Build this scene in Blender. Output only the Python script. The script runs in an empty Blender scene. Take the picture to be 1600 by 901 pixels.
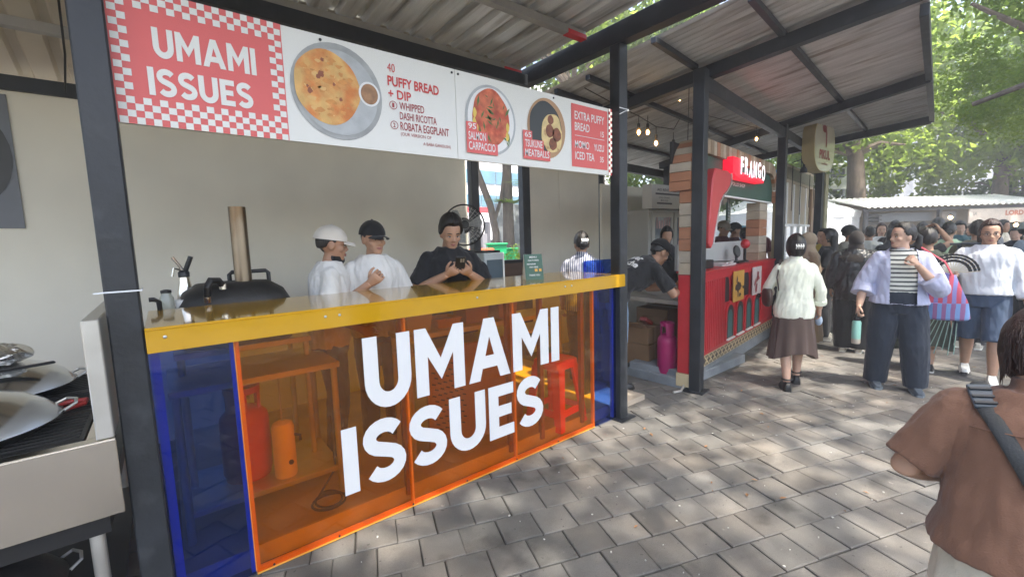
import bpy, bmesh, math, random
import numpy as np
from mathutils import Vector, Matrix, noise
from mathutils.bvhtree import BVHTree
from mathutils.geometry import tessellate_polygon
random.seed(7); rng = np.random.default_rng(11)
R = math.radians
scn = bpy.context.scene
COL = scn.collection
V = Vector

# ------------------------------------------------------------------ camera
F_PX = 680.6
yaw, pitch, roll = R(38.58), R(-6.25), R(-1.71)
fw = V((math.sin(yaw)*math.cos(pitch), math.cos(yaw)*math.cos(pitch), math.sin(pitch)))
rt = V((math.cos(yaw), -math.sin(yaw), 0)); up_ = rt.cross(fw)
r2 = rt*math.cos(roll)+up_*math.sin(roll); u2 = up_*math.cos(roll)-rt*math.sin(roll)
cd = bpy.data.cameras.new('camera'); cam = bpy.data.objects.new('camera', cd); COL.objects.link(cam)
cam.matrix_world = Matrix(((r2.x, u2.x, -fw.x, 0), (r2.y, u2.y, -fw.y, 0), (r2.z, u2.z, -fw.z, 1.6), (0, 0, 0, 1)))
cd.sensor_width = 36; cd.lens = F_PX/1600*36; cd.clip_start = 0.05; cd.clip_end = 500
scn.camera = cam
# ------------------------------------------------------------------ light
SUN = V((0.02, -0.66, 1.45)).normalized()          # towards the sun
w = bpy.data.worlds.new('World'); scn.world = w; w.use_nodes = True
nt = w.node_tree; bg = nt.nodes['Background']
sky = nt.nodes.new('ShaderNodeTexSky'); sky.sky_type = 'NISHITA'; sky.sun_disc = False
sky.sun_elevation = math.asin(SUN.z); sky.sun_rotation = math.atan2(SUN.x, SUN.y)
sky.air_density = 1.0; sky.dust_density = 4.0; sky.ozone_density = 1.0
nt.links.new(sky.outputs[0], bg.inputs[0]); bg.inputs[1].default_value = 0.15
sl = bpy.data.lights.new('sun', 'SUN'); sl.energy = 2.7; sl.angle = R(0.7); sl.color = (1, .93, .82)
so = bpy.data.objects.new('sun', sl); COL.objects.link(so); so.location = (0, 0, 30)
so.rotation_euler = SUN.to_track_quat('Z', 'Y').to_euler()
scn.view_settings.view_transform = 'Standard'; scn.view_settings.look = 'None'
scn.view_settings.exposure = 2.18; scn.view_settings.gamma = 1.0
scn.render.engine = 'CYCLES'
cy = scn.cycles
cy.use_denoising = True; cy.max_bounces = 8; cy.transparent_max_bounces = 24; cy.diffuse_bounces = 4
cy.caustics_reflective = False; cy.caustics_refractive = False

# ------------------------------------------------------------------ materials
def new_mat(name):
    m = bpy.data.materials.new(name); m.use_nodes = True
    n = m.node_tree; n.nodes.clear()
    out = n.nodes.new('ShaderNodeOutputMaterial')
    return m, n, out
def N(n, t, **kw):
    x = n.nodes.new(t)
    for k, v in kw.items(): setattr(x, k, v)
    return x
def mat(name, col, rough=.55, metal=0, var=.12, vs=4.0, bump=0, bs=60, coat=0, spec=.5, emit=0, stretch=None,
        island=0, sheen=0, rvar=0.0, col2=None, c2s=3.0, c2t=(.45, .6), subs=0, objvar=0):
    m, n, out = new_mat(name); L = n.links.new
    b = N(n, 'ShaderNodeBsdfPrincipled'); L(b.outputs[0], out.inputs[0])
    b.inputs['Roughness'].default_value = rough; b.inputs['Metallic'].default_value = metal
    b.inputs['Specular IOR Level'].default_value = spec
    if coat: b.inputs['Coat Weight'].default_value = coat; b.inputs['Coat Roughness'].default_value = .05
    if sheen: b.inputs['Sheen Weight'].default_value = sheen
    if subs:
        b.inputs['Subsurface Weight'].default_value = subs; b.inputs['Subsurface Radius'].default_value = (.012, .005, .003)
    tc = N(n, 'ShaderNodeTexCoord'); src = tc.outputs['Object']
    if stretch:
        mp = N(n, 'ShaderNodeMapping'); mp.inputs['Scale'].default_value = stretch; L(src, mp.inputs[0]); src = mp.outputs[0]
    nz = N(n, 'ShaderNodeTexNoise'); nz.inputs['Scale'].default_value = vs; nz.inputs['Detail'].default_value = 5; L(src, nz.inputs[0])
    mr = N(n, 'ShaderNodeMapRange'); mr.inputs[1].default_value = .25; mr.inputs[2].default_value = .75
    mr.inputs[3].default_value = 1-var; mr.inputs[4].default_value = 1+var; L(nz.outputs[0], mr.inputs[0])
    fac = mr.outputs[0]
    if island or objvar:
        g = N(n, 'ShaderNodeNewGeometry') if island else N(n, 'ShaderNodeObjectInfo')
        m2 = N(n, 'ShaderNodeMapRange'); a = island or objvar; m2.inputs[3].default_value = 1-a; m2.inputs[4].default_value = 1+a
        L(g.outputs['Random Per Island' if island else 'Random'], m2.inputs[0])
        mm = N(n, 'ShaderNodeMath', operation='MULTIPLY'); L(fac, mm.inputs[0]); L(m2.outputs[0], mm.inputs[1]); fac = mm.outputs[0]
    base = N(n, 'ShaderNodeRGB'); base.outputs[0].default_value = (*col, 1); bo = base.outputs[0]
    if col2:
        n2 = N(n, 'ShaderNodeTexNoise'); n2.inputs['Scale'].default_value = c2s; n2.inputs['Detail'].default_value = 6; L(src, n2.inputs[0])
        r = N(n, 'ShaderNodeMapRange'); r.inputs[1].default_value, r.inputs[2].default_value = c2t; L(n2.outputs[0], r.inputs[0])
        mx = N(n, 'ShaderNodeMix', data_type='RGBA'); L(r.outputs[0], mx.inputs[0]); L(bo, mx.inputs[6]); mx.inputs[7].default_value = (*col2, 1); bo = mx.outputs[2]
    sc_ = N(n, 'ShaderNodeVectorMath', operation='SCALE'); L(bo, sc_.inputs[0]); L(fac, sc_.inputs['Scale'])
    L(sc_.outputs[0], b.inputs['Base Color'])
    if rvar:
        r3 = N(n, 'ShaderNodeMapRange'); r3.inputs[3].default_value = max(.02, rough-rvar); r3.inputs[4].default_value = min(1, rough+rvar)
        L(nz.outputs[0], r3.inputs[0]); L(r3.outputs[0], b.inputs['Roughness'])
    if bump:
        n3 = N(n, 'ShaderNodeTexNoise'); n3.inputs['Scale'].default_value = bs; n3.inputs['Detail'].default_value = 4; L(src, n3.inputs[0])
        bp = N(n, 'ShaderNodeBump'); bp.inputs['Strength'].default_value = bump; bp.inputs['Distance'].default_value = .01
        L(n3.outputs[0], bp.inputs['Height']); L(bp.outputs[0], b.inputs['Normal'])
    if emit:
        b.inputs['Emission Color'].default_value = (*col, 1); b.inputs['Emission Strength'].default_value = emit
    return m
def acrylic(name, tint, tr=.0, gl=.065, surf=None):
    """thin tinted sheet: coloured see-through plus a mirror-like film that strengthens at grazing angles"""
    m, n, out = new_mat(name); L = n.links.new
    t = N(n, 'ShaderNodeBsdfTransparent'); t.inputs[0].default_value = (*tint, 1)
    s = t.outputs[0]
    if surf:
        d = N(n, 'ShaderNodeBsdfDiffuse'); d.inputs[0].default_value = (*surf[0], 1)
        tl = N(n, 'ShaderNodeBsdfTranslucent'); tl.inputs[0].default_value = (*surf[0], 1)
        a = N(n, 'ShaderNodeMixShader'); a.inputs[0].default_value = .5; L(d.outputs[0], a.inputs[1]); L(tl.outputs[0], a.inputs[2])
        x = N(n, 'ShaderNodeMixShader'); x.inputs[0].default_value = surf[1]; L(s, x.inputs[1]); L(a.outputs[0], x.inputs[2]); s = x.outputs[0]
    g = N(n, 'ShaderNodeBsdfGlossy'); g.inputs['Roughness'].default_value = .015
    tc = N(n, 'ShaderNodeTexCoord'); nz = N(n, 'ShaderNodeTexNoise'); nz.inputs['Scale'].default_value = 2.2; L(tc.outputs['Object'], nz.inputs[0])
    bp = N(n, 'ShaderNodeBump'); bp.inputs['Strength'].default_value = .12; bp.inputs['Distance'].default_value = .02; L(nz.outputs[0], bp.inputs['Height']); L(bp.outputs[0], g.inputs['Normal'])
    ge = N(n, 'ShaderNodeNewGeometry'); dt = N(n, 'ShaderNodeVectorMath', operation='DOT_PRODUCT'); L(ge.outputs['Incoming'], dt.inputs[0]); L(ge.outputs['Normal'], dt.inputs[1])
    ab = N(n, 'ShaderNodeMath', operation='ABSOLUTE'); L(dt.outputs['Value'], ab.inputs[0]); om = N(n, 'ShaderNodeMath', operation='SUBTRACT'); om.inputs[0].default_value = 1; L(ab.outputs[0], om.inputs[1])
    pw = N(n, 'ShaderNodeMath', operation='POWER'); L(om.outputs[0], pw.inputs[0]); pw.inputs[1].default_value = 5
    fr = N(n, 'ShaderNodeMath', operation='MULTIPLY_ADD'); L(pw.outputs[0], fr.inputs[0]); fr.inputs[1].default_value = .95; fr.inputs[2].default_value = gl
    x = N(n, 'ShaderNodeMixShader'); L(fr.outputs[0], x.inputs[0]); L(s, x.inputs[1]); L(g.outputs[0], x.inputs[2])
    L(x.outputs[0], out.inputs[0])
    return m
def stripes(name, cols, axis, period, duty=.5, rough=.7, coords='Object', off=0):
    """two-colour printed or woven stripes"""
    m, n, out = new_mat(name); L = n.links.new
    b = N(n, 'ShaderNodeBsdfPrincipled'); b.inputs['Roughness'].default_value = rough; L(b.outputs[0], out.inputs[0])
    tc = N(n, 'ShaderNodeTexCoord'); sp = N(n, 'ShaderNodeSeparateXYZ'); L(tc.outputs[coords], sp.inputs[0])
    nz = N(n, 'ShaderNodeTexNoise'); nz.inputs['Scale'].default_value = 9; L(tc.outputs[coords], nz.inputs[0])
    ad = N(n, 'ShaderNodeMath', operation='MULTIPLY_ADD'); L(nz.outputs[0], ad.inputs[0]); ad.inputs[1].default_value = period*.18; L(sp.outputs[axis], ad.inputs[2])
    dv = N(n, 'ShaderNodeMath', operation='DIVIDE'); L(ad.outputs[0], dv.inputs[0]); dv.inputs[1].default_value = period
    fr = N(n, 'ShaderNodeMath', operation='FRACT'); L(dv.outputs[0], fr.inputs[0])
    gt = N(n, 'ShaderNodeMath', operation='GREATER_THAN'); L(fr.outputs[0], gt.inputs[0]); gt.inputs[1].default_value = duty
    mx = N(n, 'ShaderNodeMix', data_type='RGBA'); L(gt.outputs[0], mx.inputs[0]); mx.inputs[6].default_value = (*cols[0], 1); mx.inputs[7].default_value = (*cols[1], 1)
    L(mx.outputs[2], b.inputs['Base Color'])
    return m
def leafmat(name, c1, c2, trans=.45):
    m, n, out = new_mat(name); L = n.links.new
    g = N(n, 'ShaderNodeNewGeometry'); tc = N(n, 'ShaderNodeTexCoord')
    nz = N(n, 'ShaderNodeTexNoise'); nz.inputs['Scale'].default_value = .6; L(tc.outputs['Object'], nz.inputs[0])
    ad = N(n, 'ShaderNodeMath', operation='MULTIPLY_ADD'); L(g.outputs['Random Per Island'], ad.inputs[0]); ad.inputs[1].default_value = .55
    ml = N(n, 'ShaderNodeMath', operation='MULTIPLY'); ml.inputs[1].default_value = .5; L(nz.outputs[0], ml.inputs[0]); L(ml.outputs[0], ad.inputs[2])
    mx = N(n, 'ShaderNodeMix', data_type='RGBA'); L(ad.outputs[0], mx.inputs[0]); mx.inputs[6].default_value = (*c1, 1); mx.inputs[7].default_value = (*c2, 1)
    b = N(n, 'ShaderNodeBsdfPrincipled'); b.inputs['Roughness'].default_value = .5; b.inputs['Specular IOR Level'].default_value = .3; L(mx.outputs[2], b.inputs['Base Color'])
    t = N(n, 'ShaderNodeBsdfTranslucent'); sc_ = N(n, 'ShaderNodeVectorMath', operation='SCALE'); sc_.inputs['Scale'].default_value = 2.0; L(mx.outputs[2], sc_.inputs[0]); L(sc_.outputs[0], t.inputs[0])
    x = N(n, 'ShaderNodeMixShader'); x.inputs[0].default_value = min(.75, trans+.1); L(b.outputs[0], x.inputs[1]); L(t.outputs[0], x.inputs[2]); L(x.outputs[0], out.inputs[0])
    return m
def lin(h):   # sRGB hex -> linear
    c = [int(h[i:i+2], 16)/255 for i in (0, 2, 4)]
    return tuple(x/12.92 if x <= .04045 else ((x+.055)/1.055)**2.4 for x in c)

M = {}
M['black'] = mat('black_paint', (.022, .025, .03), .45, var=.35, vs=7, bump=.15, bs=40, col2=(.05, .055, .06), c2s=5, c2t=(.58, .75), rvar=.15)
M['dark'] = mat('dark_plastic', (.015, .015, .016), .4)
M['wall'] = mat('cream_panel', (.80, .76, .64), .6, var=.09, vs=1.6, rvar=.08)
M['galv'] = mat('galvanised_sheet', (.72, .73, .73), .38, metal=.3, var=.22, vs=1.5, stretch=(9, .6, 9), rvar=.15, col2=(.3, .27, .23), c2s=1.2, c2t=(.55, .75))
M['galv2'] = mat('weathered_sheet', (.60, .60, .59), .45, metal=.3, var=.30, vs=1.6, stretch=(10, .5, 6), rvar=.2, col2=(.30, .27, .24), c2s=1.4, c2t=(.52, .72))
M['cream_sheet'] = mat('cream_roof_sheet', (.62, .56, .45), .55, var=.15, vs=2, col2=(.3, .24, .17), c2s=2.5, c2t=(.6, .75))
M['purlin'] = mat('grey_channel', (.36, .35, .33), .5, metal=.4, var=.15, vs=6)
M['red_paint'] = mat('red_paint', (.62, .03, .035), .45, var=.1)
M['white_print'] = mat('white_board', (.76, .76, .71), .45, var=.03, vs=2)
M['coral'] = mat('coral_print', (.72, .13, .12), .5, var=.03)
M['red_ink'] = mat('red_ink', (.60, .045, .04), .5, var=.03)
M['maroon_ink'] = mat('maroon_ink', (.36, .05, .05), .5, var=.03)
M['white_ink'] = mat('white_ink', (.80, .80, .78), .5, var=.02)
M['vinyl'] = mat('white_vinyl', (.82, .82, .82), .35, var=.02)
M['steel'] = mat('brushed_steel', (.80, .75, .67), .24, metal=1, var=.05, vs=2, rvar=.05, bump=.4, bs=1.6)
M['steel_dull'] = mat('dull_steel', (.62, .61, .58), .38, metal=.8, var=.12, vs=5, rvar=.12)
M['iron'] = mat('black_iron', (.02, .019, .018), .5, var=.3, vs=14, bump=.2, bs=50)
M['floor'] = mat('stall_floor', (.50, .42, .33), .7, var=.25, vs=3, bump=.15)
M['sand'] = mat('joint_sand', (.04, .037, .033), .95, var=.3, vs=30)
def paver_mat():
    m, n, out = new_mat('concrete_paver'); L = n.links.new
    b = N(n, 'ShaderNodeBsdfPrincipled'); L(b.outputs[0], out.inputs[0]); g = N(n, 'ShaderNodeNewGeometry'); oi = N(n, 'ShaderNodeObjectInfo')
    def nz(sc_, det, a, b_, lo, hi):
        x = N(n, 'ShaderNodeTexNoise'); x.inputs['Scale'].default_value = sc_; x.inputs['Detail'].default_value = det; L(g.outputs['Position'], x.inputs[0])
        r = N(n, 'ShaderNodeMapRange'); r.inputs[1].default_value = a; r.inputs[2].default_value = b_; r.inputs[3].default_value = lo; r.inputs[4].default_value = hi; L(x.outputs[0], r.inputs[0]); return r.outputs[0], x
    def mul(p, q):
        x = N(n, 'ShaderNodeMath', operation='MULTIPLY'); L(p, x.inputs[0]); L(q, x.inputs[1]); return x.outputs[0]
    f, _ = nz(.9, 4, .3, .7, .80, 1.2); f2, _ = nz(7, 6, .3, .7, .86, 1.14); f3, gx = nz(240, 3, .25, .75, .82, 1.18); st, _ = nz(2.6, 8, .60, .68, 1.0, .62); sp, _ = nz(31, 2, .70, .74, 1.0, .5); pale, _ = nz(17, 3, .70, .76, 1.0, 1.55)
    isl = N(n, 'ShaderNodeMath', operation='ADD'); L(g.outputs['Random Per Island'], isl.inputs[0]); L(oi.outputs['Random'], isl.inputs[1]); fr = N(n, 'ShaderNodeMath', operation='FRACT'); L(isl.outputs[0], fr.inputs[0])
    v = N(n, 'ShaderNodeMapRange'); v.inputs[3].default_value = .80; v.inputs[4].default_value = 1.2; L(fr.outputs[0], v.inputs[0])
    t = v.outputs[0]
    for q in (f, f2, f3, st, sp, pale): t = mul(t, q)
    mx = N(n, 'ShaderNodeMix', data_type='RGBA'); w_, _ = nz(1.7, 5, .42, .62, 0, 1); L(w_, mx.inputs[0]); mx.inputs[6].default_value = (.150, .144, .134, 1); mx.inputs[7].default_value = (.178, .160, .139, 1)
    sc_ = N(n, 'ShaderNodeVectorMath', operation='SCALE'); L(mx.outputs[2], sc_.inputs[0]); L(t, sc_.inputs['Scale']); L(sc_.outputs[0], b.inputs['Base Color'])
    b.inputs['Roughness'].default_value = .82; b.inputs['Specular IOR Level'].default_value = .35
    bp = N(n, 'ShaderNodeBump'); bp.inputs['Strength'].default_value = .35; bp.inputs['Distance'].default_value = .004; L(gx.outputs[0], bp.inputs['Height']); L(bp.outputs[0], b.inputs['Normal'])
    return m
M['paver'] = paver_mat(); M['paver_far'] = M['paver']
M['amber'] = acrylic('amber_acrylic', (1.0, .70, .12), surf=((.95, .34, .003), .06))
M['blue'] = acrylic('blue_acrylic', (.20, .38, .80), surf=((.04, .15, .5), .035))
M['yellow'] = mat('yellow_acrylic', (.58, .315, .007), .12, var=.06, vs=5, coat=.6)
M['screw'] = mat('screw_head', (.6, .6, .6), .3, metal=1)
M['tie'] = mat('cable_tie', (.75, .77, .8), .4)
M['cable'] = mat('black_cable', (.02, .02, .02), .6)
# ------------------------------------------------------------------ geometry helpers
class MB:
    def __init__(s): s.v = []; s.f = []
    def add(s, vs, fs):
        o = len(s.v); s.v += [tuple(p) for p in vs]; s.f += [tuple(i+o for i in f) for f in fs]; return s
    def box(s, c, d, rot=None):
        c = V(c); hx, hy, hz = d[0]/2, d[1]/2, d[2]/2
        ps = [V((x, y, z)) for x in (-hx, hx) for y in (-hy, hy) for z in (-hz, hz)]
        if rot is not None: ps = [rot @ p for p in ps]
        return s.add([c+p for p in ps], [(0, 1, 3, 2), (4, 6, 7, 5), (0, 4, 5, 1), (2, 3, 7, 6), (0, 2, 6, 4), (1, 5, 7, 3)])
    def bx(s, x0, x1, y0, y1, z0, z1): return s.box(((x0+x1)/2, (y0+y1)/2, (z0+z1)/2), (x1-x0, y1-y0, z1-z0))
    def beam(s, p0, p1, wd, ht, upv=(0, 0, 1)):
        p0, p1 = V(p0), V(p1); d = (p1-p0).normalized(); x = d.cross(V(upv)).normalized(); z = x.cross(d)
        ps = [p+x*a+z*b for p in (p0, p1) for a, b in ((-wd/2, -ht/2), (wd/2, -ht/2), (wd/2, ht/2), (-wd/2, ht/2))]
        return s.add(ps, [(0, 3, 2, 1), (4, 5, 6, 7), (0, 1, 5, 4), (1, 2, 6, 5), (2, 3, 7, 6), (3, 0, 4, 7)])
    def loft(s, rings, cap=True):
        n = len(rings[0]); vs = [p for r in rings for p in r]; fs = []
        for i in range(len(rings)-1):
            for j in range(n):
                k = (j+1) % n; fs.append((i*n+j, i*n+k, (i+1)*n+k, (i+1)*n+j))
        if cap: fs += [tuple(range(n-1, -1, -1)), tuple((len(rings)-1)*n+j for j in range(n))]
        return s.add(vs, fs)
    def tube(s, pts, r, n=8, cap=True, flat=1.0, upv=None):
        pts = [V(p) for p in pts]; rs = r if isinstance(r, (list, tuple)) else [r]*len(pts)
        rings = []; x = None
        for i, p in enumerate(pts):
            d = (pts[min(i+1, len(pts)-1)]-pts[max(i-1, 0)])
            d = d.normalized() if d.length > 1e-9 else V((0, 0, 1))
            if x is None:
                a = V(upv) if upv else (V((0, 0, 1)) if abs(d.z) < .9 else V((0, 1, 0)))
                x = d.cross(a)
                if x.length < 1e-6: x = d.cross(V((1, 0, 0)))
                x.normalize()
            x = (x-d*x.dot(d)); x = x.normalized() if x.length > 1e-6 else d.orthogonal().normalized()
            y = d.cross(x)
            rings.append([p+x*(math.cos(t)*rs[i])+y*(math.sin(t)*rs[i]*flat) for t in [2*math.pi*k/n for k in range(n)]])
        return s.loft(rings, cap)
    def lathe(s, prof, c=(0, 0, 0), n=24, rot=None):
        rings = []
        for r, z in prof:
            ring = [V((r*math.cos(2*math.pi*k/n), r*math.sin(2*math.pi*k/n), z)) for k in range(n)]
            rings.append([V(c)+(rot @ p if rot is not None else p) for p in ring])
        return s.loft(rings)
    def ball(s, c, r, nu=14, nv=9, rot=None):
        rings = []
        for i in range(nv+1):
            t = -math.pi/2+math.pi*(i+.02)/(nv+.04)
            ring = [V((math.cos(a)*math.cos(t)*r[0], math.sin(a)*math.cos(t)*r[1], math.sin(t)*r[2])) for a in [2*math.pi*k/nu for k in range(nu)]]
            rings.append([V(c)+(rot @ p if rot is not None else p) for p in ring])
        return s.loft(rings)
    def prism(s, poly, o, u, v, d):
        """extrude 2-D outline poly (in o + a*u + b*v) by vector d; concave outlines are fine"""
        o, u, v, d = V(o), V(u), V(v), V(d)
        a = [o+u*p[0]+v*p[1] for p in poly]; b = [p+d for p in a]; n = len(a)
        tr = tessellate_polygon([[V((p[0], p[1], 0)) for p in poly]])
        fs = [(i, (i+1) % n, n+(i+1) % n, n+i) for i in range(n)]
        fs += [tuple(t) for t in tr]+[tuple(n+i for i in reversed(t)) for t in tr]
        return s.add(a+b, fs)
    def sheet(s, poly, o, u, v):
        o, u, v = V(o), V(u), V(v)
        tr = tessellate_polygon([[V((p[0], p[1], 0)) for p in poly]])
        return s.add([o+u*p[0]+v*p[1] for p in poly], [tuple(t) for t in tr])

WM = {}
def wmat(o): return WM.get(o.name, Matrix()) if o is not None else Matrix()
def props(o, label=None, cat=None, group=None, kind=None):
    if label: o['label'] = label
    if cat: o['category'] = cat
    if group: o['group'] = group
    if kind: o['kind'] = kind
    return o
def thing(name, label, cat, loc, rz=0, group=None, kind=None):
    o = bpy.data.objects.new(name, None); COL.objects.link(o); o.empty_display_size = .1
    o.location = loc; o.rotation_euler = (0, 0, rz)
    WM[o.name] = Matrix.Translation(V(loc)) @ Matrix.Rotation(rz, 4, 'Z')
    return props(o, label, cat, group, kind)
def put(name, me, m=None, parent=None):
    o = bpy.data.objects.new(name, me); COL.objects.link(o)
    if parent is not None: o.parent = parent; WM[o.name] = wmat(parent)
    if m is not None and not me.materials: me.materials.append(m)
    return o
def build(name, mb, m, parent=None, smooth=False, bevel=0, local=False, seg=1, recalc=True):
    """mb holds world coordinates unless local"""
    vs = mb.v
    if parent is not None and not local:
        inv = wmat(parent).inverted(); vs = [inv @ V(p) for p in vs]
    me = bpy.data.meshes.new(name); me.from_pydata([tuple(p) for p in vs], [], mb.f)
    if bevel or recalc:
        b = bmesh.new(); b.from_mesh(me)
        if recalc: bmesh.ops.recalc_face_normals(b, faces=b.faces)
        if bevel:
            ed = [e for e in b.edges if len(e.link_faces) == 2 and e.calc_face_angle(0) > R(35)]
            bmesh.ops.bevel(b, geom=ed, offset=bevel, segments=seg, profile=.6, affect='EDGES', clamp_overlap=True)
        b.to_mesh(me); b.free()
    if smooth:
        me.shade_smooth()
        if smooth != 'all':
            try: me.set_sharp_from_angle(angle=R(40))
            except Exception: pass
    me.materials.append(m)
    return put(name, me, None, parent)
def copy_tree(o, parent=None):
    c = o.copy(); COL.objects.link(c)
    if parent is not None: c.parent = parent
    for ch in list(o.children): copy_tree(ch, c)
    return c
_tc = {}
def text_data(txt, bold=0.0, space=1.0):
    k = (txt, bold, space)
    if k not in _tc:
        cu = bpy.data.curves.new('lettering', 'FONT'); cu.body = txt; cu.offset = bold; cu.space_character = space; cu.resolution_u = 3
        o = bpy.data.objects.new('lettering', cu); COL.objects.link(o)
        dg = bpy.context.evaluated_depsgraph_get(); me = bpy.data.meshes.new_from_object(o.evaluated_get(dg))
        vs = np.array([v.co[:] for v in me.vertices]); fs = [tuple(p.vertices) for p in me.polygons]
        bpy.data.objects.remove(o); bpy.data.curves.remove(cu); bpy.data.meshes.remove(me)
        mn, mx = vs.min(0), vs.max(0); vs = (vs-mn)/np.maximum(mx-mn, 1e-6)
        _tc[k] = (vs, fs)
    return _tc[k]
def text(mb, txt, o, u, v, wd, ht, bold=.0, space=1.0):
    """flat lettering filling the box o, o+u*wd, o+v*ht"""
    vs, fs = text_data(txt, bold, space); o, u, v = V(o), V(u), V(v)
    return mb.add([o+u*(p[0]*wd)+v*(p[1]*ht) for p in vs], fs)
# bold geometric capitals drawn as outlines (unit height 1)
def arcpts(cx, cy, rx, ry, a0, a1, n=14): return [(cx+rx*math.cos(R(a0+(a1-a0)*i/n)), cy+ry*math.sin(R(a0+(a1-a0)*i/n))) for i in range(n+1)]
def stroke(pts, t):
    out_l, out_r = [], []
    for i, p in enumerate(pts):
        a = V(pts[max(i-1, 0)]); b = V(pts[min(i+1, len(pts)-1)]); d = (b-a).normalized(); nrm = V((-d.y, d.x))
        out_l.append((p[0]+nrm.x*t/2, p[1]+nrm.y*t/2)); out_r.append((p[0]-nrm.x*t/2, p[1]-nrm.y*t/2))
    return out_l+out_r[::-1]
T = .235
GLYPH = {
 'I': (T, [(0, 0), (T, 0), (T, 1), (0, 1)]),
 'U': (.80, [(0, 1), (0, .36)]+arcpts(.40, .38, .40, .39, 180, 360)+[(.80, 1), (.80-T, 1), (.80-T, .38)]+arcpts(.40, .38, .40-T, .39-T+.02, 0, -180)+[(T, 1)]),
 'M': (.98, [(0, 0), (0, 1), (T-.02, 1), (.49, .52), (.98-T+.02, 1), (.98, 1), (.98, 0), (.98-T, 0), (.98-T, .58), (.49, .20), (T, .58), (T, 0)]),
 'E': (.62, [(0, 0), (0, 1), (.62, 1), (.62, .79), (T, .79), (T, .605), (.56, .605), (.56, .40), (T, .40), (T, .21), (.62, .21), (.62, 0)]),
 'A': (.98, [(0, 0), (.37, 1), (.49, 1), (.49, .70), (.385, .39), (.595, .39), (.4902, .70), (.4902, 1), (.61, 1), (.98, 0), (.73, 0), (.665, .19), (.315, .19), (.25, 0)]),
}
_sp = arcpts(.36, .715, .245, .175, 25, 270, 14)+arcpts(.36, .30, .275, .19, 90, -155, 14)
GLYPH['S'] = (.72, stroke(arcpts(.365, .71, .25, .185, 28, 235, 12)+[(.37, .505)]+arcpts(.365, .295, .255, .19, 55, -152, 12), T*.93))
def glyph(ch, o, u, v, ht, d, wscale=1.0):
    wd, poly = GLYPH[ch]; mb = MB()
    mb.prism([(x*ht*wscale, y*ht) for x, y in poly], o, u, v, d)
    return mb, wd*ht*wscale
# ================================================================== SETTING
X_, Y_, Z_ = V((1, 0, 0)), V((0, 1, 0)), V((0, 0, 1))
g = MB(); g.sheet([(-60, -60), (90, -60), (90, 90), (-60, 90)], (0, 0, -.03), X_, Y_)
M['soil'] = mat('dusty_ground', (.17, .15, .12), .95, var=.25, vs=.8, bump=.3, bs=8)
props(build('ground', g, M['soil'], recalc=False), kind='structure')
pv = MB(); pv.bx(-4, 19, -7, 9, -.028, -.011)
pave = props(build('pavement', pv, M['sand']), kind='structure')
eE, eN = V((.938, -.347, 0)), V((.347, .938, 0)); PT = .2175
def paver_mb(mb, c, sx, sy, dz, tilt):
    b = .005; zt = dz
    ps = []
    for (k, z) in ((0, -.012), (0, zt-.004), (b, zt)):
        for a, c2 in ((-1, -1), (1, -1), (1, 1), (-1, 1)):
            p = c+eE*(a*(sx/2-k))+eN*(c2*(sy/2-k)); ps.append(p+Z_*(z+(tilt[0]*a+tilt[1]*c2)*(1 if z > -.01 else 0)))
    fs = [(8, 9, 10, 11)]+[(i, (i+1) % 4, 4+(i+1) % 4, 4+i) for i in range(4)]+[(4+i, 4+(i+1) % 4, 8+(i+1) % 4, 8+i) for i in range(4)]
    return mb.add(ps, fs)
cand = []
inv = cam.matrix_world.inverted()
for r in range(-42, 44):
    for k in range(-30, 100):
        n0 = 2.178+r*PT; e0 = .282+k*PT+(0 if r % 2 == 0 else .107)
        c = eE*e0+eN*n0
        if not (-2.5 < c.x < 18.5 and -6.5 < c.y < 8.5): continue
        q = inv @ c
        hid = c.y > 2.5 and c.x < 4.1
        if q.z < -.2 and abs(q.x/-q.z) < 1.32 and -.75 < q.y/-q.z < .75 and not (c.y > 2.44 and c.x < 3.05) and not (c.x > 4.25 and c.y > 2.45+.126*(c.x-4.5)): cand.append((-q.z, c))
        else: cand.append((99, c))
cand.sort(key=lambda t: t[0])
far = MB(); protos = []
for i in range(10):
    t = MB(); paver_mb(t, V((0, 0, 0)), PT-.0045-random.random()*.003, PT-.0045-random.random()*.003, 0, (random.uniform(-.0014, .0014), random.uniform(-.0014, .0014)))
    me = bpy.data.meshes.new('paver'); me.from_pydata(t.v, [], t.f); me.materials.append(M['paver']); protos.append(me)
for i, (d, c) in enumerate(cand):
    c = c+eE*random.uniform(-.003, .003)+eN*random.uniform(-.0015, .0015)+Z_*random.uniform(-.003, .0015)
    if i < 300 and d < 90:
        o = put('paver', random.choice(protos), None, pave); o.location = c; o.rotation_euler = (0, 0, random.gauss(0, .006))
    else:
        paver_mb(far, c, PT-.006, PT-.006, 0, (random.uniform(-.001, .001), random.uniform(-.001, .001)))
fo = build('distant_pavers', far, M['paver_far'], pave, recalc=False); fo['kind'] = 'stuff'
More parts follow.
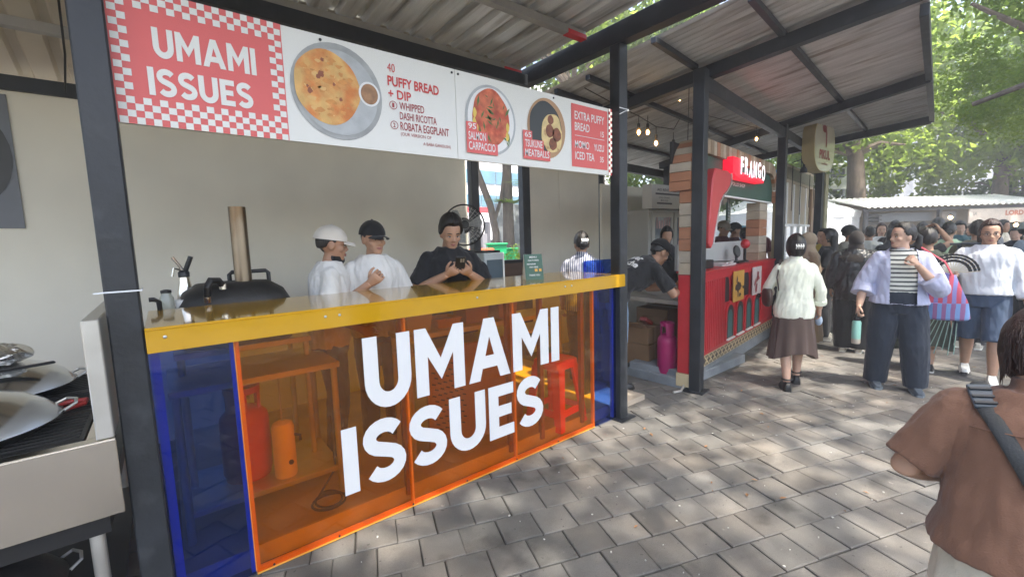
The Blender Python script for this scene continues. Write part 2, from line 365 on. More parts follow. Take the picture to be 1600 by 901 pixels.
# grit: fallen leaves and scraps of paper on the paving
lf = MB()
M['litter'] = mat('dry_leaf', (.24, .12, .05), .8, var=.3, island=.35)
for i in range(46):
    c = V((random.uniform(1.2, 8), random.uniform(-.3, 2.2), .004)); a = random.uniform(0, 6.3); s = random.uniform(.012, .03)
    d = V((math.cos(a), math.sin(a), 0)); e = V((-d.y, d.x, 0))
    lf.add([c-d*s, c+e*s*.4+Z_*.006, c+d*s+Z_*.003, c-e*s*.4+Z_*.004], [(0, 1, 2, 3)])
props(build('leaf_litter', lf, M['litter'], recalc=False), 'scattered small dry leaves lying on the grey pavers', 'leaf litter', kind='stuff')
gr = MB()
for i in range(150):
    c = V((random.uniform(.6, 6), random.uniform(-.3, 2.25), .003)); s = random.uniform(.003, .008)
    gr.box(c, (s*1.5, s, .004), Matrix.Rotation(random.uniform(0, 3), 3, 'Z'))
M['grit'] = mat('pale_grit', (.55, .54, .5), .9)
props(build('grit', gr, M['grit'], recalc=False), 'pale specks of grit and paper crumbs on the pavers', 'grit', kind='stuff')
# ================================================================== STALL ONE: frame, roof, walls
PX0, PX1 = (-.192, -.086), (3.03, 3.136)
st = thing('stall_shelter', 'black steel posts and beams under ribbed metal roof over the amber counter', 'market stall', (1.5, 3.3, 0))
for i, (x0, x1, y0, y1, z1) in enumerate([(*PX0, 2.32, 2.425, 3.17), (*PX1, 2.315, 2.42, 3.165), (*PX1, 4.52, 4.625, 3.2), (-1.95, -1.85, 4.56, 4.66, 2.72), (*PX0, 4.62, 4.7, 3.2)]):
    m_ = MB(); m_.bx(x0, x1, y0, y1, 0, z1); p = build('post', m_, M['black'], st, bevel=.006)
    if i < 2:
        t = MB(); t.bx(x0-.05, x1+.05, y0-.05, y1+.05, .001, .009); build('base_plate', t, M['black'], p)
m_ = MB(); m_.bx(3.03, 3.136, .8, 4.7, 3.167, 3.325); build('beam', m_, M['black'], st, bevel=.004)
m_ = MB(); m_.bx(-.192, -.086, .8, 4.7, 3.171, 3.29); build('beam', m_, M['black'], st, bevel=.004)
m_ = MB(); m_.bx(-4, 3.03, 3.44, 3.54, 3.14, 3.25); build('beam', m_, M['black'], st, bevel=.004)
m_ = MB(); m_.bx(-4, 3.03, 4.565, 4.66, 2.73, 2.83); build('beam', m_, M['black'], st, bevel=.004)
def rz_(y): return 3.33+.03*(3.0-y)
m_ = MB()
for k in range(5):
    y = .9+k*.85
    if y > 3.9: continue
    for a, b_ in ((0, .05),):
        m_ = MB(); z = rz_(y)-.075
        m_.bx(-4, 2.95, y, y+.06, z+.055, z+.06); m_.bx(-4, 2.95, y, y+.004, z, z+.055); m_.bx(-4, 2.95, y+.004, y+.06, z, z+.004)
        pu = build('purlin', m_, M['purlin'], st)
        t = MB(); t.bx(2.74, 2.955, y-.004, y+.064, z-.004, z+.03); build('red_end', t, M['red_paint'], pu)
def ribbed(x0, x1, y0, y1, zf, pitch, h, prof):
    mb = MB(); xs = []; x = x0
    while x < x1:
        for fx, fz in prof: xs.append((x+fx*pitch, fz*h))
        x += pitch
    ys = [y0+(y1-y0)*i/4 for i in range(5)]
    vs = [(x, y, zf(y, x)+z) for y in ys for x, z in xs]; n = len(xs)
    fs = [(j*n+i, j*n+i+1, (j+1)*n+i+1, (j+1)*n+i) for j in range(4) for i in range(n-1)]
    return mb.add(vs, fs)
trap = [(0, 0), (.55, 0), (.64, 1), (.88, 1), (.97, 0)]
build('roof_sheet', ribbed(-4, 3.0, .85, 3.6, lambda y, x: rz_(y), .2, .045, trap), M['galv'], st, recalc=False)
build('roof_sheet', ribbed(-4, 3.0, 3.5, 5.1, lambda y, x: rz_(y)-.01-.28*(max(0, y-3.5)), .2, .04, trap), M['cream_sheet'], st, recalc=False)
m_ = MB(); m_.bx(-4, -.2, 4.05, 4.11, 2.98, 3.04); build('purlin', m_, M['purlin'], st)
m_ = MB(); m_.bx(-.08, 3.0, 4.05, 4.11, 2.98, 3.04); build('purlin', m_, M['purlin'], st)
m_ = MB(); m_.tube([(-.25, 3.0, 3.25), (-.32, 3.6, 3.05), (-.36, 4.0, 2.85), (-.42, 4.4, 2.72)], .006, 6); build('hanging_cable', m_, M['cable'], st)
for (x0, x1, y, z) in ((-.2, -.078, 2.32, 1.442), ):
    m_ = MB(); m_.bx(x0, x1, y-.006, y-.002, z, z+.006); m_.bx(x1, x1+.004, y-.006, y+.1, z, z+.006); m_.bx(x0-.02, x0, y-.005, y-.001, z-.001, z+.005); build('cable_tie', m_, M['tie'], st)
m_ = MB(); m_.bx(3.02, 3.145, 2.309, 2.313, 2.65, 2.656); m_.bx(3.138, 3.142, 2.309, 2.42, 2.65, 2.656); m_.tube([(3.02, 2.31, 2.6), (3.08, 2.30, 2.63), (3.145, 2.31, 2.645)], .003, 5); build('cable_tie', m_, M['tie'], st)
# back wall: two panels with the open gap between them
bw = thing('back_wall', 'cream panel back wall behind the counter of the amber stall', 'wall', (.5, 4.6, 0))
for x0, x1 in ((-3.6, -1.2), (-1.197, 3.0)):
    m_ = MB(); m_.bx(x0, x1, 4.6, 4.63, 0, 2.74); build('wall_panel', m_, M['wall'], bw, bevel=.003)
b2 = thing('side_wall', 'cream panel wall right of the open gap beside the black post', 'wall', (4.8, 4.6, 0))
m_ = MB(); m_.bx(3.98, 4.6, 4.6, 4.63, 0, 2.75); build('wall_panel', m_, M['wall'], b2, bevel=.003)
m_ = MB(); m_.bx(4.603, 5.48, 4.6, 4.63, 0, 2.75); build('wall_panel', m_, M['wall'], b2, bevel=.003)
m_ = MB(); m_.bx(5.5, 5.53, 4.55, 4.6, 0, 2.45); m_.bx(5.53, 7.2, 4.58, 4.61, 0, 2.45); build('partition_panel', m_, M['wall'], b2, bevel=.003)
m_ = MB(); m_.bx(3.85, 3.98, 4.53, 4.63, 0, 3.0); build('post', m_, M['black'], b2, bevel=.004)
m_ = MB(); m_.bx(3.14, 3.85, 4.58, 4.68, 0, 1.30); build('low_panel', m_, mat('brown_board', (.12, .075, .05), .6, var=.2, vs=3, stretch=(1, 1, 8)), b2)
m_ = MB(); m_.bx(3.14, 3.85, 4.56, 4.69, 1.301, 1.345); build('ledge', m_, M['dark'], b2)
fl = MB(); fl.bx(-.05, 3.6, 2.46, 4.6, -.02, .05); props(build('stall_floor', fl, M['floor']), kind='structure')
# poster on the wall at the far left
po = thing('food_poster', 'dark food photo poster on cream wall at far left', 'poster', (-1.1, 4.59, 1.8))
m_ = MB(); m_.bx(-1.6, -.735, 4.588, 4.597, 1.79, 2.70); build('print_sheet', m_, mat('poster_grey', (.15, .16, .18), .4, var=.1), po)
m_ = MB(); m_.sheet([(x*.34, z*.40) for x, z in arcpts(0, 0, 1, 1, 0, 350, 30)], (-1.085, 4.585, 2.28), X_, Z_); build('dark_plate', m_, mat('plate_black', (.02, .018, .016), .35, var=.3), po)
m_ = MB(); m_.sheet([(x*(.27+.02*math.sin(i*2.3)), z*(.27+.02*math.sin(i*1.7))) for i, (x, z) in enumerate(arcpts(0, 0, 1, 1, 0, 350, 30))], (-1.09, 4.582, 2.30), X_, Z_); build('braised_dish', m_, mat('braise', (.19, .05, .02), .5, var=.6, vs=22, col2=(.05, .015, .008), c2s=14), po)
# ================================================================== MENU BANNER
SY = 2.392
bn = thing('menu_banner', 'long white menu board with coral checkered logo panel hung above the counter', 'sign', (1.45, SY, 2.12))
m_ = MB(); m_.bx(-.086, 1.506, SY, SY+.02, 2.119, 2.657); build('board', m_, M['white_print'], bn, bevel=.002)
m_ = MB(); m_.bx(1.508, 3.022, SY, SY+.02, 2.119, 2.657); build('board', m_, M['white_print'], bn, bevel=.002)
e1, e2, e3 = SY-.003, SY-.005, SY-.007
m_ = MB(); m_.sheet([(-.086, 2.1195), (.540, 2.1195), (.540, 2.6565), (-.086, 2.6565)], (0, e1, 0), X_, Z_); build('coral_panel', m_, M['coral'], bn)
q = .0268; m_ = MB()
for i in range(23):
    for j in range(20):
        if (i+j) % 2 == 0 and (i < 2 or i > 20 or j < 4 or j > 16):
            m_.sheet([(0, 0), (q, 0), (q, q), (0, q)], (-.081+i*q, e2, 2.1195+j*q), X_, Z_)
build('checker_border', m_, M['white_print'], bn)
def letters(word, x0, z0, ht, y, wtot, parent, m, d, name='letter'):
    gap = .085*ht; tot = sum(GLYPH[c][0]*ht for c in word)+gap*(len(word)-1); k = wtot/tot; x = x0
    for c in word:
        mb, wd = glyph(c, (x, y, z0), X_, Z_, ht, (0, -d, 0), k); build(name, mb, m, parent); x += wd+gap*k
letters('UMAMI', .050, 2.398, .118, e1-.001, .372, bn, M['white_print'], .002)
letters('ISSUES', .022, 2.243, .112, e1-.001, .375, bn, M['white_print'], .002)
# big plate print: plate, bread, dip
def ring2(cx, cz, rx, rz, n=40, wob=0, seed=0): return [(cx+rx*math.cos(t)*(1+wob*math.sin(3*t+seed)+wob*.7*math.sin(7*t+seed*2)), cz+rz*math.sin(t)*(1+wob*math.sin(4*t+seed))) for t in [2*math.pi*i/n for i in range(n)]]
def disc(name, cx, cz, rx, rz, y, m, wob=0, seed=0, par=None):
    mb = MB(); mb.sheet(ring2(cx, cz, rx, rz, 40, wob, seed), (0, y, 0), X_, Z_); return build(name, mb, m, par or bn)
M['plate_grey'] = mat('printed_plate', (.36, .37, .36), .5, var=.25, vs=9)
M['plate_in'] = mat('printed_plate_inner', (.44, .46, .46), .5, var=.15, vs=12)
M['bread'] = mat('printed_bread', (.70, .42, .13), .5, var=.18, vs=16, col2=(.62, .20, .035), c2s=9, c2t=(.42, .62))
M['char'] = mat('printed_char', (.28, .08, .03), .5)
disc('plate_print', .795, 2.392, .232, .240, e1, M['plate_grey'])
disc('plate_print', .795, 2.388, .205, .212, e2-.0005, M['plate_in'])
disc('bread_print', .741, 2.405, .163, .182, e3, M['bread'], .018, 1.0)
for dx, dz, r_ in ((-.03, .06, .014), (-.045, .045, .01), (-.09, -.03, .012), (.06, -.05, .008), (-.02, .13, .008), (.03, .02, .007), (-.1, -.01, .006)):
    disc('char_spot', .741+dx, 2.405+dz, r_, r_*1.2, e3-.001, M['char'], .15, dx*50)
rr = random.Random(21)
for nm_, m_, cnt in (('toast_spots', mat('printed_toast', (.62, .27, .06), .5, var=.2, vs=30), 34), ('blister_spots', mat('printed_blister', (.72, .44, .15), .5, var=.1), 14), ('brown_spots', mat('printed_brown', (.52, .22, .05), .5, var=.2), 14)):
    mb = MB()
    for i in range(cnt):
        a, q_ = rr.uniform(0, 6.28), math.sqrt(rr.uniform(0, .85)); s_ = rr.uniform(.003, .013)*(1 if nm_ != 'brown_spots' else .5)
        mb.sheet(ring2(.741+.15*q_*math.cos(a), 2.405+.168*q_*math.sin(a), s_*rr.uniform(.8, 2.2), s_, 9, .25, i), (0, e3-.0004-.00002*i, 0), X_, Z_)
    build(nm_, mb, m_, bn, recalc=False)['kind'] = 'stuff'
disc('dip_bowl_print', .955, 2.408, .058, .064, e3-.002, M['white_ink'])
disc('dip_print', .955, 2.408, .047, .053, e3-.003, mat('printed_dip', (.33, .17, .075), .5, var=.3, vs=30))
def line(txt, x, z, wd, ht, m, bold=0.0, y=e1, par=None):
    mb = MB(); text(mb, txt, (x, y, z), X_, Z_, wd, ht, bold); return build('lettering', mb, m, par or bn, recalc=False)
line('40', 1.068, 2.553, .045, .046, M['red_ink'])
line('PUFFY BREAD', 1.066, 2.478, .322, .054, M['red_ink'], .025)
line('+ DIP', 1.066, 2.412, .138, .050, M['red_ink'], .02)
line('WHIPPED', 1.128, 2.358, .156, .042, M['maroon_ink'], .01)
line('DASHI RICOTTA', 1.128, 2.304, .236, .042, M['maroon_ink'], .01)
line('ROBATA EGGPLANT', 1.128, 2.246, .318, .046, M['maroon_ink'], .012)
line('(OUR VERSION OF', 1.128, 2.210, .195, .024, M['maroon_ink'])
line('A BABA GANOUSH)', 1.268, 2.170, .186, .024, M['maroon_ink'])
for n_, z in (('1', 2.376), ('2', 2.268)):
    mb = MB(); o_ = ring2(1.092, z, .023, .023, 28); i_ = ring2(1.092, z, .0195, .0195, 28)
    mb.add([(p[0], e1, p[1]) for p in o_]+[(p[0], e1, p[1]) for p in i_], [(k, (k+1) % 28, 28+(k+1) % 28, 28+k) for k in range(28)])
    text(mb, n_, (1.085, e1, z-.012), X_, Z_, .013, .024, .02); build('number_ring', mb, M['maroon_ink'], bn, recalc=False)
# salmon plate and meatballs
disc('plate_print', 1.775, 2.390, .205, .222, e1, M['plate_in']); disc('plate_print', 1.775, 2.390, .188, .205, e2, M['white_ink'])
disc('salmon_print', 1.770, 2.405, .150, .180, e3, mat('printed_salmon', (.62, .16, .07), .5, var=.3, vs=18, col2=(.45, .07, .03), c2s=12), .03, 2)
lm = mat('printed_herb', (.10, .17, .04), .5, var=.3); mb = MB()
rr = random.Random(3)
for i in range(26):
    x, z = rr.gauss(1.77, .07), rr.gauss(2.42, .07); a = rr.uniform(0, 3.1); l = rr.uniform(.015, .04); c_, s_ = math.cos(a)*l, math.sin(a)*l
    mb.sheet([(x-c_, z-s_), (x+s_*.25, z-c_*.25), (x+c_, z+s_), (x-s_*.25, z+c_*.25)], (0, e3-.001, 0), X_, Z_)
build('herb_print', mb, lm, bn, recalc=False)['kind'] = 'stuff'
ym = mat('printed_lemon', (.72, .52, .10), .5, var=.2); mb = MB()
for (x, z) in ((1.64, 2.42), (1.635, 2.36), (1.65, 2.33), (1.90, 2.30), (1.905, 2.36)): mb.sheet(ring2(x, z, .014, .03, 12, .1, x), (0, e3-.0015, 0), X_, Z_)
build('lemon_print', mb, ym, bn, recalc=False)
disc('plate_print', 2.277, 2.405, .190, .212, e1, mat('printed_clay', (.45, .27, .14), .5, var=.15)); disc('sauce_print', 2.262, 2.41, .158, .182, e2, mat('printed_black_sauce', (.025, .027, .024), .4), .02, 1)
disc('egg_print', 2.325, 2.375, .105, .142, e3, mat('printed_egg', (.72, .55, .25), .5, var=.25, vs=14, col2=(.35, .12, .03), c2s=11, c2t=(.55, .65)), .05, 4)
for x, z, r_ in ((2.30, 2.39, .042), (2.37, 2.37, .045), (2.33, 2.30, .04), (2.31, 2.47, .03)): disc('meatball_print', x, z, r_, r_*1.1, e3-.001, mat('printed_meatball', (.21, .06, .02), .45, var=.5, vs=30), .04, x)
for x0, z0, w_, h_, ls in ((1.570, 2.166, .245, .192, (('95', .06, .148, .036), ('SALMON', .135, .082, .05), ('CARPACCIO', .21, .02, .05))), (2.040, 2.170, .258, .196, (('65', .06, .15, .036), ('TSUKUNE', .165, .084, .05), ('MEATBALLS', .232, .02, .05)))):
    top = ls[0][2]-.01
    mb = MB(); mb.sheet([(0, 0), (w_, 0), (w_, .072), (ls[1][1]+.03, .072), (ls[1][1]+.03, .140), (.085, .140), (.085, h_), (0, h_)], (x0, e3-.003, z0), X_, Z_); build('price_label', mb, M['coral'], bn)
    for t_, wd, dz, ht in ls: line(t_, x0+.014, z0+dz, wd, ht, M['white_ink'], .012, e3-.005)
mb = MB(); mb.sheet([(2.535, 2.158), (2.962, 2.158), (2.962, 2.628), (2.535, 2.628)], (0, e1, 0), X_, Z_); build('coral_panel', mb, M['coral'], bn)
for t_, x, z, wd, ht in (('EXTRA PUFFY', 2.57, 2.515, .35, .062), ('BREAD', 2.57, 2.433, .17, .06), ('15', 2.875, 2.415, .04, .045), ('MOMO', 2.57, 2.30, .165, .058), ('YUZU', 2.79, 2.30, .125, .052), ('ICED TEA', 2.57, 2.215, .225, .06), ('35', 2.865, 2.215, .045, .045)):
    line(t_, x, z, wd, ht, M['white_ink'], .012, e2)
mb = MB(); mb.bx(2.57, 2.92, e2-.001, e2, 2.393, 2.397); build('rule', mb, M['white_ink'], bn)
mb = MB()
mb.sheet([(2.975, 2.1195), (3.022, 2.1195), (3.022, 2.6565), (2.975, 2.6565)], (0, e1, 0), X_, Z_); build('coral_panel', mb, mat('maroon_print', (.30, .03, .04), .5), bn)
mb = MB()
for i in range(2):
    for j in range(23):
        if (i+j) % 2 == 0: mb.sheet([(0, 0), (.0235, 0), (.0235, .0233), (0, .0233)], (2.975+i*.0235, e2, 2.1195+j*.0233), X_, Z_)
build('checker_border', mb, M['white_print'], bn)
for x in (.72, 1.485, 1.53, 2.35):
    mb = MB(); mb.lathe([(.007, 0), (.007, .004), (.003, .006)], (x, SY-.001, 2.632), 10, Matrix.Rotation(R(90), 3, 'X')); build('bolt', mb, M['dark'], bn)
# ================================================================== COUNTER
ct = thing('counter', 'long stall counter of amber acrylic panels with a glossy yellow top', 'counter', (1.5, 2.6, 0))
FY = 2.362
mb = MB(); mb.bx(-.083, 3.085, 2.308, 2.99, 1.276, 1.288); build('counter_top', mb, M['yellow'], ct, bevel=.002)
mb = MB(); mb.bx(-.083, 3.085, 2.304, 2.313, 1.182, 1.2765); build('front_lip', mb, M['yellow'], ct, bevel=.0015)
for x in (-.02, .62, .69, 1.55, 2.35, 2.42):
    mb = MB(); mb.lathe([(.007, 0), (.0068, .003), (.003, .005)], (x, 2.303, 1.245), 10, Matrix.Rotation(R(90), 3, 'X')); build('screw', mb, M['screw'], ct)
for x0, x1, k in ((-.084, .221, 'blue'), (.226, 1.068, 'amber'), (1.072, 1.886, 'amber'), (1.890, 2.742, 'amber'), (2.746, 3.028, 'blue')):
    mb = MB(); mb.bx(x0, x1, FY, FY+.004, .012, 1.20); build('acrylic_panel', mb, M[k], ct)
edge_o = mat('amber_edge', (.75, .36, .05), .35, var=.1); edge_b = mat('blue_edge', (.22, .42, .70), .3, var=.15)
for x, m_e, wd in ((.232, edge_o, .022), (1.070, edge_o, .016), (1.888, edge_o, .016), (2.735, edge_o, .018), (.213, edge_b, .016), (-.062, edge_b, .032), (2.992, edge_b, .018)):
    mb = MB(); mb.bx(x-wd/2, x+wd/2, FY+.005, FY+.030, .02, 1.19); build('corner_strip', mb, m_e, ct)
mb = MB(); mb.bx(.226, 2.742, FY-.003, FY+.034, .004, .0118); build('bottom_strip', mb, edge_o, ct)
mb = MB(); mb.bx(.226, 2.742, FY+.006, FY+.020, .012, .035); build('bottom_strip', mb, edge_o, ct)
frm = mat('counter_frame', (.22, .09, .03), .5)
for x in (1.07, 1.888, 2.20, 2.66):
    mb = MB(); mb.bx(x-.017, x+.017, 2.42, 2.454, .05, 1.27); build('frame_upright', mb, frm, ct)
mb = MB(); mb.bx(-.05, 3.02, 2.42, 2.455, 1.235, 1.272); build('frame_rail', mb, frm, ct)
mb = MB(); mb.bx(-.05, 3.02, 2.44, 2.456, .001, .10); build('kick_board', mb, M['floor'], ct)
for x in (.3, .62, 1.06, 1.45, 1.88, 2.3, 2.7):
    mb = MB(); mb.lathe([(.006, 0), (.006, .003)], (x, FY-.004, .022), 8, Matrix.Rotation(R(90), 3, 'X')); build('screw', mb, M['dark'], ct)
letters('UMAMI', .815, .672, .418, FY-.001, 1.515, ct, M['vinyl'], .003)
letters('ISSUES', .668, .232, .376, FY-.001, 1.478, ct, M['vinyl'], .003)
# ================================================================== THINGS INSIDE THE AMBER STALL
def steel_table(label, x0, x1, y0, y1, z, shelf_z, group, m=None, base=.05):
    t = thing('work_table', label, 'table', ((x0+x1)/2, (y0+y1)/2, base), 0, group); m = m or M['steel_dull']
    mb = MB(); mb.bx(x0, x1, y0, y1, z-.035, z); build('tabletop', mb, m, t, bevel=.003)
    for x in (x0+.03, x1-.03):
        for y in (y0+.03, y1-.03):
            mb = MB(); mb.cyl if False else None
            mb = MB(); mb.tube([(x, y, base), (x, y, z-.036)], .019, 10); build('leg', mb, m, t, smooth=True)
    if shelf_z:
        mb = MB(); mb.bx(x0+.02, x1-.02, y0+.02, y1-.02, shelf_z-.03, shelf_z); build('shelf', mb, m, t, bevel=.003)
    return t
steel_table('steel work table with lower shelf behind the left end of amber panels', -.04, .80, 2.74, 3.32, .89, .22, 'work tables in the amber stall')
steel_table('steel work table behind the big white lettering carrying tubs and pots', 1.22, 2.72, 2.68, 2.98, .98, .86, 'work tables in the amber stall')
def gas_cylinder(label, loc, r, h, m, group=None, text_=None):
    t = thing('gas_cylinder', label, 'gas cylinder', loc, R(200), group)
    mb = MB(); mb.lathe([(r*.92, 0), (r*.92, .03*h), (r, .07*h), (r, .62*h), (r*.96, .68*h), (r*.7, .75*h), (r*.3, .78*h)], (0, 0, 0), 28); build('body', mb, m, t, smooth=True, local=True)
    mb = MB(); mb.lathe([(r*1.005, .36*h), (r*1.012, .37*h), (r*1.012, .385*h), (r*1.005, .395*h)], (0, 0, 0), 28); build('weld_band', mb, m, t, smooth=True, local=True)
    mb = MB()
    for k in range(3):
        a0 = k*2.1; mb.loft([[V((rr_*math.cos(a), rr_*math.sin(a), z)) for a in [a0+1.35*j/8 for j in range(9)] for rr_ in (r*.66,)]+[V((r*.72*math.cos(a), r*.72*math.sin(a), z)) for a in [a0+1.35*(8-j)/8 for j in range(9)]] for z in (.70*h, .93*h)])
    mb.lathe([(r*.64, .93*h), (r*.74, .93*h), (r*.74, 1.0*h), (r*.64, 1.0*h), (r*.64, .93*h)], (0, 0, 0), 24); build('collar', mb, m, t, local=True)
    mb = MB(); mb.tube([(0, 0, .77*h), (0, 0, .88*h)], r*.14, 10); mb.tube([(-r*.3, 0, .85*h), (r*.3, 0, .85*h)], r*.09, 8); build('valve', mb, M['steel_dull'], t, local=True, smooth=True)
    return t
gas_cylinder('red gas cylinder on the shelf at far left behind amber panel', (.30, 3.02, .222), .13, .56, mat('red_enamel', (.75, .03, .03), .4, var=.15))
ex = thing('water_filter', 'yellow upright canister with a small tap on the table shelf', 'canister', (.475, 2.86, .22))
mb = MB(); mb.lathe([(.058, 0), (.062, .012), (.062, .30), (.052, .33), (.02, .345)], (.475, 2.86, .221), 24); build('body', mb, mat('yellow_enamel', (.95, .72, .25), .4), ex, smooth=True)
mb = MB(); mb.tube([(.475, 2.86, .565), (.475, 2.86, .85)], .006, 8); build('riser_pipe', mb, M['steel_dull'], ex)
mb = MB(); mb.lathe([(.014, 0), (.014, .01)], (.495, 2.800, .32), 12, Matrix.Rotation(R(90), 3, 'X')); build('dial', mb, M['dark'], ex)
mb = MB(); mb.tube([(.53, 2.84, .47), (.56, 2.82, .46), (.56, 2.82, .43)], .009, 8); build('tap', mb, M['dark'], ex)
hs = MB(); pts = [V((.66+.11*math.cos(t)*(1-.03*t), 2.66+.09*math.sin(t), .058+.002*t)) for t in [i*.35 for i in range(44)]]+[V((.74, 2.78, .2)), V((.76, 2.9, .5))]
hs.tube(pts, .007, 6); props(build('hose', hs, M['cable'], smooth=True), 'coiled black hose on the floor below the work table', 'hose')
# perforated brown guard panel with slots (dark bars carry the shade of the openings)
pp = thing('perforated_panel', 'brown panel with slanted ventilation slots behind the lettering', 'panel', (1.62, 2.66, .05))
brn = mat('brown_steel', (.32, .16, .09), .5, var=.1)
mb = MB(); mb.bx(1.36, 2.05, 2.662, 2.672, .12, .86); build('sheet', mb, brn, pp)
mb = MB()
for r_ in range(13):
    for c_ in range(6):
        x, z = 1.40+c_*.045+(r_ % 2)*.02, .28+r_*.042
        mb.box((x, 2.661, z), (.030, .002, .009), Matrix.Rotation(R(22), 3, 'Y'))
sl_ = build('slots', mb, M['dark'], pp); sl_['kind'] = 'stuff'
for x in (1.36, 2.05):
    mb = MB(); mb.bx(x-.012, x+.012, 2.655, 2.68, .05, .88); build('edge_rail', mb, brn, pp)
# tubs on the work table; terracotta planters and plant added in place of a reflection
tub = mat('terracotta_plastic', (.38, .17, .09), .5, var=.1); wtub = mat('white_plastic_tub', (.6, .58, .52), .4)
def box_tub(label, x, y, z, sx, sy, sz, m, fill=None, name='tub'):
    t = thing(name, label, 'tub', (x, y, z)); k = .86
    def rr(a, z_): return [V((a*cx*sx/2, a*cy_*sy/2, z_)) for cx, cy_ in ((-1, -1), (1, -1), (1, 1), (-1, 1))]
    mb = MB(); mb.loft([rr(k, 0), rr(1, sz), rr(1.06, sz), rr(1.06, sz+.008), rr(.94, sz+.008), rr(.82, .01)]); build('body', mb, m, t, local=True)
    if fill:
        mb = MB(); mb.sheet([(-sx*.45, -sy*.45), (sx*.45, -sy*.45), (sx*.45, sy*.45), (-sx*.45, sy*.45)], (0, 0, sz*.8), X_, Y_); build('contents', mb, fill, t, local=True)
    return t
box_tub('white food tub left of the plants on the steel table', 1.36, 2.85, .981, .2, .2, .12, wtub, tub)
box_tub('added terracotta tub for a reflection, third along the steel table', 1.85, 2.85, .981, .22, .2, .13, tub, M['dark'])
box_tub('added terracotta planter tub for a reflection at right end of the steel table', 2.15, 2.85, .981, .2, .2, .14, tub, M['dark'])
box_tub('yellow tray of limes on the steel table', 1.60, 2.85, .981, .2, .2, .06, mat('yellow_tray', (.6, .35, .03), .4), tub)
lm_ = leafmat('pot_leaf', (.05, .09, .02), (.12, .16, .03))
def tuft(name, label, cat, c, n, ln, sp, m, w_=.012, base_r=.03, pot=None, up=.8):
    t = thing(name, label, cat, c); mb = MB()
    for i in range(n):
        a = random.uniform(0, 6.3); l = ln*random.uniform(.6, 1.1); o = V((math.cos(a)*base_r*random.random(), math.sin(a)*base_r*random.random(), 0)); d = V((math.cos(a)*sp, math.sin(a)*sp, up)).normalized(); s = V((-math.sin(a), math.cos(a), 0))*w_
        p1 = o+d*l*.5; p2 = o+d*l+V((math.cos(a), math.sin(a), -.5))*l*.25
        mb.add([o-s*.4, o+s*.4, p1+s, p1-s, p2], [(0, 1, 2, 3), (3, 2, 4)])
    build('foliage', mb, m, t, local=True, recalc=False); return t
tuft('reflection_plant', 'added leafy plant standing in for reflected foliage on the steel table', 'plant', (1.85, 2.85, 1.09), 60, .16, .7, lm_)
# red stool with four legs and braces
sto = thing('plastic_stool', 'bright red plastic stool behind the amber panel', 'stool', (2.52, 2.60, .05), R(8))
rs = mat('red_plastic', (.92, .04, .02), .32, var=.04)
S0, S1, HZ = .135, .19, .56
def sq(a, z, r_=.03): 
    pts = []
    for cx, cy_ in ((1, 1), (-1, 1), (-1, -1), (1, -1)):
        for k in range(4):
            th = math.atan2(cy_, cx)-R(45)+R(30*k); pts.append(V((cx*(a-r_)+r_*math.cos(th), cy_*(a-r_)+r_*math.sin(th), z)))
    return pts
mb = MB(); mb.loft([sq(S0+.008, HZ-.07), sq(S0+.003, HZ-.012), sq(S0-.012, HZ), sq(S0-.03, HZ-.004), sq(.03, HZ-.004, .028)]); build('seat', mb, rs, sto, local=True, smooth=True)
for cx, cy_ in ((1, 1), (-1, 1), (-1, -1), (1, -1)):
    mb = MB()
    for (ux, uy) in ((1, 0), (0, 1)):
        top_a, bot_a = S0+.004, S1
        def cn(a, z, off): return V((cx*a-(cx*off if ux else 0), cy_*a-(cy_*off if uy else 0), z))
        th = .014
        a_, b_ = [cn(top_a, HZ-.06, 0), cn(top_a, HZ-.06, .085)], [cn(bot_a, 0, 0), cn(bot_a, 0, .06)]
        n_ = V((0, -cy_, 0)) if ux else V((-cx, 0, 0)); q4 = [b_[0], b_[1], a_[1], a_[0]]
        mb.add(q4+[p+n_*th for p in q4], [(0, 1, 2, 3), (4, 7, 6, 5), (0, 4, 5, 1), (1, 5, 6, 2), (2, 6, 7, 3), (3, 7, 4, 0)])
    build('leg', mb, rs, sto, local=True)
for k in range(4):
    a = R(90*k); Rz = Matrix.Rotation(a, 3, 'Z'); mb = MB()
    mb.add([Rz @ V(p) for p in ((-.12, .164, .10), (.12, .164, .10), (.112, .158, .155), (-.112, .158, .155), (-.12, .150, .10), (.12, .150, .10), (.112, .144, .155), (-.112, .144, .155))], [(0, 1, 2, 3), (4, 7, 6, 5), (0, 4, 5, 1), (2, 6, 7, 3), (0, 3, 7, 4), (1, 5, 6, 2)])
    build('brace', mb, rs, sto, local=True)
# dark cloth bundle / crates under the table at the right
box_tub('brown crate on the floor behind the stool', 2.15, 3.0, .05, .5, .3, .26, brn, M['dark'], 'crate')
# pizza oven on the counter's inner shelf
ov = thing('pizza_oven', 'black domed tabletop oven with tall steel chimney and side handles', 'oven', (.32, 3.2, 1.0))
mb = MB()
def ovr(a, b_, z): return [V((.345+a*math.copysign(abs(math.cos(t))**.6, math.cos(t)), 3.30+b_*math.copysign(abs(math.sin(t))**.6, math.sin(t)), z)) for t in [2*math.pi*k/28 for k in range(28)]]
mb.loft([ovr(.30, .26, 1.02), ovr(.31, .27, 1.26), ovr(.27, .235, 1.34), ovr(.20, .17, 1.388), ovr(.12, .10, 1.395)]); build('body', mb, M['iron'], ov, smooth=True)
mb = MB(); mb.lathe([(.048, 1.385), (.048, 1.862), (.045, 1.862), (.045, 1.80)], (.395, 3.25, 0), 22)
mch = mat('heat_tinted_steel', (.28, .23, .17), .34, metal=1, var=.2, vs=2, stretch=(6, 6, 1), col2=(.22, .15, .09), c2s=3); build('chimney', mb, mch, ov, smooth=True)
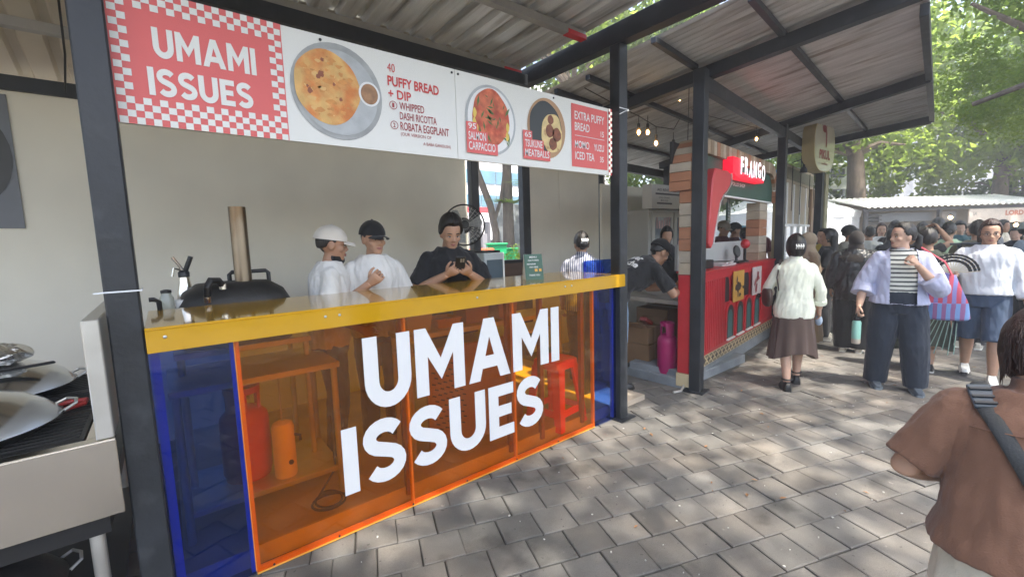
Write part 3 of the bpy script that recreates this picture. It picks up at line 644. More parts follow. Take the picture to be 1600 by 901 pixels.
mb = MB(); mb.tube([(.33, 3.35, 1.385), (.33, 3.35, 1.435), (.345, 3.35, 1.45), (.54, 3.35, 1.45), (.555, 3.35, 1.435), (.555, 3.35, 1.37)], .013, 10); build('handle', mb, M['dark'], ov, smooth=True)
mb = MB(); mb.tube([(.185, 3.06, 1.31), (.185, 3.02, 1.39), (.205, 3.03, 1.425), (.245, 3.06, 1.42), (.265, 3.08, 1.385)], .019, 10); build('handle', mb, M['dark'], ov, smooth=True)
mb = MB(); mb.tube([(.185, 3.06, 1.30), (.185, 3.05, 1.335)], .0215, 10); mb.tube([(.265, 3.08, 1.365), (.265, 3.08, 1.395)], .021, 10); build('ferrule', mb, M['steel'], ov, smooth=True)
# stand under the oven
steel_table('steel stand carrying the black oven behind the counter', 0.0, .72, 3.04, 3.6, 1.02, None, 'work tables in the amber stall')
sy = thing('cream_siphon', 'steel whipped cream siphon with black lever behind the oven', 'siphon', (.10, 3.5, 1.02))
mb = MB(); mb.lathe([(.05, 1.0), (.05, 1.28), (.045, 1.33), (.030, 1.40), (.028, 1.43)], (.10, 3.5, 0), 20); build('bottle', mb, M['steel'], sy, smooth=True)
mb = MB(); mb.lathe([(.030, 1.43), (.031, 1.46), (.02, 1.475)], (.10, 3.5, 0), 16); mb.tube([(.11, 3.5, 1.47), (.145, 3.49, 1.56)], .014, 10); build('lever', mb, M['dark'], sy, smooth=True)
mb = MB(); mb.tube([(.10, 3.5, 1.47), (.05, 3.48, 1.56)], .009, 8); mb.tube([(.09, 3.5, 1.475), (.05, 3.47, 1.49), (.04, 3.47, 1.44)], .007, 8); build('nozzle', mb, M['steel'], sy, smooth=True)
jr = thing('glass_jar', 'small clear jar left of the oven behind the counter', 'jar', (.0, 3.2, 1.2))
mb = MB(); mb.lathe([(.03, 1.20), (.033, 1.22), (.033, 1.33), (.024, 1.35), (.024, 1.36)], (.0, 3.2, 0), 18); build('glass', mb, acrylic('clear_glass', (.85, .88, .86), surf=((.5, .52, .5), .15)), jr, smooth=True)
mb = MB(); mb.lathe([(.026, 1.36), (.026, 1.375), (.01, 1.38)], (.0, 3.2, 0), 16); build('lid', mb, M['dark'], jr, smooth=True)
cp = thing('paper_cup', 'white paper cup between the jar and the oven', 'cup', (.07, 3.2, 1.2))
mb = MB(); mb.lathe([(.025, 1.20), (.036, 1.315), (.038, 1.315), (.033, 1.31), (.024, 1.21)], (.07, 3.2, 0), 18); build('cup_wall', mb, M['white_print'], cp, smooth=True)
sh = MB(); sh.bx(-.075, 1.2, 3.0, 3.03, 1.17, 1.199); sh.bx(-.075, .2, 3.03, 3.33, 1.18, 1.199); props(build('ledge_shelf', sh, M['steel_dull']), 'narrow steel ledge behind the yellow counter top', 'shelf')
# pan handle / tap curving up beside the post
tp = MB(); tp.tube([(-.03, 3.04, 1.2), (-.035, 3.02, 1.33), (-.055, 3.0, 1.345), (-.075, 3.0, 1.345)], .012, 8); props(build('tap', tp, M['dark'], smooth=True), 'dark curved tap beside the left post', 'tap')
# tent card on the counter
tc_ = thing('menu_card', 'green folded tent card standing on yellow counter top', 'menu card', (2.31, 2.62, 1.288), R(-24))
gm = mat('green_print', (.035, .11, .07), .45, var=.1)
mb = MB(); mb.add([V(p) for p in ((-.075, -.05, 0), (.075, -.05, 0), (.075, -.004, .2), (-.075, -.004, .2), (-.075, -.047, 0), (.075, -.047, 0), (.075, -.001, .2), (-.075, -.001, .2))], [(0, 1, 2, 3), (4, 7, 6, 5), (0, 4, 5, 1), (2, 6, 7, 3), (0, 3, 7, 4), (1, 5, 6, 2)]); build('front_leaf', mb, gm, tc_, local=True)
mb = MB(); mb.add([V(p) for p in ((-.075, .05, 0), (.075, .05, 0), (.075, .004, .2), (-.075, .004, .2), (-.075, .047, 0), (.075, .047, 0), (.075, .001, .2), (-.075, .001, .2))], [(0, 3, 2, 1), (4, 5, 6, 7), (0, 1, 5, 4), (2, 3, 7, 6), (0, 4, 7, 3), (1, 2, 6, 5)]); build('back_leaf', mb, M['white_print'], tc_, local=True)
mb = MB(); mb.add([V(p) for p in ((-.075, -.046, .001), (-.075, .046, .001), (-.075, .002, .198), (-.075, -.002, .198))], [(0, 1, 2, 3)]); build('side_leaf', mb, M['white_print'], tc_, local=True, recalc=False)
mb = MB(); vv = V((0, .046, .2)).normalized(); o_ = V((-.065, -.0515, .0)); 
def tcard(t_, a, b_, wd, ht): text(mb, t_, o_+X_*a+vv*b_, X_, vv, wd, ht, .01)
for t_, a, b_, wd, ht in (('MENU', .035, .175, .06, .014), ('SCAN TO ORDER', .02, .15, .09, .012), ('INSTAGRAM', .01, .12, .07, .012), ('PAY HERE', .03, .095, .07, .012), ('THANK YOU', .02, .03, .09, .014)): tcard(t_, a, b_, wd, ht)
build('lettering', mb, M['white_ink'], tc_, local=True, recalc=False)
mb = MB()
for a, b_, w_ in ((.07, .065, .022), (.105, .065, .02)): mb.sheet([(0, 0), (w_, 0), (w_, .022), (0, .022)], o_+X_*a+vv*b_+V((0, -.0008, 0)), X_, vv)
build('print_patch', mb, mat('orange_print', (.75, .4, .05), .5), tc_, local=True, recalc=False)
# fan on stand behind the men
fn = thing('pedestal_fan', 'large pedestal fan with round wire guard behind the man in black', 'fan', (2.56, 4.1, .05))
mb = MB(); mb.lathe([(.2, .05), (.2, .07), (.03, .1)], (2.56, 4.15, 0), 24); mb.tube([(2.56, 4.15, .1), (2.56, 4.15, 1.72)], .02, 10); build('stand', mb, M['dark'], fn, smooth=True)
fc = V((2.56, 4.0, 1.78)); fd = V((-.45, -.89, .05)).normalized(); Rf = fd.to_track_quat('Z', 'Y').to_matrix()
mb = MB(); mb.lathe([(.07, -.16), (.085, -.13), (.085, -.03), (.04, 0)], fc, 20, Rf); build('motor', mb, M['dark'], fn, smooth=True)
mb = MB(); mb.tube([fc+Rf @ V((.215*math.cos(t), .215*math.sin(t), .02)) for t in [2*math.pi*i/40 for i in range(41)]], .009, 6)
build('guard_ring', mb, M['dark'], fn, smooth=True)
mb = MB()
for r_, z in ((.05, .075), (.10, .068), (.15, .055), (.185, .04)): mb.tube([fc+Rf @ V((r_*math.cos(t), r_*math.sin(t), z)) for t in [2*math.pi*i/32 for i in range(33)]], .0016, 4)
for k in range(28):
    a = 2*math.pi*k/28; mb.tube([fc+Rf @ V((r_*math.cos(a), r_*math.sin(a), z)) for r_, z in ((.03, .078), (.12, .065), (.19, .04), (.215, .02), (.19, -.05), (.08, -.08))], .0014, 4)
gw = build('guard_wires', mb, M['steel_dull'], fn); gw['kind'] = 'stuff'
mb = MB(); mb.lathe([(.045, .074), (.045, .084), (.02, .088)], fc, 18, Rf); build('hub_badge', mb, M['dark'], fn, smooth=True)
for k in range(3):
    a = 2*math.pi*k/3; mb = MB(); ps = []
    for r_, da, z in ((.03, -.3, .01), (.03, .3, .03), (.19, .55, .035), (.2, .1, .015), (.17, -.15, .005)): ps.append(fc+Rf @ V((r_*math.cos(a+da), r_*math.sin(a+da), z)))
    mb.add(ps, [(0, 1, 2, 3, 4)]); build('blade', mb, mat('grey_blade', (.35, .37, .38), .35) if k == 0 else bpy.data.materials['grey_blade'], fn, recalc=False)
wb = thing('cooler_box', 'white upright appliance with dark screen behind the man in black', 'appliance', (2.83, 4.0, .05))
mb = MB(); mb.bx(2.70, 2.98, 3.85, 4.15, .05, 1.475); build('body', mb, mat('pale_grey_plastic', (.55, .6, .6), .4), wb, bevel=.01)
mb = MB(); mb.bx(2.735, 2.945, 3.842, 3.849, 1.14, 1.40); build('screen', mb, mat('dark_screen', (.10, .14, .16), .3), wb)
mb = MB(); mb.bx(2.72, 2.96, 3.9, 4.1, 1.476, 1.50); build('top_tray', mb, M['dark'], wb, bevel=.004)
bs = thing('acrylic_screen', 'low clear blue acrylic screen behind the right end of the counter', 'screen', (3.45, 2.85, 0))
mb = MB(); mb.bx(3.17, 3.66, 2.85, 2.856, .03, 1.385); build('panel', mb, M['blue'], bs)
for x in (3.19, 3.64):
    mb = MB(); mb.bx(x-.012, x+.012, 2.858, 2.88, 0, 1.37); build('post', mb, edge_b, bs)
# ================================================================== STOVE STALL AT THE LEFT
sv = thing('stove', 'stainless cooking range with black grates left of the black post', 'stove', (-.75, 2.85, 0))
stx0, stx1, sy0, sy1 = -1.5, -.205, 2.25, 3.7
mb = MB(); mb.bx(stx0, stx1, sy0, sy0+.012, .576, .878); build('front_apron', mb, M['steel'], sv, bevel=.003)
mb = MB(); mb.bx(stx0, stx1, sy0, sy0+.05, .8785, .884); mb.bx(stx1-.09, stx1-.056, sy0+.05, sy1, .8785, .884); build('rim', mb, M['steel'], sv, bevel=.002)
mb = MB(); mb.bx(stx0, stx1-.05, sy0+.05, sy1, .82, .845); build('drip_tray', mb, M['iron'], sv)
mb = MB(); mb.bx(stx1-.055, stx1-.003, sy0+.004, sy1, .885, 1.352); build('side_guard', mb, M['steel_dull'], sv, bevel=.004)
mb = MB(); mb.bx(stx0, stx1-.05, sy0+.03, sy1, .50, .575); build('under_body', mb, M['dark'], sv)
for x, y in ((-.30, 2.31), (-.30, 3.5), (-1.4, 2.31), (-1.4, 3.5)):
    mb = MB(); mb.tube([(x, y, 0), (x, y, .50)], .024, 12); build('leg', mb, M['steel_dull'], sv, smooth=True)
mb = MB(); mb.bx(stx0, stx1-.05, sy0+.06, sy1, .14, .17); build('lower_shelf', mb, M['dark'], sv)
for gx0, gx1, gy0, gy1 in ((-.62, -.31, 2.33, 2.72), (-.62, -.31, 2.75, 3.14), (-.62, -.31, 3.17, 3.6), (-1.0, -.65, 2.33, 2.72), (-1.0, -.65, 2.75, 3.14), (-1.0, -.65, 3.17, 3.6)):
    gt = None; mb = MB()
    for (a, b_) in (((gx0, gy0), (gx1, gy0)), ((gx1, gy0), (gx1, gy1)), ((gx1, gy1), (gx0, gy1)), ((gx0, gy1), (gx0, gy0))): mb.beam((*a, .872), (*b_, .872), .016, .018)
    gt = build('grate', mb, M['iron'], sv)
    n_ = 9
    for k in range(n_):
        y = gy0+(gy1-gy0)*(k+.7)/(n_+.4); mb = MB(); mb.beam((gx0+.008, y, .871), (gx1-.008, y, .871), .011, .014); build('bar', mb, M['iron'], gt)
def pan(label, c, r, lid_m, ln='covered_pan', tilt=0, h=.085):
    t = thing(ln, label, 'pan', c, R(20)); Rt = Matrix.Rotation(tilt, 3, 'X')
    mb = MB(); mb.lathe([(r*.72, 0), (r*.98, h*.55), (r*1.02, h*.6), (r*.99, h*.6), (r*.7, .01)], (0, 0, 0), 40, Rt); build('pan_body', mb, M['iron'], t, smooth=True, local=True)
    mb = MB(); mb.lathe([(r*1.0, h*.62), (r*.99, h*.70), (r*.88, h*1.2), (r*.68, h*1.75), (r*.42, h*2.15), (r*.2, h*2.3), (.01, h*2.34)], (0, 0, 0), 44, Rt); build('lid', mb, lid_m, t, smooth=True, local=True)
    for s in (1, -1):
        mb = MB(); mb.tube([Rt @ V(p) for p in ((s*r*.97, -.07, h*.55), (s*r*1.12, -.06, h*.8), (s*r*1.17, 0, h*.85), (s*r*1.12, .06, h*.8), (s*r*.97, .07, h*.55))], .007, 8); build('handle', mb, M['steel_dull'], t, smooth=True, local=True)
    return t
M['lid'] = mat('polished_lid', (.74, .75, .76), .17, metal=1, var=.05, vs=3, rvar=.06, bump=.03, bs=6)
pan('large steel domed lid on the front pan by the red tongs', (-.70, 2.60, .882), .31, M['lid'])
p2_ = pan('steel domed pan lid at the back carrying a foil parcel', (-.72, 3.28, .882), .30, M['lid'])
pan('black pan with lid stored on the shelf below the stove', (-.72, 2.6, .171), .28, M['iron'])
fo_ = MB(); fo_.ball((-.74, 3.22, 1.115), (.19, .15, .055), 34, 18)
rr = random.Random(5)
fo_.v = [tuple(V(p)+(V(p)-V((-.74, 3.22, 1.10)))*.0+V((0, 0, .022*noise.noise(V(p)*22)))+V((.012*noise.noise(V(p)*35), .012*noise.noise(V(p)*35+V((5, 0, 0))), 0))) for p in fo_.v]
props(build('foil_parcel', fo_, mat('crumpled_foil', (.75, .74, .72), .22, metal=1, bump=.8, bs=45)), 'crumpled aluminium foil parcel on the back pan lid', 'foil parcel')
ld = MB(); ld.beam((-.86, 3.0, 1.06), (-.47, 3.14, 1.06), .03, .012); props(build('spatula', ld, M['dark'], bevel=.004), 'flat black spatula under the foil parcel', 'spatula')
rd = MB(); rd.tube([(-.50, 2.80, .895), (-.47, 2.87, .90), (-.40, 2.90, .90), (-.345, 2.88, .90), (-.35, 2.84, .895), (-.42, 2.80, .893)], .011, 8); props(build('tongs', rd, mat('red_silicone', (.6, .05, .045), .4), smooth=True), 'red handled tongs between the two pans on the grates', 'tongs')
bk = MB(); bk.bx(-.40, -.30, 3.55, 3.65, .885, 1.0); props(build('wooden_block', bk, mat('pale_wood', (.42, .28, .17), .6, var=.2, vs=5, stretch=(1, 1, 8)), bevel=.005), 'small pale wooden block at the back of the stove', 'block')
hm = MB(); hm.lathe([(.012, 0), (.012, .01)], (.62, 4.596, 1.62), 12, Matrix.Rotation(R(90), 3, 'X')); props(build('wall_hook', hm, M['white_ink']), 'tiny white wall button right of the chimney', 'hook')
# ================================================================== SECOND STALL (FRANGO)
A0 = V((4.522, 2.326, 0)); fu = V((.992, .126, 0)).normalized(); fv = V((-.126, .992, 0)).normalized(); FROT = math.atan2(fu.y, fu.x)
def fp(s, d, z): return A0+fu*s+fv*d+Z_*z
def fbox(mb, s0, s1, d0, d1, z0, z1):
    return mb.box(fp((s0+s1)/2, (d0+d1)/2, (z0+z1)/2), (s1-s0, d1-d0, z1-z0), Matrix.Rotation(FROT, 3, 'Z'))
M['fred'] = mat('kiosk_red', (.50, .022, .030), .42, var=.12, vs=5)
M['fgreen'] = mat('kiosk_green', (.028, .085, .062), .5, var=.12)
M['teal'] = mat('window_teal', (.05, .15, .15), .35)
M['slab'] = mat('grey_concrete', (.26, .28, .30), .8, var=.2, vs=6, bump=.3)
plk = [mat('plank_'+n_, c, .6, var=.12, vs=6, stretch=(1, 1, 4)) for n_, c in (('orange', (.38, .17, .09)), ('cream', (.45, .37, .27)), ('tan', (.36, .26, .17)), ('brown', (.27, .19, .12)), ('white', (.41, .35, .27)))]
kb = thing('kiosk_counter', 'red kiosk counter with slats arched windows and patterned tile strip on grey plinth', 'counter', fp(1.2, .4, 0), FROT)
mb = MB(); fbox(mb, -.3, 2.86, .03, .75, 0, .165); build('plinth', mb, M['slab'], kb, bevel=.008)
tile_a = mat('tile_cream', (.62, .50, .30), .4, var=.1); tile_b = mat('tile_dark', (.05, .035, .03), .4)
mb = MB(); fbox(mb, -.06, 2.85, .012, .03, .168, .29); build('tile_backing', mb, tile_a, kb)
n_t = 24
for k in range(n_t):
    s0 = -.06+2.91*k/n_t; cw = 2.91/n_t; mb = MB(); fbox(mb, s0+.002, s0+cw-.002, .006, .0115, .170, .288)
    tl = build('tile', mb, tile_a, kb); mb = MB()
    for zc in (.229,):
        o_ = fp(s0+cw/2, .0045, zc)
        mb.sheet([(0, .050), (.016, .016), (.050, 0), (.016, -.016), (0, -.050), (-.016, -.016), (-.050, 0), (-.016, .016)], o_, fu, Z_)
        for a, b_ in ((1, 1), (-1, 1), (1, -1), (-1, -1)): mb.sheet([(a*.056, b_*.056), (a*.018, b_*.05), (a*.05, b_*.018)], o_, fu, Z_)
    build('tile_motif', mb, tile_b, tl, recalc=False)
mb = MB(); fbox(mb, -.06, 2.85, .02, .05, .292, 1.185); build('front_board', mb, M['fred'], kb, bevel=.004)
mb = MB(); fbox(mb, -.08, 2.86, -.012, .30, 1.187, 1.212); build('worktop', mb, M['fred'], kb, bevel=.004)
mb = MB(); fbox(mb, -.06, 2.85, .003, .02, 1.10, 1.185); fbox(mb, -.06, 2.85, .003, .02, .292, .33); build('rail', mb, M['fred'], kb, bevel=.003)
for k in range(12):
    s = -.03+k*.054; mb = MB(); fbox(mb, s, s+.030, .0, .0195, .332, 1.098); build('slat', mb, M['fred'], kb, bevel=.003)
def arch_poly(w_, z0, z1, n=8): return [(-w_/2, z0), (w_/2, z0), (w_/2, z1-w_/2)]+arcpts(0, z1-w_/2, w_/2, w_/2, 0, 180, n)[1:-1]+[(-w_/2, z1-w_/2)]
for s in (.80, 1.165, 1.53, 1.89):
    mb = MB(); mb.prism(arch_poly(.31, .335, .80), fp(s, .0195, 0), fu, Z_, -fv*.02); wf = build('window_frame', mb, M['fred'], kb)
    mb = MB(); mb.prism(arch_poly(.22, .355, .755), fp(s, -.0005, 0), fu, Z_, -fv*.002); build('pane', mb, M['dark'], wf)
    mb = MB(); mb.prism(arch_poly(.15, .36, .70), fp(s-.02, -.003, 0), fu, Z_, -fv*.002); build('pane', mb, M['teal'], wf)
    mb = MB(); fbox(mb, s-.13, s+.13, -.022, .0, .332, .35); build('sill', mb, M['white_ink'], wf)  # sun highlight on the sill put in as white colour
for s, m_ in ((.66, M['fred']), (1.43, M['fred'])):
    mb = MB(); mb.prism(arch_poly(.24, .80, 1.12), fp(s, .0195, 0), fu, Z_, -fv*.004); build('niche', mb, M['dark'], kb)
    
pm = [mat('poster_orange', (.62, .33, .06), .5, var=.1), mat('poster_pale', (.55, .47, .44), .5, var=.15)]
for s, m_ in ((1.03, pm[0]), (1.80, pm[1])):
    mb = MB(); fbox(mb, s-.2, s+.2, -.018, -.008, .775, 1.15); pt_ = build('poster', mb, m_, kb)
    mb = MB(); rr = random.Random(int(s*10))
    for i in range(12): mb.sheet(ring2(rr.gauss(0, .06), rr.gauss(.95, .06), rr.uniform(.015, .05), rr.uniform(.02, .06), 9, .25, i), fp(s, -.019-.0004*i, 0), fu, Z_)
    build('poster_print', mb, mat('poster_ink_%d' % (s*100), (.05, .03, .02) if s < 1.5 else (.28, .06, .06), .5), pt_, recalc=False)
mb = MB(); fbox(mb, 2.12, 2.68, .006, .02, .36, 1.17); dr = build('door', mb, M['fred'], kb, bevel=.003)
for z in (.55, 1.02):
    mb = MB(); fbox(mb, 2.64, 2.67, -.004, .006, z-.04, z+.04); build('hinge', mb, M['steel_dull'], dr)
mb = MB(); fbox(mb, -.38, -.07, .02, .15, .17, 1.20); build('corner_pillar', mb, M['fred'], kb, bevel=.008)
mb = MB(); fbox(mb, -.385, -.07, .012, .155, .03, .168); build('pillar_tiles', mb, tile_a, kb)
# arch of planks over the counter
ka = thing('kiosk_arch', 'wooden plank arch with green board framing the red kiosk opening', 'kiosk front', fp(1.2, .2, 0), FROT)
sL, sR, zT, zB, rad = -.42, 2.90, 2.60, 2.045, .40
def outer(t):   # param along arch outline: left side up, across, right side down
    pts = [(sL, zB)]+arcpts(sL+rad, zT-rad, rad, rad, 180, 90, 10)+arcpts(sR-rad, zT-rad, rad, rad, 90, 0, 10)+[(sR, zB)]
    return pts
oo = outer(0); lens = [0]
for a, b_ in zip(oo, oo[1:]): lens.append(lens[-1]+math.hypot(b_[0]-a[0], b_[1]-a[1]))
def at(l):
    for i in range(len(oo)-1):
        if l <= lens[i+1] or i == len(oo)-2:
            f = (l-lens[i])/(lens[i+1]-lens[i]); p = (oo[i][0]+(oo[i+1][0]-oo[i][0])*f, oo[i][1]+(oo[i+1][1]-oo[i][1])*f); d = V((oo[i+1][0]-oo[i][0], oo[i+1][1]-oo[i][1])).normalized(); return p, V((d.y, -d.x))
npl = 44; seq = [0, 0, 4, 0, 1, 0, 2, 1, 1, 2, 3, 1, 0, 2, 1, 3, 1, 2, 2, 0, 1, 2, 3, 3, 0, 2, 1, 2, 3, 0, 2, 1, 3, 2, 1, 2, 3, 2, 1, 0, 2, 1, 0, 0]
bandw = .15
for k in range(npl):
    l0, l1 = lens[-1]*k/npl+.003, lens[-1]*(k+1)/npl-.003
    (p0, n0), (p1, n1) = at(l0), at(l1); wl = bandw*(1.0 if k > 4 else 1.0)
    q_ = [p0, p1, (p1[0]+n1.x*wl, p1[1]+n1.y*wl), (p0[0]+n0.x*wl, p0[1]+n0.y*wl)]
    mb = MB(); mb.prism(q_, fp(0, .02+random.uniform(0, .006), 0), fu, Z_, fv*.21); build('plank', mb, plk[seq[k]], ka)
inn = [(p[0]*1.0, p[1]) for p in [(sL+bandw, 2.06)]+arcpts(sL+rad, zT-rad, rad-bandw, rad-bandw, 180, 90, 8)+arcpts(sR-rad, zT-rad, rad-bandw, rad-bandw, 90, 0, 8)+[(sR-bandw, 2.06)]]
mb = MB(); mb.prism(inn, fp(0, .07, 0), fu, Z_, fv*.05); build('green_board', mb, M['fgreen'], ka)
mb = MB(); mb.bx(0, 0, 0, 0, 0, 0) if False else fbox(mb, sL+bandw, sR-bandw, .065, .125, 2.04, 2.058); build('board_lip', mb, M['white_ink'], ka)
for s0, s1 in ((-.38, -.10), (2.28, 2.66)):
    cols = [0, 4, 4, 0, 0, 4, 1] if s0 < 0 else [4, 1, 0, 0, 4, 1, 2]
    zz = 2.04
    for k in range(7):
        h_ = .12; mb = MB(); fbox(mb, s0, s1, .02 if s0 < 0 else .10, .145 if s0 < 0 else .28, zz-h_+.004, zz); build('plank', mb, plk[cols[k]], ka, bevel=.003); zz -= h_
mb = MB(); fbox(mb, sL+.02, sR-.02, .21, .24, 2.06, zT-.06); build('back_board', mb, M['dark'], ka)
sg = thing('kiosk_sign', 'glowing red and white FRANGO letter sign on the green board', 'sign', fp(1.3, .05, 2.3), FROT)
glow = mat('red_glow', (.75, .008, .03), .4, emit=.3); wlit = mat('lit_letters', (1.0, .80, .88), .4, emit=.6)
x_ = .88; wds = [.15, .17, .18, .18, .18, .19]
for i, ch in enumerate('FRANGO'):
    dz = .012*math.sin(i*2.1); mb = MB(); vs, fs = text_data(ch, .02); k = len(vs)
    o_ = fp(x_, -.050, 2.300+dz)
    mb.add([o_+fu*(p[0]*(wds[i]-.05))+Z_*(p[1]*.200) for p in vs], fs); build('letter', mb, wlit, sg, recalc=False); x_ += wds[i]
mb = MB(); mb.prism([(.62, 2.29), (.80, 2.250), (1.86, 2.262), (1.86, 2.305), (.93, 2.325), (.92, 2.475), (.62, 2.475)], fp(0, -.042, 0), fu, Z_, fv*.11); build('red_box', mb, glow, sg)
mb = MB(); text(mb, 'POLLO SHOP', fp(.93, .066, 2.185), fu, Z_, .52, .045, .012); build('lettering', mb, M['white_ink'], ka, recalc=False)
ch = thing('red_handle_sign', 'big red curved cut out shape hanging at the left of the arch', 'decoration', fp(.3, 0, 1.5), FROT)
cpoly = [(.12, 2.30), (.52, 2.305), (.61, 2.285), (.625, 2.22), (.58, 2.14), (.47, 2.07), (.38, 2.03), (.28, 1.95), (.21, 1.80), (.13, 1.62), (.09, 1.50), (.04, 1.45), (-.02, 1.50), (-.02, 1.75), (.02, 2.0), (.05, 2.18)]
mb = MB(); mb.prism(cpoly, fp(0, -.03, 0), fu, Z_, fv*.09); build('body', mb, mat('coral_red_foam', (.56, .05, .055), .45, var=.06), ch, bevel=.012)
mb = MB(); mb.tube([fp(p[0], -.034, p[1]) for p in cpoly[2:11]], .006, 6); build('trim', mb, M['steel_dull'], ch)
kw = MB(); fbox(kw, -.05, 2.26, .30, .33, 1.213, 1.50); props(build('back_partition', kw, mat('pale_grey_board', (.44, .45, .43), .5, var=.05)), 'pale grey low screen standing along the red kiosk counter', 'partition')
kf = MB(); fbox(kf, -.3, 2.9, .75, 1.45, 0, .10); props(build('kiosk_floor', kf, M['slab']), kind='structure')
fl2 = MB(); fl2.bx(4.13, 5.6, 2.36, 4.4, -.01, .10); props(build('side_floor', fl2, M['slab'], bevel=.01), kind='structure')
# things on the kiosk counter
pr = thing('card_reader', 'black card reader on a stand on the red kiosk counter', 'card reader', fp(1.55, .15, 1.213), FROT)
mb = MB(); fbox(mb, 1.40, 1.68, .1, .26, 1.213, 1.245); build('base', mb, M['dark'], pr, bevel=.006)
mb = MB(); mb.tube([fp(1.5, .16, 1.24), fp(1.5, .17, 1.34)], .018, 8); mb.lathe([(.075, -.015), (.085, 0), (.075, .015)], fp(1.5, .16, 1.37), 20, Matrix.Rotation(R(80), 3, 'X')); build('head', mb, M['dark'], pr, smooth=True)
lp = thing('red_bell', 'red ball on a black stem beside the card reader', 'ornament', fp(1.82, .15, 1.213), FROT)
mb = MB(); mb.lathe([(.05, 0), (.05, .02), (.015, .03), (.015, .20)], fp(1.82, .15, 1.213), 14); build('stem', mb, M['dark'], lp, smooth=True)
mb = MB(); mb.ball(fp(1.82, .15, 1.46), (.06, .06, .065), 18, 12); build('ball', mb, M['fred'], lp, smooth=True)
for k in range(4):
    mb = MB(); c = fp(.95+.10*(k % 2), .18, 1.226+.026*(k//2)); mb.box(c, (.34, .2, .022), Matrix.Rotation(FROT+.1*k-.1, 3, 'Z'))
    props(build('paper_stack', mb, mat('paper_white', (.6, .58, .55), .7, var=.1) if k == 0 else bpy.data.materials['paper_white']), ['lower left', 'lower right', 'upper left', 'upper right'][k]+' pile of printed sheets on the red kiosk counter', 'papers', 'paper piles on the kiosk counter')
kbx = MB(); fbox(kbx, .05, .55, .12, .28, 1.2125, 1.31); props(build('storage_box', kbx, M['dark'], bevel=.008), 'long black box at the left end of the red kiosk counter', 'box')
mbd = thing('menu_board', 'dark green menu board hanging at the back of the red kiosk', 'menu board', (8.35, 3.9, 2.0), R(20))
mb = MB(); mb.bx(-.3, .3, -.015, .015, -.18, .17); build('board', mb, M['fgreen'], mbd, local=True)
mb = MB()
for i in range(5): mb.bx(-.25, -.05+.04*(i % 3), -.018, -.0155, -.13+.055*i, -.11+.055*i); mb.bx(.08, .24, -.018, -.0155, -.13+.055*i, -.115+.055*i)
build('print_lines', mb, mat('pale_blue_print', (.25, .38, .42), .5), mbd, local=True)
mb = MB(); mb.tube([(-.2, 0, .17), (-.2, 0, 1.2)], .006, 5); mb.tube([(.2, 0, .17), (.2, 0, 1.2)], .006, 5); build('hanger', mb, M['dark'], mbd, local=True)
# side table, boxes, pink gas cylinder
t2 = thing('side_table', 'grey steel table with papers at the open side of the kiosk', 'table', (4.75, 3.0, .1))
mb = MB(); mb.bx(4.40, 5.2, 2.55, 3.55, .835, .885); build('tabletop', mb, M['steel_dull'], t2, bevel=.004)
for x, y in ((4.43, 2.58), (4.43, 3.5), (5.15, 2.58), (5.15, 3.5)):
    mb = MB(); mb.tube([(x, y, .1), (x, y, .834)], .015, 8); build('leg', mb, M['white_print'], t2)
pps = MB()
for i in range(5): pps.box((4.62+.06*i, 2.75+.12*i, .888+.002*i), (.26, .19, .002), Matrix.Rotation(.5*i, 3, 'Z'))
props(build('loose_papers', pps, bpy.data.materials['paper_white']), 'loose white papers spread on the grey side table', 'papers')
cb = mat('cardboard', (.27, .155, .075), .75, var=.12, vs=4); cbt = mat('cardboard_tape', (.34, .21, .11), .4)
def carton(label, x, y, z, sx, sy, sz, rz, op=False):
    t = thing('cardboard_box', label, 'box', (x, y, z), rz, 'cardboard boxes under the side table')
    mb = MB(); mb.bx(-sx/2, sx/2, -sy/2, sy/2, 0, sz); build('carton', mb, cb, t, local=True, bevel=.004)
    mb = MB(); mb.bx(-.025, .025, -sy/2-.0015, sy/2+.0015, .1*sz, sz+.0015); build('tape', mb, cbt, t, local=True)
    for s in ((-1, 1) if op else ()):
        mb = MB(); mb.box((s*(sx/2+.05), 0, sz+.03), (.14, sy*.95, .005), Matrix.Rotation(s*R(-35), 3, 'Y')); build('flap', mb, cb, t, local=True)
    return t
carton('cardboard box on the floor nearest the post', 4.42, 3.05, .10, .30, .34, .25, R(4))
carton('cardboard box stacked on the nearest one with red packet on it', 4.42, 3.05, .352, .29, .33, .20, R(2), True)
big = carton('large cardboard box with a white label behind the pink cylinder', 5.0, 3.15, .10, .5, .45, .60, R(0))
mb = MB(); mb.bx(-.252-.001, -.251, -.16, .05, .33, .5); lb = build('label', mb, M['white_print'], big, local=True)
mb = MB(); mb.bx(-.2535, -.2525, -.12, -.06, .41, .46); mb.bx(-.2535, -.2525, -.02, .02, .41, .46); build('label_print', mb, M['dark'], lb, local=True)
rp = MB(); rp.box((4.45, 3.02, .60), (.16, .10, .05), Matrix.Rotation(.5, 3, 'Y')); props(build('red_packet', rp, mat('red_foil', (.45, .05, .04), .3), bevel=.01), 'red packet lying on the open cardboard box', 'packet')
pk = gas_cylinder('magenta gas cylinder on the kiosk floor under side table', (4.27, 2.63, .10), .105, .56, mat('magenta_enamel', (.42, .012, .13), .4, var=.12))
mb = MB(); mb.sheet(ring2(0, .2, .03, .035, 20), (0, 0, 0), X_, Z_); 
wpipe = MB(); wpipe.tube([(4.36, 2.47, .1), (4.36, 2.47, .83)], .011, 8); props(build('white_pole', wpipe, M['white_print']), 'thin white pole beside the red kiosk corner', 'pole')
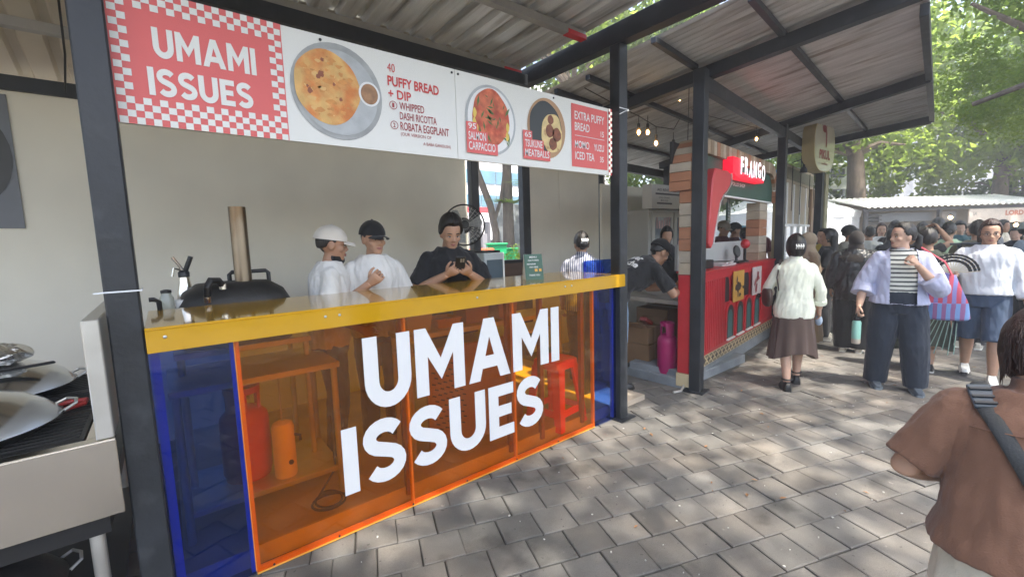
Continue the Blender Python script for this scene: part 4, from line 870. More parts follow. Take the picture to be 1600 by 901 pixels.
yc = MB(); yc.tube([(4.30, 2.42, .16), (4.18, 2.36, .06), (4.05, 2.33, .012), (3.95, 2.36, .01)], .012, 8); props(build('grey_pipe', yc, M['steel_dull']), 'short grey pipe at the foot of the kiosk corner', 'pipe')
# fridge with sign header
fg = thing('fridge', 'white double door display fridge with printed header board', 'fridge', (6.5, 4.1, 0)); FX = .32
mb = MB(); mb.bx(5.94, 7.27, 4.0, 4.5, .1, 2.02); build('cabinet', mb, mat('fridge_white', (.52, .52, .48), .45, var=.04), fg, bevel=.008)
for x0, x1 in ((6.0, 6.59), (6.63, 7.22)):
    mb = MB(); mb.bx(x0, x1, 3.965, 3.999, .35, 1.98); d_ = build('door', mb, bpy.data.materials['fridge_white'], fg, bevel=.006)
    mb = MB(); mb.bx(x0+.07, x1-.07, 3.960, 3.9645, .45, 1.90); build('pane', mb, mat('cool_glass', (.18, .22, .26), .12, var=.4, vs=3, col2=(.42, .46, .48), c2s=2.2), d_)
    mb = MB(); rr = random.Random(4)
    for z in (.7, 1.05, 1.4, 1.72):
        for k in range(6): mb.bx(x0+.09+k*.07, x0+.135+k*.07, 3.957, 3.9595, z, z+rr.uniform(.1, .2))
    build('bottles', mb, mat('bottle_print', (.36, .24, .25), .4, var=.6, vs=8, island=.6) if x0 < 6.2 else bpy.data.materials['bottle_print'], d_)['kind'] = 'stuff'
mb = MB(); mb.bx(5.92, 7.30, 3.93, 4.1, 2.03, 2.40); hd = build('header_board', mb, M['white_print'], fg, bevel=.004)
mb = MB(); 
for x in (6.06, 6.76):
    text(mb, 'AIO RENTAL', (x, 3.927, 2.30), X_, Z_, .42, .04, .02); text(mb, 'COLD DRINKS', (x+.05, 3.927, 2.19), X_, Z_, .3, .022, .005); text(mb, '0812 5550', (x+.1, 3.927, 2.145), X_, Z_, .2, .025, .005)
    mb.bx(x, x+.42, 3.926, 3.929, 2.10, 2.125)
mb.bx(6.02, 7.24, 3.926, 3.929, 2.245, 2.27); build('lettering', mb, mat('grey_ink', (.12, .12, .13), .6), hd, recalc=False)
# ================================================================== SECOND ROOF
rn = V((-.013, .100, .995)).normalized(); rp0 = V((4.5, 2.33, 3.29))
def roofz(x, y): return rp0.z-(rn.x*(x-rp0.x)+rn.y*(y-rp0.y))/rn.z
k2 = thing('canopy', 'black steel canopy with weathered corrugated roof over the red kiosk', 'canopy', (6.5, 2.5, 0))
for x, y, wd in ((4.19, 2.245, .112), (7.32, 2.645, .112), (5.58, 4.68, .11), (7.9, 4.9, .11)):
    mb = MB(); mb.box((x, y, (roofz(x, y)-.12)/2), (wd, wd, roofz(x, y)-.12), Matrix.Rotation(FROT, 3, 'Z')); build('post', mb, M['black'], k2, bevel=.005)
mb = MB(); mb.box((4.19, 2.245, .006), (.2, .2, .01), Matrix.Rotation(FROT, 3, 'Z')); build('base_plate', mb, M['black'], k2)
def rbeam(a, b_, wd, ht, drop, name='beam', m=None):
    mb = MB(); mb.beam((a[0], a[1], roofz(*a)-drop-ht/2), (b_[0], b_[1], roofz(*b_)-drop-ht/2), wd, ht); return build(name, mb, m or M['black'], k2, bevel=.003)
rbeam((4.55, .75), (4.10, 4.8), .10, .12, .045)
rbeam((7.22, 1.05), (7.75, 4.95), .10, .12, .045)
rbeam((9.95, 1.42), (9.35, 4.6), .10, .12, .045)
rbeam((4.19, 2.245), (7.45, 2.66), .08, .14, .172); rbeam((7.45, 2.66), (9.8, 2.95), .08, .14, .172)
rbeam((4.2, 4.6), (9.5, 5.2), .08, .14, .172)
rbeam((5.0, .80), (10.02, 1.42), .06, .10, .04)
for a, b_ in (((3.55, 1.53), (9.75, 2.22)), ((3.42, 3.0), (9.6, 3.75)), ((3.40, 2.25), (4.3, 2.36)), ((3.36, 3.38), (4.2, 3.48)), ((3.4, 4.2), (9.4, 4.75))):
    rbeam(a, b_, .05, .05, .012, 'purlin')
mb = MB(); nx, ny = 620, 14; vs = []
def edge0(y): return 3.50-.07*(y-2.35)+(.9*(max(0, 1.6-y))*1.2 if y < 1.6 else 0)
for j in range(ny+1):
    f = j/ny
    for i in range(nx+1):
        h = i/nx
        x = 3.45+6.6*h; y0 = .60+(x-3.45)*.125; y = y0+(5.3-y0+.09*(x-3.4))*f; x2 = x-.10*(y-2.3)
        zz = roofz(x2, y)+.012*math.sin(2*math.pi*x/.09)
        vs.append((x2, y, zz))
fs = [(j*(nx+1)+i, j*(nx+1)+i+1, (j+1)*(nx+1)+i+1, (j+1)*(nx+1)+i) for j in range(ny) for i in range(nx)]
mb.add(vs, fs); build('roof_sheet', mb, M['galv2'], k2, smooth='all', recalc=False)
# string lights
bl = mat('lit_filament', (1.0, .62, .25), .4, emit=9); amb = acrylic('bulb_glass', (1, .92, .8), surf=((.9, .6, .3), .05))
wire = [(3.6, 3.2, 3.16), (4.1, 3.05, 2.98), (4.26, 3.0, 2.93), (4.6, 3.0, 2.86), (4.97, 3.0, 2.88), (5.3, 3.1, 3.1)]
ls = MB(); ls.tube(wire, .005, 6); ls.tube([(4.6, 2.6, 3.2), (4.62, 2.62, 2.5)], .004, 6); ls.tube([(5.09, 3.0, 3.42), (5.6, 3.1, 3.2), (7.28, 3.0, 3.20)], .004, 6)
props(build('cord', ls, M['cable']), 'black cord of the string lights under the canopy', 'string light cord')
places = ['at the far left by the black post', 'second from the left by the black post', 'third from the left above the fridge', 'nearest the plank arch', 'highest up beside the canopy beam', 'right above the FRANGO sign']
for i, (x, y, z) in enumerate([(4.263, 3.0, 2.747), (4.433, 3.0, 2.768), (4.599, 3.0, 2.667), (4.964, 3.0, 2.654), (5.093, 3.0, 3.25), (7.28, 3.0, 3.03)]):
    t = thing('light_bulb', 'lit warm light bulb '+places[i], 'light bulb', (x, y, z), 0, 'string lights under the canopy')
    mb = MB(); mb.lathe([(.006, -.03), (.026, -.01), (.03, .012), (.018, .045), (.014, .055)], (0, 0, 0), 14); build('glass', mb, amb, t, smooth=True, local=True)
    mb = MB(); mb.lathe([(.006, -.018), (.016, 0), (.014, .02), (.006, .03)], (0, 0, 0), 10); build('filament', mb, bl, t, smooth=True, local=True)
    mb = MB(); mb.lathe([(.017, .055), (.017, .10), (.006, .11)], (0, 0, 0), 10); mb.tube([(0, 0, .11), (0, 0, .19)], .004, 6); build('socket', mb, M['dark'], t, local=True)
# ================================================================== THIRD STALL and round sign
k3 = thing('plank_stall', 'beige boarded stall with white uprights beyond the red kiosk', 'market stall', (9.0, 3.2, 0))
bg_ = mat('beige_board', (.42, .35, .26), .6, var=.1, vs=5, stretch=(4, 4, .6)); 
def kp(s, d, z): return V((7.95, 2.86, 0))+fu*s+fv*d+Z_*z
def kbox(mb, s0, s1, d0, d1, z0, z1): return mb.box(kp((s0+s1)/2, (d0+d1)/2, (z0+z1)/2), (s1-s0, d1-d0, z1-z0), Matrix.Rotation(FROT, 3, 'Z'))
mb = MB(); kbox(mb, 0, 2.6, .02, .06, 2.45, 2.75); build('fascia', mb, bg_, k3, bevel=.003)
mb = MB(); kbox(mb, .4, 2.5, .01, .0195, 2.5, 2.7); build('fascia_panel', mb, mat('olive_board', (.19, .18, .13), .6), k3)
for k in range(5):
    mb = MB(); kbox(mb, .08+.5*k, .42+.5*k, .03, .05, 1.75, 2.448); build('hanging_board', mb, bg_, k3, bevel=.002)
for k in range(6):
    mb = MB(); kbox(mb, .0+.5*k, .06+.5*k, .03, .07, .0, 2.448); build('upright', mb, M['white_ink'], k3)
mb = MB(); kbox(mb, 0, 2.56, .0, .03, 1.70, 1.745); build('cross_rail', mb, M['white_ink'], k3)
mb = MB(); kbox(mb, -.1, 2.6, -.05, .6, .0, 1.05); build('counter_front', mb, bg_, k3); mb = MB(); kbox(mb, -.12, 2.62, -.08, .6, 1.052, 1.09); build('counter_top', mb, M['white_print'], k3)
mb = MB(); kbox(mb, -.32, -.18, -.05, .05, 0, 2.2); build('corner_board', mb, mat('ochre_board', (.35, .29, .16), .6, var=.1), k3)
mb = MB(); kbox(mb, 2.3, 2.62, -.02, .02, 0, 2.44); build('end_board', mb, mat('tan_board', (.33, .22, .15), .6, var=.1), k3)
bb = MB(); kbox(bb, .6, 1.15, .75, .8, 1.1, 1.75); props(build('blue_board', bb, mat('sky_blue_board', (.04, .33, .62), .5), bevel=.05), 'bright blue board with rounded corners inside beige stall', 'board')
for i, (s, z0, z1) in enumerate(((.15, 2.25, 2.72), (.75, 2.2, 2.95), (1.5, 2.35, 2.70), (1.9, 2.35, 2.75))):
    t = thing('spot_lamp', ['first', 'second, longest', 'third', 'fourth'][i]+' black spot lamp along the beige stall front, counted from the kiosk', 'lamp', kp(s, -.12, z0), 0, 'black lamps on the beige stall')
    mb = MB(); mb.tube([kp(s, -.1, z1), kp(s, -.22, z1+.03), kp(s, -.26, z1-.06)], .008, 6); build('bracket', mb, M['dark'], t)
    mb = MB(); mb.lathe([(.055, -.10), (.05, -.05), (.02, 0), (.018, .03)], kp(s, -.26, z1-.08), 12); build('lamp_shade', mb, M['dark'], t, smooth=True)
    mb = MB(); mb.tube([kp(s, -.11, z1-.05), kp(s, -.11, z0-.3)], .006, 6); build('cable', mb, M['dark'], t)
p5 = MB(); p5.bx(9.1, 9.21, 2.64, 2.75, 0, 3.3); props(build('steel_post', p5, M['black']), 'black steel post under the round hanging sign', 'post')
yb = MB(); yb.bx(9.215, 9.37, 2.62, 2.78, 1.4, 2.6); props(build('bark_board', yb, mat('pale_bark', (.36, .33, .2), .7, var=.3, vs=6)), 'pale mottled board fixed beside the black post', 'board')
rsn = thing('round_sign', 'pale rounded hanging shop sign with dark red spoon and lettering', 'sign', (8.70, 2.60, 3.0), R(-3))
mb = MB(); sq_ = [(.42*math.copysign(abs(math.cos(t))**.72, math.cos(t)), .42*math.copysign(abs(math.sin(t))**.72, math.sin(t))) for t in [2*math.pi*k/40 for k in range(40)]]
mb.prism(sq_, (0, -.09, 0), X_, Z_, (0, .18, 0)); build('casing', mb, mat('sign_edge', (.46, .38, .20), .5), rsn, local=True)
mb = MB(); mb.sheet([(a*.97, b_*.97) for a, b_ in sq_], (0, -.093, 0), X_, Z_); build('face', mb, mat('sign_face', (.56, .53, .42), .15, var=.05, coat=.5), rsn, local=True, recalc=False)
dk = mat('dark_red_print', (.24, .03, .03), .5)
mb = MB(); mb.sheet(ring2(-.05, .27, .085, .065, 20, .08), (0, -.096, 0), X_, Z_); mb.sheet([(.0, .30), (.06, .22), (.065, 0), (.035, -.03), (.02, 0), (.01, .2)], (0, -.096, 0), X_, Z_); build('spoon_emblem', mb, dk, rsn, local=True, recalc=False)
mb = MB(); text(mb, 'PIKUL', (-.22, -.096, -.22), X_, Z_, .44, .15, .04); text(mb, 'coffee', (-.12, -.096, -.31), X_, Z_, .24, .04, .01); build('lettering', mb, dk, rsn, local=True, recalc=False)
mb = MB(); mb.bx(.3, .36, -.02, .12, .3, .5); build('hanger', mb, M['black'], rsn, local=True)
# ================================================================== TREES AND BACKGROUND
M['leaf_a'] = leafmat('leaf_bright', (.10, .16, .02), (.20, .26, .045), .6)
M['leaf_b'] = leafmat('leaf_mid', (.065, .12, .02), (.14, .20, .04), .55)
M['leaf_c'] = leafmat('leaf_dark', (.04, .085, .02), (.08, .13, .03), .45)
M['bark'] = mat('bark', (.13, .10, .075), .9, var=.35, vs=5, stretch=(3, 3, .8), bump=.8, bs=14)
def crown_mesh(name, seed, n, rad, flat, leaf, nclump, m, droop=.25):
    r = np.random.default_rng(seed); cs = []
    while len(cs) < nclump:
        p = r.uniform(-1, 1, 3)
        if .25 < np.linalg.norm(p) < 1: cs.append(p*np.array([rad, rad, rad*flat]))
    cs = np.array(cs); cr = r.uniform(.16, .34, nclump)*rad
    k = r.integers(0, nclump, n); d = r.normal(0, 1, (n, 3)); d /= np.linalg.norm(d, axis=1)[:, None]
    pos = cs[k]+d*(cr[k]*r.uniform(.35, 1.0, n)**.6)[:, None]*np.array([1, 1, .6]); pos[:, 2] -= droop*r.uniform(0, 1, n)**2*cr[k]
    ax = r.normal(0, 1, (n, 3)); ax[:, 2] -= .35; ax /= np.linalg.norm(ax, axis=1)[:, None]
    b = np.cross(ax, r.normal(0, 1, (n, 3))); b /= np.linalg.norm(b, axis=1)[:, None]
    l = leaf*r.uniform(.6, 1.35, n)[:, None]; wd = l*.24
    bend = np.cross(ax, b)*l*.15
    P = np.stack([pos-ax*l*.5, pos+b*wd+bend, pos+ax*l*.5, pos-b*wd+bend], 1).reshape(-1, 3)
    me = bpy.data.meshes.new(name); me.vertices.add(4*n); me.vertices.foreach_set('co', P.ravel())
    me.loops.add(4*n); me.loops.foreach_set('vertex_index', np.arange(4*n, dtype=np.int32))
    me.polygons.add(n); me.polygons.foreach_set('loop_start', np.arange(0, 4*n, 4, dtype=np.int32)); me.polygons.foreach_set('loop_total', np.full(n, 4, dtype=np.int32))
    me.update(calc_edges=True); me.materials.append(m)
    return me, cs
CR = {'near': crown_mesh('crown', 1, 15000, 2.6, .55, .11, 42, M['leaf_a'], .8),
      'far': crown_mesh('crown', 2, 4800, 3.2, .75, .26, 34, M['leaf_a'], .5),
      'far2': crown_mesh('crown', 3, 6500, 3.2, .8, .25, 30, M['leaf_b'], .4),
      'far3': crown_mesh('crown', 4, 7000, 3.2, .85, .25, 30, M['leaf_c'], .3),
      'shade': crown_mesh('crown', 5, 8200, 4.4, .35, .24, 60, M['leaf_a'], .3)}
def tree(label, base, kind, cc, sc, tr, rz=0, group=None, limbs=7, bend=(0, 0)):
    base, cc = V(base), V(cc); t = thing('tree', label, 'tree', base, 0, group); me, cs = CR[kind]
    mb = MB(); f = base+(cc-base)*.30+V((bend[0], bend[1], 0)); fork = base+(cc-base)*.68
    mb.tube([base-Z_*.05, base+(f-base)*.12, f, fork], [tr*1.35, tr*1.05, tr*.85, tr*.6], 12); build('trunk', mb, M['bark'], t, smooth=True)
    Rz = Matrix.Rotation(rz, 3, 'Z'); ids = np.argsort(-np.linalg.norm(cs, axis=1))[:limbs*3:3]
    for i in ids:
        e = cc+(Rz @ V(cs[i]))*sc; mid = fork+(e-fork)*.5+V((0, 0, .12*(e-fork).length)); mb = MB()
        mb.tube([fork-(fork-base).normalized()*.1, mid, e], [tr*.42, tr*.24, tr*.06], 7); build('limb', mb, M['bark'], t, smooth=True)
    o = put('crown', me, None, t); o.location = cc-base; o.rotation_euler = (0, 0, rz); o.scale = (sc,)*3
    return t
# trees over the plaza, out of frame to the right: their crowns dapple the paving
for i, (x, y, z, s, rz) in enumerate(((2.2, -5.6, 11.6, 1.0, 0), (7.4, -5.9, 12.0, 1.05, 1.2), (12.6, -5.4, 12.4, 1.05, 2.3), (-2.6, -5.2, 11.4, .95, 4.0), (10.5, -1.6, 13.0, .8, 5.0))):
    tree(['tall spreading tree shading the paving at %s' % p for p in ('the middle of the plaza', 'the far middle of the plaza', 'the far end of the plaza', 'the near end of the plaza', 'the back of the crowd')][i], (x+.5, y-2.2, 0), 'shade', (x, y, z), s, .2, rz, 'shade trees over the plaza')
# near feathery tree whose limbs enter the picture at the right edge
tn = tree('feathery light green tree with thick limbs at the right edge', (10.2, -2.6, 0), 'near', (10.4, -.75, 5.6), 1.0, .2, .4)
for pts, r0 in (([(9.9, -2.3, 3.0), (9.3, -1.0, 3.2), (8.9, -.1, 3.55), (8.6, .5, 4.1), (8.4, .9, 4.45)], .10), ([(9.9, -2.3, 2.6), (9.4, -.5, 3.6), (9.2, -.1, 4.3), (9.0, .1, 5.4)], .11), ([(9.3, -.7, 3.3), (9.2, .3, 3.5), (9.3, .9, 3.35)], .05)):
    mb = MB(); mb.tube(pts, [r0, r0*.85, r0*.65, r0*.4, r0*.2][:len(pts)], 8); build('limb', mb, M['bark'], tn, smooth=True)
o = put('foliage', CR['near'][0], None, tn); o.location = V((10.8, .1, 3.9))-tn.location; o.scale = (.62, .55, .5); o.rotation_euler = (0, 0, 2)
o = put('foliage', CR['near'][0], None, tn); o.location = V((12.5, -.6, 4.2))-tn.location; o.scale = (.8, .7, .6); o.rotation_euler = (0, 0, 3.4)
labs = 0
TL = [('far', (21.5, 4.9, 0), (21, 5.2, 6.8), 1.15, .42, 0, 'broad tree with thick grey trunk behind the white roofed stall'),
      ('far2', (16.6, 5.0, 0), (16.6, 5.4, 6.2), .8, .15, 1, 'brown trunked tree beside the white tent'),
      ('far', (25, 1.5, 0), (25, 1.5, 6.6), 1.2, .3, 2, 'bright green tree behind the middle of the white roofed stall'),
      ('far2', (28, -1.5, 0), (28, -1.0, 7.2), 1.3, .3, 3, 'green tree behind the right end of the white roofed stall'),
      ('far3', (30, 6, 0), (30, 6, 8), 1.4, .35, 4, 'dark green tree farthest back left of the grey trunk'),
      ('far', (34, 1.5, 0), (34, 2.0, 9.5), 1.5, .35, 5, 'tall pale green tree far behind the white roofed stall'),
      ('far2', (20, 9.5, 0), (20, 9.5, 6.6), 1.2, .25, 1.5, 'green tree behind the guard tower'),
      ('far3', (16.5, 10.5, 0), (16.5, 10.5, 6.6), 1.1, .25, 2.5, 'dark tree behind the red kiosk'),
      ('far', (12.0, 10, 0), (12, 10, 7.5), 1.1, .22, 3.5, 'yellow green tree seen between the two roofs'),
      ('far2', (9.5, 12, 0), (9.5, 12, 8.5), 1.2, .22, 4.5, 'green tree above the fridge behind the stalls'),
      ('far', (9.8, 8.8, 0), (9.0, 8.6, 8.4), .95, .2, 5.5, 'sunlit tree above the gap between the two roofs'),
      ('far2', (13.0, 6.8, 0), (13.0, 7.0, 6.8), .8, .2, .5, 'mid green tree behind the beige boarded stall'),
      ('far3', (38, -5, 0), (38, -5, 9), 1.6, .35, 1, 'far dark tree at the right edge'),
      ('far', (24, -1.8, 0), (24, -2.2, 8.0), 1.1, .25, 2.2, 'light green tree high above the far sign at right')]
for k, b, c, s, tr, rz, lab in TL: tree(lab, b, k, c, s, tr, rz, 'trees behind the stalls')
for i, (x, y, z, k, sc) in enumerate(((25.5, 5.0, 4.2, 'far', .95), (27.5, 1.0, 4.0, 'far', 1.0), (29.0, -2.5, 4.2, 'far2', 1.0), (23.0, 8.4, 3.8, 'far2', .9), (19.2, 11.5, 4.0, 'far', .9), (32, -6.5, 4.5, 'far', 1.1))):
    tree(['low bright tree behind the grey trunk', 'low bright tree behind the middle of the far roof', 'low tree behind the LORD MOSS sign', 'low tree left of the white cabin', 'low bright tree behind the kiosk', 'low bright tree at far right edge'][i], (x, y, 0), k, (x, y, z), sc, .12, i*1.3, 'understory trees behind the stalls')
# ground level greenery behind the far stalls
def bush(name, label, cat, c, r, seed, n, leaf, m, kind=None):
    me, _ = crown_mesh(name, seed, n, 1.0, .8, leaf, 26, m, .2); o = put(name, me); o.location = c; o.scale = r; return props(o, label, cat, kind=kind)
for i, (c, r) in enumerate((((24, 6.5, 1.6), (3, 2.5, 2)), ((28, 3, 1.8), (3.5, 3, 2.4)), ((29, -1, 1.8), (3.5, 3, 2.4)), ((17.5, 8.0, 1.6), (3, 2, 2)))):
    bush('bush', ['dark bush left of the grey trunk', 'bush behind the white roofed stall', 'bush behind the far right sign', 'bush behind the white tents'][i], 'bush', c, r, 20+i, 3000, .12, M['leaf_c'])
for i, (c, r) in enumerate((((-2.5, -6.5, 1.0), (2.6, 1.2, 1.3)), ((2.5, -7.0, .9), (2.6, 1.2, 1.2)), ((7.2, -7.0, 1.0), (2.6, 1.2, 1.3)))):
    bush('planting_bed', ['shrub bed across the plaza behind the near end', 'shrub bed across the plaza opposite the amber counter', 'shrub bed across the plaza opposite the kiosk'][i], 'bush', c, r, 50+i, 3500, .12, M['leaf_c'])
# far stall with white corrugated roof
fs_ = thing('far_stall', 'low stall with white corrugated roof and LORD MOSS sign beyond the crowd', 'market stall', (20.8, 2.6, 0), math.atan2(-.624, .782))
def fpl(mb_, a, b_, c, d, e, f): mb_.bx(a, b_, c, d, e, f)
wr = mat('white_roof_sheet', (.78, .78, .76), .5, var=.08, vs=2)
mb = MB(); nx = 170; vs = []
for j in range(2):
    for i in range(nx+1):
        x = -2.95+6.4*i/nx; vs.append((x, [-.55, 1.5][j], [2.33, 2.78][j]+.025*math.sin(2*math.pi*x/.2)))
mb.add(vs, [(i, i+1, nx+2+i, nx+1+i) for i in range(nx)]); build('roof_sheet', mb, wr, fs_, local=True, smooth='all', recalc=False)
mb = MB(); mb.bx(-2.9, 3.4, -.42, -.36, 2.2, 2.29); build('beam', mb, M['black'], fs_, local=True)
for x in (-2.8, -.35, 3.28):
    mb = MB(); mb.bx(x-.05, x+.05, -.42, -.32, 0, 2.2); build('post', mb, M['black'], fs_, local=True)
mb = MB(); mb.bx(-2.9, 3.4, 1.3, 1.36, 0, 2.6); build('back_board', mb, mat('dim_board', (.30, .28, .25), .7), fs_, local=True)
mb = MB(); mb.bx(.55, 3.2, -.46, -.425, 1.72, 2.19); sb_ = build('sign_board', mb, mat('pinkish_board', (.52, .46, .40), .6), fs_, local=True)
mb = MB(); text(mb, 'LORD MOSS', (1.75, -.463, 1.95), X_, Z_, 1.25, .17, .05); build('lettering', mb, mat('rust_ink', (.35, .10, .05), .6), sb_, local=True, recalc=False)
mb = MB(); text(mb, 'LM', (.68, -.463, 1.98), X_, Z_, .12, .12, .03); build('emblem', mb, bpy.data.materials['dim_board'], sb_, local=True, recalc=False)
mb = MB(); mb.bx(.5, 3.3, -.45, .3, 0, 1.05); build('counter_front', mb, bpy.data.materials['dim_board'], fs_, local=True)
mb = MB(); mb.bx(-2.2, .4, -.2, .3, 1.85, 2.15); build('awning', mb, mat('grey_awning', (.16, .17, .18), .7), fs_, local=True)
for i in range(7):
    mb = MB(); mb.bx(-2.85, -2.25, -.36, -.34, 1.25+.13*i, 1.30+.13*i); build('rack_bar', mb, M['dark'], fs_, local=True)
for i, (x, z) in enumerate(((-.1, 1.93), (2.1, 1.62))):
    t = thing('stall_lamp', ['warm lamp glowing under the awning of the far stall', 'warm lamp below the LORD MOSS sign'][i], 'lamp', wmat(fs_) @ V((x, -.5, z)))
    mb = MB(); mb.ball((0, 0, 0), (.06, .06, .06), 12, 8); build('bulb', mb, mat('lamp_glow', (1, .62, .28), .4, emit=5) if i == 0 else bpy.data.materials['lamp_glow'], t, local=True, smooth=True)
    mb = MB(); mb.tube([(0, 0, .055), (0, 0, .12)], .02, 8); build('socket', mb, M['dark'], t, local=True)
# tents
wc = mat('white_canvas', (.74, .76, .78), .6, var=.05, vs=2, bump=.1, bs=3)
for i, (c, s) in enumerate((((15.9, 6.5, 0), 1.05), ((18.2, 5.6, 0), 1.0))):
    t = thing('event_tent', ['white square event tent behind the red kiosk opening', 'white peaked event tent right of the beige stall'][i], 'tent', c, R(-30), 'white event tents')
    mb = MB(); 
    mb.loft([[V((a*s*k, b_*s*k, z)) for a, b_ in ((-1, -1), (1, -1), (1, 1), (-1, 1))] for k, z in ((1.0, 2.05), (1.02, 2.25), (.55, 2.5), (.2, 2.75), (.03, 2.95))]); build('roof', mb, wc, t, local=True)
    for k in range(4):
        Rz = Matrix.Rotation(R(90*k), 3, 'Z'); mb = MB(); vs = []
        for i2 in range(25):
            x = -s*.98+1.96*s*i2/24
            for z in (0.02, 2.2): vs.append(Rz @ V((x, -s*.98+.02*math.sin(x*9), z)))
        mb.add(vs, [(2*i2, 2*i2+2, 2*i2+3, 2*i2+1) for i2 in range(24)]); build('side_wall', mb, wc, t, local=True, smooth='all', recalc=False)
# guard cabin on stilts
gc = thing('guard_cabin', 'white cabin with dark windows and blue roof on lattice stilts', 'cabin', (22.6, 6.9, 0), R(-38))
wp = mat('cabin_white', (.72, .75, .78), .5)
mb = MB(); mb.bx(-.9, .95, -.8, .8, 3.35, 4.32); build('wall', mb, wp, gc, local=True)
for x0, x1 in ((-.72, -.06), (.1, .78)):
    mb = MB(); mb.bx(x0, x1, -.83, -.801, 3.78, 4.22); wn = build('window', mb, wp, gc, local=True)
    mb = MB(); mb.bx(x0+.05, x1-.05, -.845, -.831, 3.82, 4.18); build('pane', mb, mat('dark_pane', (.06, .07, .09), .15), wn, local=True)
mb = MB(); mb.bx(-1.0, 1.05, -.9, .9, 4.322, 4.40); build('roof', mb, wp, gc, local=True)
for x in (-.8, .0, .85):
    for y in (-.7, .7):
        mb = MB(); mb.bx(x-.04, x+.04, y-.04, y+.04, 0, 3.35); build('leg', mb, wp, gc, local=True)
for k in range(4):
    mb = MB(); mb.beam((-.8, -.7, .4+.75*k), (0, -.7, 1.1+.75*k), .05, .05); mb.beam((.85, -.7, .4+.75*k), (0, -.7, 1.1+.75*k), .05, .05); build('brace', mb, wp, gc, local=True)
tpn = MB(); tpn.box((20.2, 7.6, 3.85), (1.9, 1.4, .5), Matrix.Rotation(R(-38), 3, 'Z')); props(build('blue_tarpaulin', tpn, mat('blue_tarp', (.03, .25, .60), .5, var=.25, vs=3)), 'bright blue tarpaulin roof left of the white cabin', 'tarpaulin')
# pale building far away
ob = thing('tower_building', 'pale far building showing through gaps in the trees', 'building', (62, 1, 0), R(-80))
mb = MB(); mb.bx(-14, 14, 0, 10, 0, 15.5); build('wall', mb, mat('pale_concrete', (.62, .63, .62), .7), ob, local=True)
for k in range(28):
    mb = MB(); mb.bx(-13.8+k, -13.4+k, -.25, -.01, 1, 15); build('fin', mb, bpy.data.materials['pale_concrete'], ob, local=True)
# ---- view through the open gap in the stall's back wall
of = thing('office_building', 'office block with white bands and blue glass seen through the gap', 'building', (22, 31, 0))
bgl = mat('blue_glass', (.10, .24, .34), .15, var=.35, vs=.6)
wbn = mat('white_band', (.75, .76, .77), .6)
mb = MB(); mb.bx(8, 40, 31, 40, 0, 16); build('wall', mb, wbn, of)
for z0, z1 in ((4.55, 5.55), (6.5, 7.6), (8.6, 9.8), (10.8, 12)):
    for k in range(14):
        x0 = 12+k*1.6; mb = MB(); mb.bx(x0+.04, x0+1.56, 30.9, 30.99, z0, z1); build('window', mb, bgl, of)
rb = MB(); rb.bx(14.5, 21.8, 26.9, 27, 3.72, 4.12); props(build('red_fascia', rb, mat('red_fascia', (.6, .03, .04), .5)), 'red shop fascia below the office block', 'sign')
sf = thing('shop_row', 'row of cluttered shop fronts below the red fascia', 'building', (20, 27.5, 0)); cl = [mat('clutter_%d' % i, c, .7) for i, c in enumerate(((.5, .48, .45), (.2, .2, .22), (.5, .2, .12), (.08, .08, .09), (.35, .33, .3)))]
rr = random.Random(9)
for k in range(26):
    x0 = 13+k*.5; z1 = rr.uniform(1.6, 3.7); mb = MB(); mb.bx(x0, x0+rr.uniform(.25, .5), 27.2, 27.6, 0, z1); build('shop_front', mb, rr.choice(cl), sf)
gw_ = MB(); gw_.bx(11.3, 13.5, 15, 15.2, 0, 3.2); props(build('concrete_wall', gw_, M['slab']), 'grey concrete wall seen at right through the gap', 'wall')
gb = mat('green_plastic', (.01, .38, .14), .4)
for i, (x, y, s) in enumerate(((7.15, 9.6, 1.0), (7.75, 9.8, .85))):
    t = thing('wheelie_bin', ['taller green bin seen through the gap', 'lower green bin right of the taller one'][i], 'bin', (x, y, .55), R(-30), 'green bins'); mb = MB()
    mb.loft([[V((a*.26*k*s, b_*.26*k*s, z*s)) for a, b_ in ((-1, -1), (1, -1), (1, 1), (-1, 1))] for k, z in ((.8, 0), (1, .95))]); build('body', mb, gb, t, local=True, bevel=.02)
    mb = MB(); mb.bx(-.28*s, .28*s, -.3*s, .28*s, .951*s, 1.0*s); build('lid', mb, gb, t, local=True, bevel=.01)
rc = MB(); rc.box((6.45, 9.3, .95), (.5, .5, .95)); props(build('orange_crate', rc, mat('orange_plastic', (.65, .12, .05), .5), bevel=.03), 'orange red crate left of the green bins', 'crate')
pl_ = MB(); pl_.bx(5, 14, 7.5, 12, 0, .5); props(build('planter_bank', pl_, M['slab']), kind='structure')
bush('hedge', 'sunlit yellow green hedge top in the open gap', 'hedge', (3.95, 5.6, 1.24), (.75, .4, .34), 41, 2600, .07, M['leaf_a'])
bush('shrub', 'leafy shrub behind the hedge in the gap', 'shrub', (7.6, 8.6, 1.5), (.6, .5, .7), 42, 900, .12, M['leaf_a'])
ct_ = thing('street_tree', 'slender curved grey tree seen through the gap', 'tree', (8.35, 12, 0))
mb = MB(); mb.tube([(8.9, 12, 0), (8.95, 12, 1.9), (8.75, 12, 2.8), (8.25, 12, 3.9), (8.15, 12, 5.2), (8.3, 12, 6.4)], [.14, .13, .12, .11, .09, .06], 9); mb.tube([(8.9, 12, 2.3), (9.2, 12, 3.0), (9.5, 12, 4.5)], [.07, .06, .05], 7); build('trunk', mb, M['bark'], ct_, smooth=True)
o = put('crown', CR['far2'][0], None, ct_); o.location = (0, 0, 7.6); o.scale = (.55, .55, .5)
